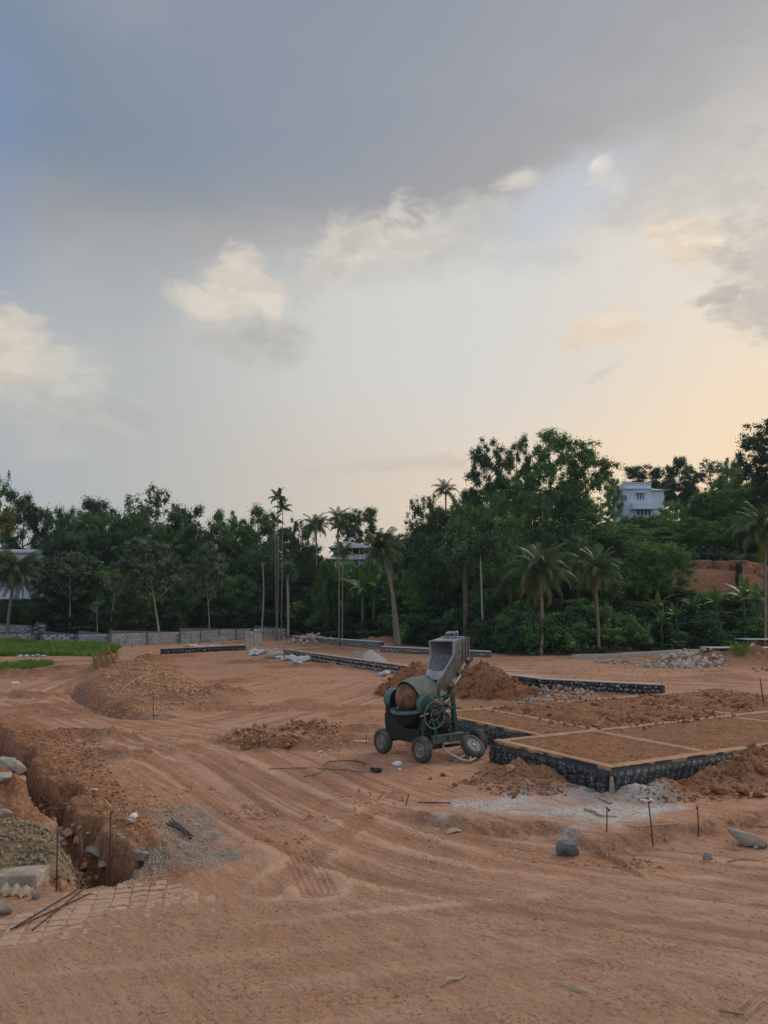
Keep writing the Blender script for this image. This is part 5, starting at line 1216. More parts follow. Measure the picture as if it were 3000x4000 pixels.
# ---- shrubs along the wood edge
p = 1120
while p < 3060:
    p += RS.uniform(38, 62); Yb = ybound(p)
    for off, tp in ((3.0, 2440), (6.5, 2390), (10.5, 2340), (15., 2290)):
        if RS.random() < .10: continue
        q = p+RS.uniform(-25, 25)
        if p > 2350 and off > 9: tp += 45
        if 2350 < p and off > 12: tp += 30
        if 2600 < q and off > 9: tp = 2345
        side = 'left of the mixer hopper' if p < 1650 else 'between the hopper and the dark coconut palm' if p < 2350 else 'under the cut bank on the right'
        A('shrub', q, tp+RS.uniform(-35, 45), Yb+off+RS.uniform(-1, 1), f'leafy green shrub at the wood edge {side}', 'shrub', f'shrubs {side}', wpx=RS.uniform(50, 80), var=RS.choice((0, 0, 1, 3) if p < 1900 else (0, 1, 2, 3, 1)))
p = 60
while p < 1130:
    p += RS.uniform(60, 110); A('shrub', p, 2420+RS.uniform(-40, 30), ybound(p)+4+RS.uniform(0, 3), 'low dark shrub under the trees behind the long block wall', 'shrub', 'shrubs behind the block wall', wpx=RS.uniform(50, 80), var=RS.choice((0, 3)))
for q, t, lab in ((2070, 2350, 'bright green bush at the foot of the yellowing palm'), (1600, 2290, 'bright green bush right of the leaning palm trunk'), (1700, 2300, 'bright green bush left of the thick dark trunk'), (2600, 2120, 'bright green bush high on the slope left of the cut bank'), (2500, 2110, 'pale green bush on the slope under the white hill house'), (2350, 2180, 'grey green bush above the dark coconut palm'), (2640, 2530, 'low bush by the kerb left of the shed panels'), (2830, 2500, 'round bush behind the metal sheets')):
    A('bright' if t < 2400 else 'shrub', q, t, ybound(q)+(13 if t < 2400 else 1.5), lab, 'shrub', wpx=105 if t < 2400 else 45, var=(q % 3) if t < 2400 else 2)
for q in range(2450, 3050, 75):
    A('bright', q, 2030+RS.uniform(-20, 60)+(-60 if q > 2650 else 0), ybound(q)+36, 'rounded green bush on the upper slope around the white hill house', 'shrub', 'bushes on the upper slope', wpx=85, var=RS.choice((0, 1, 2)))
# ---- ground cover and the dark far-off wood filling the slope
def cover():
    cs, rs, ns, ts = [], [], [], []
    for k in range(5200):
        a = RS.uniform(-.62, .66); yb = float(np.interp(a, AZB, YB)); d = RS.uniform(1.2, 62)**1.0; y = yb+d; x = a*y
        cs.append([x, y]); rs.append(RS.uniform(.4, .9)*(1+d*.02)); ns.append(int(RS.uniform(16, 34))); ts.append(RS.uniform(.0, .7))
    z = hzs(cs); C = [(x, y, zz+r*.35) for (x, y), zz, r in zip(cs, z, rs)]
    k = [i for i, (x, y, zz) in enumerate(C) if not (31 < x < 43 and 79 < y < 83.5)]
    V, F, T = leaves([C[i] for i in k], [rs[i] for i in k], [ns[i] for i in k], .42, .7, .6, [ts[i] for i in k], .5)
    o = mesh_obj('undergrowth', leaf_obj_mesh('undergrowth', V, F, T, ML_DARK)); tag(o, 'dense dark green ground cover over the wooded slope', None, None, 'stuff')
cover()
def grass(poly, n, h, name, label, mat, w=.012, seed=3):
    rnd = np.random.RandomState(seed); xs = [p[0] for p in poly]; ys = [p[1] for p in poly]
    X = rnd.uniform(min(xs), max(xs), n*3); Y = rnd.uniform(min(ys), max(ys), n*3)
    d = poly_sd(X, Y, poly)+fbm(X*.5, Y*.5, 4, 60, .65)*2.6; k = d < 0; X, Y = X[k][:n], Y[k][:n]; Z = lands(X, Y); m = len(X)
    hh = h*rnd.uniform(.5, 1.25, m)*(1+fbm(X*.6, Y*.6, 3, 61)*1.1); a = rnd.uniform(0, 6.28, m); ln = rnd.uniform(.1, .6, m)
    ca, sa = np.cos(a), np.sin(a); ww = w*rnd.uniform(.7, 1.5, m); lx, ly = ca*ln*hh, sa*ln*hh
    V = np.stack([np.column_stack([X-sa*ww, Y+ca*ww, Z-.03]), np.column_stack([X+sa*ww, Y-ca*ww, Z-.03]), np.column_stack([X+lx*.4+sa*ww*.8, Y+ly*.4-ca*ww*.8, Z+hh*.6]), np.column_stack([X+lx, Y+ly, Z+hh*.95])], 1).reshape(-1, 3)
    o = mesh_obj(name, leaf_obj_mesh(name, V, np.arange(len(V)).reshape(-1, 4), np.clip(rnd.uniform(.1, .9, m)+fbm(X*.4, Y*.4, 2, 62)*.5, 0, 1), mat)); tag(o, label, None, None, 'stuff')
ML_GRASS = leaf_mat('grass_blade', [(0., (0.083, 0.161, 0.029)), (.5, (0.138, 0.250, 0.043)), (.9, (0.202, 0.322, 0.064)), (1., (0.404, 0.273, 0.100))], .25)
ML_STRAW = leaf_mat('dry_grass_blade', [(0., (.25, .16, .06)), (1., (.38, .26, .11))], .2)
grass(px((-260, 2565), (380, 2565), (430, 2545), (425, 2525), (160, 2520), (-200, 2512)), 46000, .50, 'grass', 'tall bright green grass in front of the stepped block wall', ML_GRASS, .022)
grass(px((-200, 2625), (60, 2622), (230, 2596), (180, 2594), (-150, 2606)), 4200, .25, 'grass', 'low green grass strip on the soil bank at the left edge', ML_GRASS, .014, 4)
grass(px((350, 2665), (430, 2640), (450, 2610), (410, 2600), (380, 2640)), 500, .45, 'dry_grass', 'dry orange grass tufts on the spoil ridge', ML_STRAW, .012, 5)
grass(px((2885, 2600), (2915, 2600), (2912, 2590), (2888, 2590)), 260, .38, 'weed_tuft', 'green weed tuft on the bare soil near the metal sheets', ML_GRASS, .02, 6)
# ------------------------------------------------------------------ houses
M_WHITE = simple('sky_tinted_white_wall', (.61, .69, .83), (.70, .77, .88), 1.2, .1, .01, .8, .2)  # white walls with the blue cast of the sky light put into the colour
M_WHITE2 = simple('weathered_white_paint', (.50, .50, .50), (.66, .66, .66), 1.5, .15, .01, .8, .2)
M_GLASS = simple('dark_window_glass', (.03, .035, .04), (.05, .055, .06), 2., 0, .01, .15, .5)
M_STRIPE = simple('dark_window_grille', (.05, .04, .04), (.09, .07, .06), 4., 0, .01, .6, .3)
M_LEDGE = simple('dark_roof_edge', (.06, .06, .065), (.12, .12, .12), 3., .1, .01, .8, .2)
def m_tin(gg, b):
    o = gg.obj(); n = gg.noise(o, 1.5, 4, .6); gg.put(b.inputs['Base Color'], gg.mix(gg.step(n, .35, .65), (.38, .39, .41), (.50, .51, .53)))
M_TIN = material('grey_tin_sheet', m_tin, .55, .4)
class HB:
    """house builder: pixel rectangles on a front at depth Y become boxes with real size"""
    def __init__(s, Y, x0, base_py, label, name='house'):
        s.Y = Y; X, z = ZY(x0, base_py, Y); s.o = Vector((X, Y, z)); s.root = empty(name, s.o, 0, label, 'house')
    def at(s, a, b, dy=0): X, z = ZY(a, b, s.Y); return Vector((X-s.o.x, dy, z-s.o.z))
    def box(s, name, mat, x0, y0, x1, y1, d0=0., d1=.2, parent=None):
        a, b = s.at(x0, y1), s.at(x1, y0); m = MB(); m.box(((a.x+b.x)/2, (d0+d1)/2, (a.z+b.z)/2), (b.x-a.x, abs(d1-d0), b.z-a.z)); return m.build(name, mat, parent or s.root)
def hill_house():
    h = HB(130, 2490, 2040, 'white two storey house high on the right hill with flat roof')
    h.box('wall', M_WHITE, 2444, 1888, 2543, 2060, 0, 7.)
    h.box('roof_ledge', M_WHITE, 2438, 1908, 2548, 1911, -.45, 7.2); h.box('parapet', M_WHITE2, 2440, 1884, 2546, 1889, -.12, 7.1)
    h.box('balcony_wall', M_WHITE, 2463, 1967, 2560, 1990, -1.2, -.002); h.box('balcony_cap', M_WHITE, 2461, 1988, 2562, 1991.5, -1.3, -.001)
    w = h.box('window', M_GLASS, 2486, 1928, 2517, 1951, -.03, .05)
    for x in (2487, 2497, 2507, 2516): h.box('frame', M_WHITE, x-1.2, 1928, x+1.2, 1951, -.08, -.031, w)
    h.box('window_hood', M_WHITE, 2481, 1923, 2523, 1926.5, -.7, -.001); h.box('window_sill', M_WHITE, 2483, 1951.5, 2520, 1954, -.2, -.001)
    w = h.box('window', M_GLASS, 2489, 1994, 2539, 2012, -.03, .05)
    for k in range(7): h.box('grille_bar', M_WHITE2 if k % 2 else M_STRIPE, 2491+k*7.4, 1994, 2494.5+k*7.4, 2012, -.10, -.031, w)
    w = h.box('window', M_GLASS, 2545, 1928, 2552, 1955, 1.17, 1.23); h.box('wall', M_WHITE, 2543.5, 1900, 2553, 2060, 1.2, 7.)
    h.box('wall', M_WHITE, 2553.5, 1913, 2597, 2060, .6, 6.5)
    a, b, c, d = h.at(2541, 1914, .1), h.at(2604, 1914, .1), h.at(2584, 1897, 3.5), h.at(2543, 1899, 3.5)
    e, f = h.at(2604, 1914, 7.), h.at(2541, 1914, 7.)
    m = MB(); t = Vector((0, 0, .12)); 
    m.addm([a, b, c, d], [(0, 1, 2, 3)]); m.addm([b, e, c], [(0, 1, 2)]); m.addm([e, f, d, c], [(0, 1, 2, 3)]); m.addm([a, b, e, f], [(3, 2, 1, 0)]); m.addm([a, d, f], [(0, 1, 2)])
    m.build('side_roof', M_WHITE2, h.root)
    bal = h.box('balcony_slab', M_WHITE, 2418, 1930, 2443.5, 1934, .3, 5.); 
    for k in range(4): h.box('railing', M_LEDGE, 2419, 1912+k*5, 2443, 1913+k*5, .35, .40)
    for x in (2420, 2431): h.box('railing_post', M_WHITE2, x-.7, 1911, x+.7, 1930, .33, .42)
    h.box('wall', M_WHITE2, 2431, 1934, 2443.5, 2060, 1., 5.)
    m = MB(); p = h.at(2441, 1890, 1.); m.tube([p, p+Vector((0, 0, 1.0))], .05, 6); m.build('roof_pipe', M_WHITE2, h.root)
    g = h.box('awning', simple('yellow_green_sheet', (.30, .36, .06), (.40, .44, .12), 3., 0), 2599, 1909, 2626, 1911, .5, 4.)
hill_house()
def tin_house():
    h = HB(105, 1390, 2215, 'house with grey tin hipped roof and open upper veranda among the palms')
    cx0, cx1 = 1283, 1462; D = 6.
    a, b = h.at(cx0, 2139, -.5), h.at(cx1, 2139, -.5); c, d = Vector((b.x, D, b.z)), Vector((a.x, D, a.z)); r0, r1 = h.at(1340, 2108, D*.42), h.at(1352, 2108, D*.42)
    roof = empty('roof', (0, 0, 0)); roof.parent = h.root
    def sheets(p0, p1, q0, q1, n):
        for k in range(n):
            t0, t1 = k/n, (k+1)/n; m = MB(); A0, A1, B0, B1 = p0.lerp(p1, t0), p0.lerp(p1, t1), q0.lerp(q1, t0), q0.lerp(q1, t1)
            nn = (A1-A0).cross(B0-A0).normalized(); nn = nn if nn.z > 0 else -nn; V = []; 
            for s in range(5):
                hh = nn*(.05 if s % 2 else 0.); V += [A0.lerp(A1, s/4)+hh, B0.lerp(B1, s/4)+hh]
            m.addm(V, [(2*s, 2*s+2, 2*s+3, 2*s+1) for s in range(4)]); m.build('roof_sheet', M_TIN, roof)
    sheets(a, b, r0, r1, 12); sheets(b, c, r1, r1, 6); sheets(d, a, r0, r0, 6); sheets(c, d, r1, r0, 8)
    h.box('fascia', M_WHITE2, cx0, 2138.5, cx1, 2142, -.56, -.502)
    h.box('upper_wall', M_STRIPE, 1300, 2142, 1436, 2165, 1.4, 5.5)
    for x in (1332, 1376, 1403, 1424, 1438): h.box('veranda_post', M_WHITE2, x-1.8, 2142, x+1.8, 2215, -.1, .1)
    par = empty('parapet', (0, 0, 0)); par.parent = h.root
    for k in range(12): h.box('panel', M_WHITE2 if k % 3 else M_WHITE, 1300+k*11.3, 2165, 1310.6+k*11.3, 2185, -.02-.02*(k % 2), .08, par)
    h.box('floor_slab', M_LEDGE, 1296, 2185.3, 1442, 2188, -.2, 5.8); h.box('lower_wall', M_WHITE, 1304, 2188.3, 1432, 2330, .5, 5.5)
    w = h.box('window', M_GLASS, 1385, 2193, 1402, 2210, .46, .52); h.box('frame', M_WHITE2, 1383, 2191, 1404, 2192.8, .42, .5, w)
    a, b = h.at(1442, 2176, -.6), h.at(1500, 2166, -.6); m = MB(); m.addm([a, b, b+Vector((0, 4, .9)), a+Vector((0, 4, .9)), a+Vector((0, 0, -.06)), b+Vector((0, 0, -.06))], [(0, 1, 2, 3), (4, 5, 1, 0)]); m.build('lean_to_roof', M_TIN, h.root)
    h.box('lean_to_wall', M_WHITE2, 1446, 2178, 1492, 2330, .2, 3.)
tin_house()
def left_house():
    h = HB(99, 90, 2320, 'bluish white house at the left edge behind the big coconut palm')
    h.box('wall', M_WHITE, -90, 2160, 192, 2340, 0, 7.); h.box('roof_ledge', M_WHITE2, -95, 2155, 197, 2160.5, -.4, 7.3); h.box('parapet', M_WHITE, -92, 2146, 194, 2155.5, -.1, 7.1)
    h.box('water_tank', M_WHITE, 140, 2138, 168, 2146.5, 2., 3.5)
    st = empty('outer_stair', (0, 0, 0)); st.parent = h.root
    for k in range(9): h.box('step', M_WHITE2, 126+k*5, 2190+k*4.2, 131.5+k*5, 2194.5+k*4.2, -1., -.002, st)
    m = MB(); a, b = h.at(124, 2176, -1.), h.at(172, 2214, -1.); m.tube([a, b], .03, 6); m.tube([a+Vector((0, 0, -.25)), b+Vector((0, 0, -.25))], .03, 6); m.build('hand_rail', M_LEDGE, st)
    h.box('balcony_slab', M_WHITE2, 100, 2243, 190, 2247, -1., -.003)
    for (x0, y0, x1, y1) in ((20, 2180, 45, 2215), (150, 2255, 172, 2285), (-40, 2180, -10, 2215)):
        w = h.box('window', M_GLASS, x0, y0, x1, y1, -.03, .04); h.box('frame', M_WHITE2, x0-2, y0-2.5, x1+2, y0-.2, -.08, .03, w); h.box('sill', M_WHITE2, x0-2, y1+.2, x1+2, y1+2.5, -.1, .03, w)
    m = MB(); p = h.at(103, 2146, 1.); m.tube([p, p+Vector((0, 0, .75))], .06, 6); m.build('roof_pipe', M_WHITE2, h.root)
left_house()

# ------------------------------------------------------------------ heaps of soil and stone
def heap_h(x, y, lobes, seed):
    h = np.zeros(np.shape(x))
    for (cx, cy, rx, ry, hh) in lobes:
        q = np.hypot((x-cx)/rx, (y-cy)/ry)+fbm(x*.9, y*.9, 3, seed)*.22; h = np.maximum(h, hh*np.clip(1.06-q, 0, 1)**.9)
    return h
def soil_heap():
    lobes = []
    for (p, q, rx, ry, hh) in ((1640, 2712, 1.75, 1.4, 1.35), (1895, 2712, 2.0, 1.5, 1.32), (1765, 2700, 1.5, 1.2, 1.1), (2000, 2722, 1.4, 1.0, .62)): x, y = P(p, q); lobes.append((x, y+.2, rx, ry, hh))
    x0, x1, y0, y1 = -1.2, 6.8, 26.5, 33.; X, Y = np.meshgrid(np.linspace(x0, x1, 190), np.linspace(y0, y1, 150)); H = heap_h(X, Y, lobes, 71)
    H = H+np.where(H > .02, np.minimum(H*2, 1)*(fbm(X*2.4, Y*2.4, 4, 72, .62)*.16), 0); Z = lands(X.ravel(), Y.ravel()).reshape(X.shape)+np.where(H > .015, H, -.06)
    i = np.arange(149)[:, None]*190; j = np.arange(189)[None, :]; F = np.stack([i+j, i+j+1, i+190+j+1, i+190+j], -1).reshape(-1, 4)
    o = mesh_obj('soil_heap', np_mesh('soil_heap', np.column_stack([X.ravel(), Y.ravel(), Z.ravel()]), F, True), M_FILL); tag(o, 'large heap of red laterite soil behind the mixer', 'soil heap', None, 'stuff')
    big, small = [], []
    while len(big) < 110 or len(small) < 900:
        x, y = RS.uniform(x0, x1), RS.uniform(y0, y1); h = float(heap_h(np.array([x]), np.array([y]), lobes, 71)[0])
        if h < .04: continue
        z = hz(x, y)+h
        if len(big) < 110 and RS.random() < (.5 if h < .6 else .2): big.append((x, y, z+.02, RS.choice((.14, .18, .22, .26, .38))))
        elif len(small) < 900: small.append((x, y, z+.01, RS.uniform(.04, .12)))
    place_stones('soil_clod', 'lump of red soil on the big heap behind the mixer', 'soil clod', 'soil clods on the big heap', big, R_CLOD); stone_cloud('soil_crumbs', small, ROCKS, M_CLOD, 'small crumbs of red soil on the big heap')
soil_heap()
def pile(poly, n, smin, smax, hgt, name, label, group, meshes, nsmall=0, small_mat=None, lift=.0, scap=None):
    pts = []; xs = [p[0] for p in poly]; ys = [p[1] for p in poly]; cx, cy = sum(xs)/len(xs), sum(ys)/len(ys); sm = []
    N = (n+nsmall)*6+200; RX = [RS.uniform(min(xs), max(xs)) for _ in range(N)]; RY = [RS.uniform(min(ys), max(ys)) for _ in range(N)]; RD = poly_sd(np.array(RX), np.array(RY), poly)
    for x, y, d in zip(RX, RY, RD):
        if d > .15: continue
        if len(pts) >= n and len(sm) >= nsmall: break
        w = min(max(-d, 0)/max(.001, .4*min(max(xs)-min(xs), max(ys)-min(ys))), 1.); z = hz(x, y)+hgt*w**.8*RS.uniform(.3, 1.)+lift
        if len(pts) < n: pts.append((x, y, z+.05, RS.uniform(smin, smax)))
        elif len(sm) < nsmall: sm.append((x, y, hz(x, y)+.01+hgt*.6*w*RS.random(), RS.uniform(.04, scap or smin*.7)))
    place_stones(name, label, 'stone', group, pts, meshes)
    if nsmall: stone_cloud('stone_chips', sm, ROCKS, small_mat, 'small stone chips among the stones: '+label)
pile(px((1105, 2520), (1180, 2530), (1290, 2518), (1330, 2505), (1270, 2494), (1150, 2496)), 95, .32, .62, .8, 'rubble_stone', 'pale brown building stone in the heap behind the block stack', 'building stones behind the block stack', R_RUB, 160, M_RUB, .0, .36)
pile(px((2480, 2602), (2600, 2608), (2720, 2612), (2835, 2606), (2800, 2592), (2700, 2586), (2600, 2588)), 75, .28, .58, .75, 'rubble_stone', 'grey building stone in the heap before the metal sheets', 'building stones in the right heap', R_RUBG, 110, M_RUBG, .0, .36)
pile(px((2300, 2590), (2400, 2596), (2490, 2598), (2480, 2586), (2380, 2582)), 14, .2, .38, .3, 'rubble_stone', 'small brown stone in the low trail left of the grey stone heap', 'stones trailing left of the grey heap', R_RUB, 40, M_RUB, .0, .3)
pile(px((2850, 2625), (3020, 2640), (3060, 2620), (2900, 2612)), 12, .2, .4, .15, 'rubble_stone', 'tan stone scattered near the weed tuft at the right edge', 'tan stones by the weed tuft', R_TAN)
pile(px((2030, 2745), (2140, 2762), (2230, 2745), (2330, 2722), (2300, 2705), (2180, 2702), (2080, 2690)), 55, .16, .32, .35, 'rubble_stone', 'broken tan stone in the spread below the black rubble foundation', 'broken stones below the rubble foundation', R_RUB+R_TAN, 420, M_RUB, .0, .2)
pile(px((880, 2880), (960, 2920), (1020, 2895), (1160, 2880), (1290, 2880), (1330, 2850), (1180, 2835), (980, 2850)), 24, .14, .26, .12, 'rubble_stone', 'tan stone around the small pit left of the mixer', 'stones around the small pit', R_TAN, 700, M_TAN, .0, .15)
pile(px((1040, 2920), (1120, 2905), (1200, 2895), (1240, 2880), (1120, 2880)), 12, .18, .32, .12, 'rubble_stone', 'larger stone on the rim of the small pit', 'larger stones on the pit rim', R_TAN)
for nm, poly, n, mx, lab in (('ridge', px((330, 2720), (480, 2790), (600, 2790), (900, 2730), (860, 2690), (650, 2610), (540, 2585), (430, 2660)), 3200, .22, 'stony crumbs on the spoil ridge on the left'), ('verge', px((30, 2860), (250, 3080), (420, 3230), (640, 3260), (470, 3080), (380, 2900), (250, 2850)), 1500, .10, 'crumbs of soil along the trench'),
                           ('plinthfoot', px((1780, 3060), (1950, 3110), (2210, 3110), (2230, 3080), (2080, 3030), (1900, 3000)), 700, .09, 'crumbs of soil on the small heaps at the plinth foot'), ('right', px((2440, 3130), (2700, 3150), (3050, 3140), (3060, 3000), (2850, 3020), (2600, 3090)), 800, .10, 'crumbs of soil on the right plinth heaps')):
    xs = [p[0] for p in poly]; ys = [p[1] for p in poly]; sp = []
    X = NR.uniform(min(xs), max(xs), n*4); Y = NR.uniform(min(ys), max(ys), n*4); k = poly_sd(X, Y, poly) < 0; X, Y = X[k][:n], Y[k][:n]; Z = lands(X, Y)
    stone_cloud('soil_crumbs', [(x, y, z, mx*RS.uniform(.25, 1.)**1.3) for x, y, z in zip(X, Y, Z)], ROCKS, M_TAN if nm == 'ridge' else M_CLOD, lab)
def stone_at(pxl, pyl, sx, sy, sz, mat, label, seed, rot=(0, 0, 0), cat='stone', name='boulder', sink=.25, dz=0., sub=3):
    x, y = P(pxl, pyl); z = hz(x, y); me = rough_rock(name, seed, sx, sy, sz, sub); me.materials.append(mat)
    o = mesh_obj(name, me, None, None, (x, y, z+sz*(.5-sink)+dz), rot); return tag(o, label, cat)
stone_at(2214, 3335, .37, .30, .27, M_DARKR, 'dark blue grey boulder lying by itself at the edge of the near road', 3, (0, 0, .3))
stone_at(2925, 3300, .66, .42, .22, M_GREYB, 'large flat grey boulder tilted on the raised edge at the right', 8, (.1, .42, -.5), sink=.05)
stone_at(2768, 3362, .16, .13, .12, M_GREYB, 'small brown stone on the near road left of the flat boulder', 5)
stone_at(2955, 3318, .09, .08, .07, M_PALEB, 'little pale stone against the foot of the flat boulder', 6)
for k, (a, b, s, lab) in enumerate([(2820, 3110, .40, 'orange brown clod at the left end of the right plinth heap'), (2905, 3125, .34, 'broad brown clod in front of the right plinth heap'), (2965, 3135, .28, 'brown clod next to the right edge in front of the heap'), (2985, 3075, .36, 'large clod on top of the right plinth heap'), (2890, 3060, .26, 'clod on the left shoulder of the right plinth heap'), (2975, 2960, .34, 'orange clod against the coated wall at the right edge'), (2850, 3075, .22, 'medium clod behind the orange brown one'),
                                   (1730, 3032, .17, 'single red clod on the bare ground in front of the tow bar'), (1777, 3078, .15, 'single red clod nearer the cement stained ground'), (1680, 3045, .11, 'small clod left of the single red clods'), (2010, 3115, .22, 'red clod at the lower tip of the left plinth heap'), (1850, 3058, .2, 'orange broken clod at the left of the plinth heap'), (1995, 3050, .24, 'flat clod on the plinth heap'), (2180, 3095, .17, 'pale clod at the right foot of the left plinth heap'), (2150, 3105, .18, 'second pale clod at the right foot of the left plinth heap')]):
    stone_at(a, b, s, s*.8, s*.7, M_CLOD if k < 12 else M_TAN, lab, 20+k, (0, 0, k*.7), 'soil clod', 'soil_clod', .3, 0, 2)
for k, (a, b, s, lab) in enumerate([(12, 3120, .46, 'pale boulder on the left trench bank, topmost'), (62, 3165, .36, 'pale grey boulder with white face on the left trench bank'), (5, 3190, .34, 'dark hollowed boulder at the left edge below the pale ones'), (8, 3235, .3, 'pale boulder at the left edge above the gravel heap')]):
    stone_at(a, b, s, s*.8, s*.75, M_PALEB, lab, 50+k, (0, .2, k), sink=.15)
TR = [(372, 3345, .5, .3, .15, M_GREYB, 'long flat brown slab stone in the middle of the trench'), (405, 3400, .24, .18, .13, M_GREYB, 'squarish stone near the right rod in the trench'), (262, 3275, .26, .22, .2, M_TAN, 'reddish boulder in the trench below the clay wall'), (178, 3305, .28, .2, .16, M_TAN, 'tan stone left of the long rod in the trench'), (230, 3300, .2, .16, .12, M_PALEB, 'white block stone behind the long rod'), (246, 3310, .16, .14, .1, M_PALEB, 'flat white stone right of the long rod'), (200, 3375, .18, .16, .14, M_GREYB, 'grey stone below the white ones in the trench'),
      (310, 3245, .14, .1, .1, M_PALEB, 'white stone at the foot of the far trench wall'), (288, 3255, .12, .1, .08, M_PALEB, 'small white stone beside the far trench wall stone'), (345, 3265, .13, .09, .07, M_PALEB, 'thin pale stone on the rubble slope of the trench'), (270, 3195, .12, .1, .14, M_PALEB, 'pale upright block in the shaded trench corner'), (330, 3395, .2, .18, .12, M_TAN, 'rough stone in the trench bottom left of the right rod'), (300, 3320, .2, .16, .1, M_TAN, 'greenish grey stone upstream of the slab stone'), (85, 3055, .2, .16, .12, M_TAN, 'stone lying in the upper trench beyond the clay bank')]
for k, (a, b, sx, sy, sz, mt, lab) in enumerate(TR):
    # those stand on the trench bottom: walk along the view ray until it meets the land
    d = ray(a, b); t = 4.
    while t < 40 and CAM_H+d[2]*t > hz(d[0]*t, d[1]*t): t += .06
    x, y = d[0]*t, d[1]*t; me = rough_rock('rubble_stone', 60+k, sx, sy, sz, 2); me.materials.append(mt)
    tag(mesh_obj('rubble_stone', me, None, None, (x, y, hz(x, y)+sz*.25), (RS.uniform(-.3, .3), RS.uniform(-.3, .3), RS.uniform(0, 3))), lab, 'stone')
xs = [p[0] for p in TRENCH]; ys = [p[1] for p in TRENCH]; X = NR.uniform(min(xs), max(xs), 6000); Y = NR.uniform(min(ys), max(ys), 6000); k = poly_sd(X, Y, TRENCH) < -.1; X, Y = X[k], Y[k]; Z = lands(X, Y)
stone_cloud('trench_rubble', [(x, y, z, RS.choice((.03, .05, .07, .1, .14))) for x, y, z in list(zip(X, Y, Z))[:1300]], ROCKS, M_TAN, 'small rubble over the bottom of the trench')
tsm = [(x, y, z+.02, RS.uniform(.12, .22)) for x, y, z in list(zip(X, Y, Z))[1300:1328]]; place_stones('rubble_stone', 'brown stone strewn over the trench bottom on the left', 'stone', 'stones strewn in the trench', tsm, R_TAN)
A_, B_ = Vector((*P(440, 3287), 0)), Vector((*P(553, 3362), 0)); zt_ = min(hz(A_.x+.3, A_.y), hz(B_.x+.3, B_.y))
m = MB(); m.bar((0, 0, -.22), B_-A_+Vector((0, 0, -.22)), .06, .34); tag(m.build('trench_lining', simple('dark_slate_face', (.045, .047, .052), (.12, .125, .135), 9., .6, .03, .8, .3), None, (A_.x+.14, A_.y, zt_-.02)), 'dark grey stone face lining the right side of the near trench', 'wall')
# pale blocks lining the right lip of the trench
for k in range(9):
    x, y = P(438+k*13, 3288+k*8.2); m = MB(); m.box((0, 0, 0), (.10, .09, .12), None, .012); o = m.build('edge_block', M_GREYB, None, (x+.10, y, hz(x+.32, y)-.07), (RS.uniform(-.1, .1), RS.uniform(-.1, .1), -.9)); tag(o, 'pale block lining the right lip of the near trench', 'block', 'blocks lining the trench lip')
# gravel heap and concrete slab at the left
gx, gy = P(20, 3400)
def gheap(x, y): return .50*np.clip(1.08-np.hypot((x-gx+.55)/1.35, (y-gy-.35)/1.05), 0, 1)**.85
X, Y = np.meshgrid(np.linspace(gx-1.8, gx+1.1, 60), np.linspace(gy-.9, gy+1.4, 50)); H = gheap(X, Y); Z = lands(X.ravel(), Y.ravel()).reshape(X.shape)
Z = np.where(H > .01, Z+H+fbm(X*3, Y*3, 3, 80)*.05, Z-.15); i = np.arange(49)[:, None]*60; j = np.arange(59)[None, :]
M_SANDY = simple('sandy_gravel_base', (.22, .16, .095), (.32, .25, .16), 12., .8, .03, .95, .1)
tag(mesh_obj('gravel_heap', np_mesh('gravel_heap', np.column_stack([X.ravel(), Y.ravel(), Z.ravel()]), np.stack([i+j, i+j+1, i+60+j+1, i+60+j], -1).reshape(-1, 4), True), M_SANDY), 'heap of tan gravel beside the trench at the left edge', 'gravel heap', None, 'stuff')
sp = []
while len(sp) < 3400:
    x, y = RS.uniform(gx-1.5, gx+1.0), RS.uniform(gy-.8, gy+1.2); h = float(gheap(x, y))
    if h > .0: sp.append((x, y, hz(x, y)+h+.015, RS.choice((.02, .025, .03, .04, .05, .075))))
stone_cloud('gravel_pebbles', sp, ROCKS, M_PEB, 'tan pebbles covering the gravel heap')
a = P(-60, 3462); b = P(138, 3470); m = MB(); m.box(((a[0]+b[0])/2, a[1]+.15, .04), (b[0]-a[0], .40, .20), Matrix.Rotation(-.02, 3, 'Y'), .015)
tag(m.build('concrete_slab', simple('mossy_concrete', (.28, .235, .17), (.46, .41, .335), 5., .5, .02, .9, .2)), 'mossy concrete slab block below the gravel heap at the left edge', 'concrete slab')
m = MB(); V = []; 
for k in range(15):
    x, y = P(-40+k*11, 3505+4*math.sin(k*1.3)); V += [(x, y, hz(x, y)+.03+.03*math.sin(k*2.1)), (x, y+.13, hz(x, y+.13)+.09+.03*math.cos(k*1.7))]
m.addm(V, [(2*k, 2*k+2, 2*k+3, 2*k+1) for k in range(14)], True); tag(m.build('torn_sacking', simple('tan_sacking', (.33, .26, .18), (.46, .37, .27), 9., .3)), 'crumpled strip of tan sacking in front of the mossy slab', 'sacking')
stone_at(12, 3575, .24, .1, .2, M_RUB, 'pale curved stone flake at the left edge near the pavers', 91, (.4, .2, .4)); stone_at(140, 3510, .1, .1, .08, M_DARKR, 'small dark green stone by the end of the mossy slab', 92)

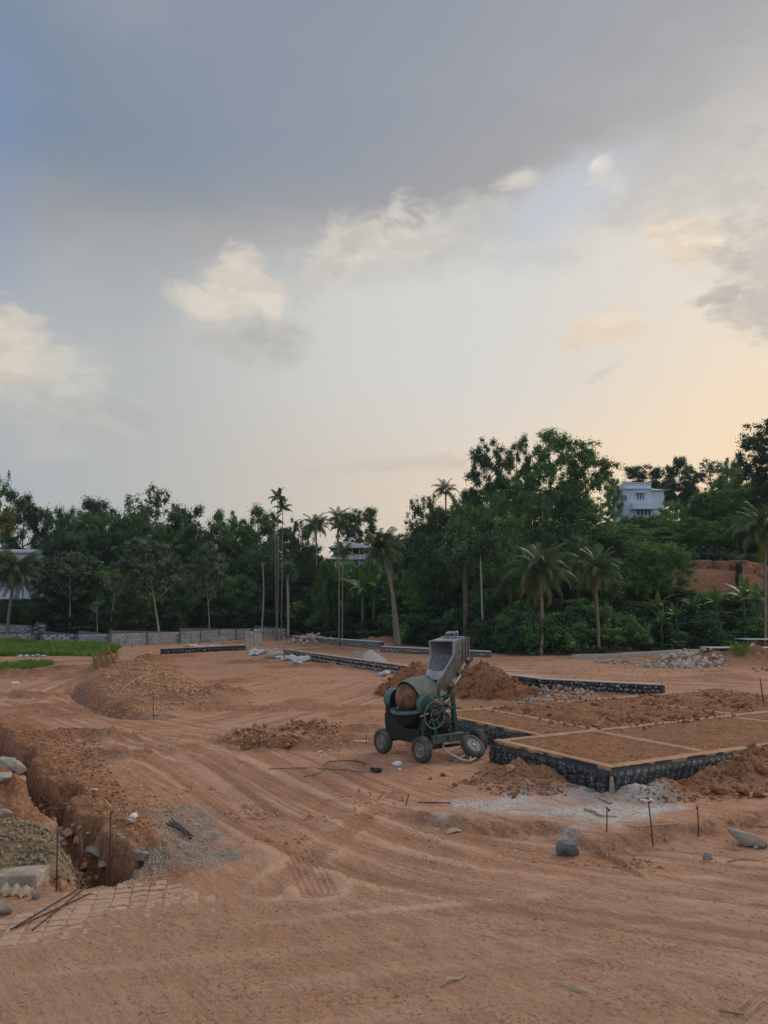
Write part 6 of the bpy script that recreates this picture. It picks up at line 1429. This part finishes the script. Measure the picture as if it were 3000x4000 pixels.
# ------------------------------------------------------------------ pavers showing through the dust
def pavers():
    poly = px((-40, 3700), (-40, 3600), (130, 3545), (235, 3480), (425, 3462), (560, 3440), (720, 3450), (960, 3560), (900, 3640), (640, 3690), (300, 3700))
    bed = MB(); bed.addm([(x, y, hz(x, y)-.16) for x, y in poly], [tuple(range(len(poly)))]); root = bed.build('paving', M_GROUND); tag(root, kind='structure')
    z = [(-.10, -.07), (-.03, -.085), (.03, -.055), (.10, -.07), (.115, 0.), (.10, .07), (.03, .085), (-.03, .055), (-.10, .07), (-.085, 0.)]
    m = MB(); s = .93; m.v = [(x*s, y*s, -.05) for x, y in z]+[(x*s, y*s, .0) for x, y in z]+[(x*s*.93, y*s*.93, .008) for x, y in z]; n = len(z)
    m.f = [tuple(range(2*n, 3*n))]+[(i, (i+1) % n, n+(i+1) % n, n+i) for i in range(n)]+[(n+i, n+(i+1) % n, 2*n+(i+1) % n, 2*n+i) for i in range(n)]; m.sm = [False]*len(m.f)
    me = m.mesh('paver'); me.materials.append(m_stone('dusty_paver', (.42, .265, .185), (.52, .335, .24), (.42, .31, .23)))
    ca, sa = math.cos(.22), math.sin(.22); pts = []
    for i in range(-40, 40):
        for j in range(-30, 30):
            u, v = i*.2, j*.145; x = -3.0+u*ca-v*sa; y = 8.9+u*sa+v*ca; pts.append((x, y))
    d = poly_sd(np.array([p[0] for p in pts]), np.array([p[1] for p in pts]), poly); td = poly_sd(np.array([p[0] for p in pts]), np.array([p[1] for p in pts]), TRENCH)
    pts = [p for p, q, t in zip(pts, d, td) if q < -.05 and t > .03][:300]
    if pts:
        zz = hzs(pts); vis = fbm(np.array([p[0] for p in pts])*.9, np.array([p[1] for p in pts])*.9, 3, 88)
        for (x, y), q, v, t in zip(pts, zz, vis, poly_sd(np.array([p[0] for p in pts]), np.array([p[1] for p in pts]), TRENCH)):
            up = .012 if t < .22 else min(max(-.010+v*.030-max(t-.8, 0)*.006, -.03), .010)
            if up < -.017: continue
            mesh_obj('paver', me, None, root, (x, y, q+up), (RS.uniform(-.05, .05), RS.uniform(-.05, .05), .22+RS.uniform(-.04, .04)))
pavers()

# ------------------------------------------------------------------ stakes, rods, litter
M_RUST = simple('rusty_steel', (.055, .028, .018), (.12, .055, .03), 20., .3, .003, .8, .3); M_RED = simple('red_tape', (.55, .03, .02), (.65, .06, .04), 5., 0); M_WH = simple('white_plastic', (.62, .64, .68), (.78, .79, .82), 6., .3, .02, .55, .3)
M_STICK = simple('dry_stick', (.16, .09, .05), (.28, .18, .11), 8., .3, .01); M_PLANK = simple('weathered_plank', (.30, .23, .16), (.45, .36, .27), 6., .3, .01); M_LEAFD = simple('dry_leaf', (.30, .21, .14), (.42, .32, .23), 9., .2, .01); M_LEAFG = simple('grey_green_leaf_strip', (.20, .21, .15), (.34, .34, .26), 9., .2, .01); M_BLK2 = simple('black_plastic', (.012, .013, .015), (.03, .03, .035), 7., .4, .02, .4, .4); M_BLUE = simple('blue_plastic', (.08, .12, .32), (.15, .2, .42), 7., .3, .02, .4, .4)
def stake(foot, top, label, r=.009, flag=None):
    x, y = P(*foot); X2, z2 = ZY(*top, y); z = hz(x, y); o = Vector((x, y, z)); T = Vector((X2, y, z2)); root = empty('rebar_stake', o, 0, label, 'stake')
    m = MB(); m.tube([(0, 0, -.1), (T-o)*.5+Vector((.004, 0, 0)), T-o], r, 6); m.build('rod', M_RUST, root)
    if flag:
        t = T-o; m = MB(); V = []
        for i in range(6): V += [(t.x+.004+i*.008*flag, t.y-.012-.006*(i % 2), t.z-.004-i*.006), (t.x+.004+i*.009*flag+.006, t.y-.014+.006*(i % 2), t.z-.075+i*.004)]
        m.addm(V, [(2*i, 2*i+1, 2*i+3, 2*i+2) for i in range(5)], True); m.tube([t+Vector((0, 0, -.03)), t+Vector((0, 0, -.005))], r*1.9, 6); m.build('tape', M_RED, root)
    return root
stake((2370, 3282), (2371, 3152), 'rusty rod stake with red tape, nearest to the coated plinth corner', .009, 1)
s = stake((2552, 3304), (2531, 3118), 'tall leaning rusty rod stake with red and white cloth on top', .010, 1)
m = MB(); m.tube([(-.17, -.02, .66), (-.08, .0, .64), (.0, .0, .655), (.05, -.01, .62)], [.012, .02, .022, .012], 6); m.build('cloth', M_WH, s)
stake((2729, 3268), (2724, 3146), 'rusty rod stake with red tape, rightmost of the three near ones', .009, -1)
stake((2586, 2766), (2586, 2664), 'rusty rod stake standing on the far plinth cells', .011); stake((2992, 2815), (2969, 2650), 'thick leaning rusty rod at the right edge on the plinth', .018)
stake((600, 2797), (600, 2717), 'thin rod stake at the end of the spoil ridge', .010); stake((1013, 2905), (1013, 2840), 'thin rod stake at the small pit', .010); stake((955, 2922), (955, 2897), 'short rusty peg left of the small pit', .012); stake((1430, 2905), (1430, 2858), 'short rod stake left of the mixer wheels', .009)
stake((1582, 3150), (1598, 3102), 'short leaning rusty peg in the middle of the bare ground', .010); stake((220, 3480), (224, 3252), 'long thin rod stake on the near lip of the trench', .009); stake((429, 3440), (432, 3172), 'long thin rod stake at the right lip of the trench', .009)
for k, q in enumerate((1290, 1310, 1240, 965, 980)): stake((q-200 if q > 1000 else q, 2545), (q-200 if q > 1000 else q, 2520), ('first', 'second', 'third', 'fourth', 'fifth')[k]+' short rod of the row near the block stack, counted from the right', .014)
def rod(p0, p1, label, r=.008, mat=None, lift=.02, name='steel_rod', cat='rod', mid=None, h=None):
    W = []
    for q in [p0]+(mid or [])+[p1]: x, y = P(*q); W.append(Vector((x, y, hz(x, y)+lift)))
    if len(W) == 2:
        W = [W[0].lerp(W[1], t) for t in np.linspace(0, 1, 7)]
        top = max(hz(w.x, w.y)-w.z for w in W); 
        for w in W: w.z += max(top, 0)*.6+.012
    m = MB(); o = W[0].copy(); rr = r if isinstance(r, (int, float)) else None
    m.tube(smooth_line([tuple(w-o) for w in W], 3), r, 6); return tag(m.build(name, mat or M_RUST, None, o), label, cat)
for a, b, l in (((40, 3648), (302, 3490), 'upper rusty rod lying over the pavers at the lower left'), ((60, 3640), (355, 3500), 'longest rusty rod lying over the pavers at the lower left'), ((125, 3648), (320, 3492), 'lower rusty rod crossing the others on the pavers')): rod(a, b, l, .009)
for a, b, l in (((670, 3208), (752, 3280), 'topmost dark rod of the bundle on the grey gravel'), ((678, 3222), (748, 3290), 'second dark rod of the bundle on the grey gravel'), ((662, 3222), (742, 3272), 'third dark rod of the bundle on the grey gravel'), ((632, 3224), (705, 3250), 'outlying rod left of the bundle on the grey gravel')): rod(a, b, l, .013, simple('dark_wood_rod', (.06, .05, .035), (.11, .09, .065), 9., .2))
rod((1632, 3150), (1762, 3158), 'reddish rod lying flat right of the leaning peg', .012); rod((1050, 3010), (1425, 3022), 'thin dark stick line across the ground left of the black bag', .010, M_STICK, .02, 'stick', 'stick', [(1180, 3003), (1300, 3008)])
rod((1272, 2992), (1428, 2996), 'bent rod frame lying behind the stick line', .010, M_RUST, .03, 'bent_rod', 'rod', [(1285, 2982), (1360, 2978), (1415, 2980)]); rod((1185, 3036), (1272, 3008), 'crooked short stick below the stick line', .010, M_STICK, .02, 'stick', 'stick', [(1235, 3028)])
rod((2282, 3170), (2410, 3212), 'gnarled pale branch on the cement stained ground', [.022]*4+[.02]*3+[.012]*3, M_PLANK, .03, 'branch', 'branch', [(2325, 3185), (2348, 3208)]); rod((2460, 3272), (2650, 3254), 'pale straight stick behind the leaning stake', .014, M_PLANK, .03, 'stick', 'stick')
rod((2840, 3375), (2950, 3366), 'thin bent twig on the near road below the flat boulder', .007, M_STICK, .015, 'twig', 'twig', [(2890, 3368)]); rod((2960, 3244), (3040, 3248), 'dark stick at the right edge beside the flat boulder', .014, M_STICK, .05, 'stick', 'stick')
rod((1490, 2672), (1640, 2650), 'dark bar sticking out of the left foot of the red heap', .02, M_STICK, .1, 'pole', 'pole'); rod((1830, 2730), (2000, 2728), 'thin pole along the foot of the red heap', .015, M_STICK, .06, 'pole', 'pole'); rod((420, 2750), (640, 2668), 'long thin hose lying across the spoil ridge', .022, M_PLANK, .05, 'hose', 'hose', [(480, 2715), (560, 2690)])
for k in range(5): rod((1900+k*12, 2905+k*9), (2010+k*8, 2935+k*10), ('first', 'second', 'third', 'fourth', 'fifth')[k]+' thin rod from the wall in the bundle behind the tilted tyre', .008)
rod((2600, 3920), (2640, 3945), 'tiny twig on the near road at the lower right', .004, M_STICK, .008, 'twig', 'twig'); rod((2810, 3958), (2910, 3976), 'dark twig in the soil patch at the lower right corner', .008, M_STICK, .02, 'twig', 'twig', [(2860, 3968)]); rod((2870, 3965), (2935, 3905), 'pale upright twig in the soil patch at the lower right corner', .006, M_PLANK, .03, 'twig', 'twig', [(2905, 3940)]); rod((2905, 3990), (2990, 3920), 'second pale twig at the lower right corner', .006, M_PLANK, .02, 'twig', 'twig')
def strip(pts, w, label, mat, name, cat, curl=.02):
    W = [Vector((*P(*q), 0)) for q in pts]; 
    for k, v in enumerate(W): v.z = hz(v.x, v.y)+.012+curl*(k % 2)
    W = [Vector(q) for q in smooth_line([tuple(v) for v in W], 4)]; o = W[0].copy(); m = MB(); V = []; n = len(W)
    for k, v in enumerate(W):
        d = (W[min(k+1, n-1)]-W[max(k-1, 0)]).normalized(); s = Vector((-d.y, d.x, .25))*w*(.15+math.sin(math.pi*(k+.3)/n)); V += [v-o-s, v-o+Vector((0, 0, -.006)), v-o+s]
    for k in range(n-1): b = 3*k; m.addm([], []); m.f += [(b, b+1, b+4, b+3), (b+1, b+2, b+5, b+4)]; m.sm += [True, True]
    m.v = V; return tag(m.build(name, mat, None, o), label, cat)
strip([(1725, 3848), (1755, 3828), (1795, 3818), (1830, 3798)], .016, 'curled dry brown leaf on the near road', M_LEAFD, 'dry_leaf', 'leaf', .03); strip([(2150, 3845), (2205, 3852), (2260, 3874), (2300, 3886)], .013, 'grey green leaf strip lying on the near road', M_LEAFG, 'leaf_strip', 'leaf', .012); strip([(1745, 3255), (1775, 3246), (1805, 3244)], .05, 'pale torn sheet scrap on the tracks left of the raised edge', M_LEAFD, 'scrap', 'litter', .02)
def scrap(a, b, s, label, mat, name='plastic_scrap', seed=1):
    x, y = P(a, b); me = rough_rock(name, seed, s, s*.7, s*.45, 2, .5, 2.6); me.materials.append(mat); tag(mesh_obj(name, me, None, None, (x, y, hz(x, y)+s*.12), (0, 0, seed)), label, 'litter')
for k, (a, b, s, l, mt) in enumerate([(1252, 2938, .14, 'white plastic scrap left of the mixer, left one', M_WH), (1290, 2930, .12, 'white plastic scrap left of the mixer, right one', M_WH), (1250, 2956, .1, 'small white scrap just below the other two', M_WH), (1470, 3015, .34, 'black plastic bag crumpled on the bare ground', M_BLK2), (1550, 2988, .24, 'bluish white crumpled bag in front of the mixer', M_WH), (1762, 2974, .16, 'blue plastic scrap under the tow bar', M_BLUE), (1560, 3008, .1, 'tiny white scrap right of the black bag', M_WH), (148, 3140, .14, 'crumpled white paper on the slope of the upper trench', M_WH), (520, 3215, .2, 'broken white scrap at the trench lip above the grey gravel', M_WH), (505, 3240, .2, 'pale broken piece at the trench lip', M_PALEB), (365, 3098, .13, 'pale scrap on the verge of the trench', M_WH), (60, 2672, .4, 'white scrap on the soil bank at the far left', M_WH), (2110, 2786, .16, 'white scrap on the plinth beam', M_WH), (2420, 2818, .2, 'white bag scrap on the plinth cross beam', M_WH), (550, 3068, .06, 'tiny pale scrap on the track right of the trench', M_WH), (2015, 3320, .05, 'tiny pale scrap at the raised edge', M_WH)]): scrap(a, b, s, l, mt, 'plastic_scrap' if mt is not M_PALEB else 'broken_piece', 31+k)
def plank(a, b, w, label, mat=None, t=.02, lift=.02):
    A = Vector((*P(*a), 0)); B = Vector((*P(*b), 0)); A.z = hz(A.x, A.y)+lift; B.z = hz(B.x, B.y)+lift; m = MB(); m.bar((0, 0, 0), B-A, w, t); tag(m.build('plank', mat or M_PLANK, None, A), label, 'plank')
plank((2340, 3118), (2388, 3138), .07, 'grey plank lying before the plinth corner'); plank((1385, 2904), (1436, 2896), .12, 'pale plank left of the mixer wheel', M_WH); plank((1858, 2912), (1985, 2900), .1, 'dark plank along the plinth behind the tilted tyre', M_STICK, .03, .05)

# ------------------------------------------------------------------ cement sacks, sheets and the store at the right
def sack_mesh(seed):
    bm = bmesh.new(); bmesh.ops.create_cube(bm, size=1); bmesh.ops.subdivide_edges(bm, edges=bm.edges[:], cuts=5, use_grid_fill=True)
    for v in bm.verts:
        c = v.co.copy(); q = max(abs(c.x), abs(c.y))*2; v.co.z = c.z*(1-.75*q**3)*.42+float(vnoise(c.x*4+seed*3, c.y*4+c.z*3, seed))*.14; v.co.x = c.x*(1+float(vnoise(c.y*5, c.z*5, seed+4))*.2); v.co.y = c.y*.62*(1+float(vnoise(c.x*5, c.z*5, seed+9))*.25)
    me = bpy.data.meshes.new('sack'); bm.to_mesh(me); bm.free(); me.polygons.foreach_set('use_smooth', [True]*len(me.polygons)); return me
M_SACK = simple('white_woven_sack', (.42, .43, .46), (.60, .61, .63), 7., .5, .03, .7, .2); M_SACKT = simple('tan_woven_sack', (.33, .28, .21), (.45, .39, .3), 7., .5, .03, .7, .2)
SK = [sack_mesh(i) for i in range(4)]; SKT = [s.copy() for s in SK]
for s in SK: s.materials.append(M_SACK)
for s in SKT: s.materials.append(M_SACKT)
def sacks(zx, zy, sc, spots, label, group, size=.7, tan=()):
    for k, (a, b) in enumerate(spots):
        x, y = P(zx+a*sc, zy+b*sc+5); t = k in tan; s = size*RS.uniform(.7, 1.15)*(1.5 if t else 1)
        tag(mesh_obj('sack', RS.choice(SKT if t else SK), None, None, (x, y, hz(x, y)+s*.2), (RS.uniform(-.35, .35), RS.uniform(-.35, .35), RS.uniform(0, 3)), s), label if not t else 'big tan sack among the white sacks left of the long foundation', 'sack', None if t else group)
sacks(900, 2440, .422, [(215, 245), (190, 270), (230, 270), (270, 258), (300, 250), (345, 250), (380, 258), (420, 240), (440, 262), (405, 300), (450, 305), (500, 318), (540, 320), (580, 310), (610, 325), (650, 315), (690, 325), (615, 378)], 'white woven sack in the row at the near end of the long rubble foundation', 'white sacks at the near foundation end', .75, (9,))
sacks(900, 2440, .422, [(1210+i*27, 372+i*3+6*(i % 2)) for i in range(13)], 'small white sack piece along the foot of the long rubble foundation', 'white sack pieces along the foundation foot', .42)
sacks(900, 2440, .422, [(1415, 470)], 'single white sack lying alone left of the red heap', None, .6); sacks(900, 2440, .422, [(105, 200), (85, 210), (150, 205)], 'white sack beside the tall block stack', 'white sacks by the block stack', .6)
sacks(700, 2250, .3617, [(35, 805), (100, 765), (140, 792), (170, 760), (210, 792), (250, 775), (310, 780), (340, 750), (405, 780), (440, 780), (490, 775)], 'white sack in the far row along the low foundation strip', 'white sacks along the far strip', .8)
sacks(0, 2430, .422, [(180, 318), (240, 316), (300, 312), (340, 314), (400, 318), (735, 280)], 'pale sack lying along the edge of the tall grass', 'pale sacks along the grass edge', .38)
def store():
    Y = 61.5; X0, z0 = ZY(2915, 2498, Y); gz = hz(X0+1, Y)
    root = empty('storage_rack', (X0, Y, gz), 0, 'low sheet roofed storage rack with boxes at the right edge of the photo', 'storage rack'); ht = max(z0-gz, .7)
    m = MB(); m.box((1.3, .8, ht), (2.9, 2.0, .05)); m.build('roof_sheet', M_TIN, root); m = MB(); m.box((1.3, .8, ht*.36), (2.7, 1.6, .05)); m.build('shelf', M_PLANK, root)
    for x in (.08, 1.3, 2.5):
        for y in (.05, 1.6): m = MB(); m.box((x, y, ht/2-.1), (.07, .07, ht+.1)); m.build('post', M_RUST, root)
    def item(name, lab, cat, x0, x1, h, mat, y=.2, d=.5):
        m = MB(); m.box(((x1-x0)/2, d/2, h/2), (x1-x0, d, h), None, .01); o = m.build(name, mat, None, (X0+x0, Y+y, gz+ht*.36+.027)); return tag(o, lab, cat)
    o = item('cardboard_box', 'pinkish carton on the storage rack shelf', 'box', .56, .95, ht*.5, simple('pink_brown_carton', (.42, .24, .17), (.52, .31, .23), 4., .1)); o2 = MB(); o2.box((.2, -.004, ht*.22), (.2, .004, .1)); o2.build('print', M_STRIPE, o)
    item('wooden_crate', 'brown crate right of the pinkish carton on the rack', 'crate', 1.05, 1.8, ht*.48, M_STICK); item('wooden_crate', 'tan crate at the right end of the rack', 'crate', 1.9, 2.5, ht*.45, M_PLANK)
    m = MB(); m.lathe([(.3, 0), (.27, .1), (.12, .42), (.02, .5), (.001, .5)], 10); tag(m.build('white_sack', M_SACK, None, (X0+.28, Y-.35, gz+.35)), 'white pointed sack propped before the storage rack', 'sack')
    m = MB(); m.box((.3, 0, 0), (.75, .5, .36), None, .02); tag(m.build('metal_bin', M_TIN, None, (X0-.05, Y-.35, gz+.17)), 'grey bin under the pointed white sack', 'bin')
    for k, (a, b, c, l, t) in enumerate([(2760, 3040, 2530, 'pale topmost flat metal sheet stacked at the right edge', 0.), (2755, 2870, 2536, 'dark slanted metal sheet sliding off the stack', .10), (2800, 3040, 2541, 'dark blue middle sheet of the metal stack', 0.), (2840, 3045, 2549, 'pale lowest sheet of the metal stack', 0.), (2750, 2850, 2546, 'small dark sheet at the left foot of the stack', .03)]):
        x0, z = ZY(a, c, 59.5+.2*k); x1, _ = ZY(b, c, 59.5+.2*k); z = max(z, hz(x0, 59.5)+.03); m = MB(); m.box(((x1-x0)/2, .9, 0), (x1-x0, 1.9, .05), Matrix.Rotation(t, 3, 'Y')); o = m.build('metal_sheet', (M_TIN if k in (0, 3) else M_LEDGE), None, (x0, 59.0-.25*k, z)); tag(o, l, 'metal sheet')
    for k, q in enumerate((2860, 2900, 2935, 2965)): x, z = ZY(q, 2540, 59.3); m = MB(); m.tube([(0, 0, -.05), (.9, .3, .1)], .03, 6); tag(m.build('steel_pipe', M_BLACKM if k % 2 else M_TIN, None, (x, 58.9, z+.08)), ('first', 'second', 'third', 'fourth')[k]+' short pipe on the metal sheets, counted from the left', 'pipe')
store()
m = MB(); xq, yq = P(1400, 2598); m.box((0, 0, .45), (.62, .06, .95), Matrix.Rotation(.08, 3, 'Z')); tag(m.build('upright_slab', M_CTOP, None, (xq, yq, hz(xq, yq)-.05)), 'grey upright slab standing before the retaining wall', 'slab')
xq, yq = P(1440, 2585); m = MB(); m.lathe([(1.3, 0), (.9, .22), (.45, .52), (.12, .72), (.001, .74)], 22); tag(m.build('sand_heap', simple('pale_grey_sand', (.36, .35, .33), (.46, .45, .43), 8., .6, .03, .95, .1), None, (xq+.1, yq+.9, hz(xq, yq)-.05)), 'pale grey sand cone behind the upright slab', 'sand heap', None, 'stuff')
pile(px((1290, 2592), (1350, 2600), (1405, 2600), (1400, 2586), (1320, 2584)), 12, .2, .45, .25, 'rubble_stone', 'tan stone in the small heap left of the upright slab', 'stones left of the upright slab', R_RUB)
# ------------------------------------------------------------------ grit and pebbles over the bare ground
def grit():
    n = 12000; a = NR.uniform(-.56, .56, n); r = 4.7+NR.uniform(0, 1, n)**2.0*22; X = r*np.sin(a); Y = r*np.cos(a); k = (poly_sd(X, Y, TRENCH) > .1)&(fbm(X*.8, Y*.8, 3, 90) > -.18); X, Y = X[k], Y[k]
    b = ST(0, 0); k = ~(((X-b.x)*E1.x+(Y-b.y)*E1.y > -.05)&((X-b.x)*E2.x+(Y-b.y)*E2.y > -.05)); X, Y = X[k], Y[k]; Z = lands(X, Y)
    stone_cloud('loose_grit', [(x, y, z+.002, RS.uniform(.008, .022)*(1+.03*y)*(1.8 if RS.random() < .07 else 1)) for x, y, z in zip(X, Y, Z)], ROCKS[:4], M_TAN, 'loose grit and little stones on the bare ground')
    n = 16000; a = NR.uniform(-.56, .56, n); r = 11+NR.uniform(0, 1, n)**1.5*50; X = r*np.sin(a); Y = r*np.cos(a); q = fbm(X*.28, Y*.28, 4, 44, .6)+.4*fbm(X*1.4, Y*1.4, 3, 92)
    k = (q > .12)&(poly_sd(X, Y, TRENCH) > .2)&(db_slope(X, Y)[0] < -1)&~(((X-b.x)*E1.x+(Y-b.y)*E1.y > -.1)&((X-b.x)*E2.x+(Y-b.y)*E2.y > -.1)&((X-b.x)*E2.x+(Y-b.y)*E2.y < 9)); X, Y = X[k][:5000], Y[k][:5000]; Z = lands(X, Y)
    stone_cloud('loose_clods', [(x, y, z+.005, RS.uniform(.025, .085)*(1+.012*y)*(1.9 if RS.random() < .05 else 1)) for x, y, z in zip(X, Y, Z)], ROCKS, M_TAN, 'loose clods strewn over the site ground')
    m = 3200; xs = [p[0] for p in PATCH]; ys = [p[1] for p in PATCH]; X = NR.uniform(min(xs), max(xs), m*4); Y = NR.uniform(min(ys), max(ys), m*4); k = poly_sd(X, Y, PATCH)+fbm(X*2, Y*2, 3, 22)*.5 < .05; X, Y = X[k][:m], Y[k][:m]; Z = lands(X, Y)
    stone_cloud('grey_aggregate', [(x, y, z, RS.uniform(.014, .032)) for x, y, z in zip(X, Y, Z)], ROCKS[:4], M_RUBG, 'grey stone aggregate spread beside the trench')
grit()

# ------------------------------------------------------------------ cut earth bank on the right slope
def bank():
    nx, nz = 110, 34; x0, x1, Y = 31.8, 42.6, 82.6; us = np.linspace(0, 1, nx); vs = np.linspace(0, 1, nz); Uu, Vv = np.meshgrid(us, vs)
    Xx = x0+(x1-x0)*Uu; zb = lands(Xx[0], Xx[0]*0+Y-1.)-.5; zt = np.interp(Xx[0], [31.8, 32.3, 36, 40, 42, 42.6], [7.2, 8.6, 8.85, 8.75, 8.5, 7.0])+fbm(Xx[0]*.9, Xx[0]*.3, 3, 95)*.35
    Z = zb[None, :]+(zt-zb)[None, :]*Vv; D = Y+Vv*.5+fbm(Xx*.8, Z*.8, 4, 96, .6)*.55+np.abs(fbm(Xx*.5, Z*.2, 3, 97))*.6-.25*(Vv < .15)
    top = np.stack([Xx[-1], D[-1]+5., zt-.15], -1); V = np.vstack([np.stack([Xx, D, Z], -1).reshape(-1, 3), top])
    i = np.arange(nz)[:, None]*nx; j = np.arange(nx-1)[None, :]; F = np.stack([i+j, i+j+1, i+nx+j+1, i+nx+j], -1).reshape(-1, 4)
    me = np_mesh('earth_bank', V, F, True)
    def fn(gg, b):
        o = gg.obj(); n = gg.noise(o, .9, 5, .65); f = gg.noise(o, 4., 5, .65); s = gg.noise(gg.vscale(o, (.5, .5, 2.5)), 1.2, 4, .6)
        c = gg.mix(gg.step(n, .35, .65), (.27, .125, .075), (.40, .215, .135)); c = gg.mix(gg.step(s, .52, .68, 0., .6), c, (.46, .29, .20)); c = gg.mix(gg.step(f, .44, .34, 0., .8), c, (.11, .06, .035)); gg.put(b.inputs['Base Color'], c); gg.put(b.inputs['Normal'], gg.bump(f, 1., .15))
    tag(mesh_obj('earth_bank', me, material('red_cut_earth', fn, .95, .1)), kind='structure')
    for k in range(9): A('shrub', 2665+k*36, 2180+RS.uniform(-14, 8), 85.5, 'shrub hanging over the top edge of the cut bank', 'shrub', 'shrubs on the cut bank edge', wpx=32, var=RS.choice((0, 1, 3)))
bank()
A('shrub', 2885, 2200, 81.8, 'dark little bush growing on the face of the cut bank', 'shrub', wpx=16, var=0)
for k, q in enumerate((1275, 1310, 1350, 1400, 1445, 1480)): A('bright', q, 2195+12*(k % 2), 93, 'green bush in front of the lower wall of the tin roofed house', 'shrub', 'bushes before the tin roofed house', wpx=60, var=1)
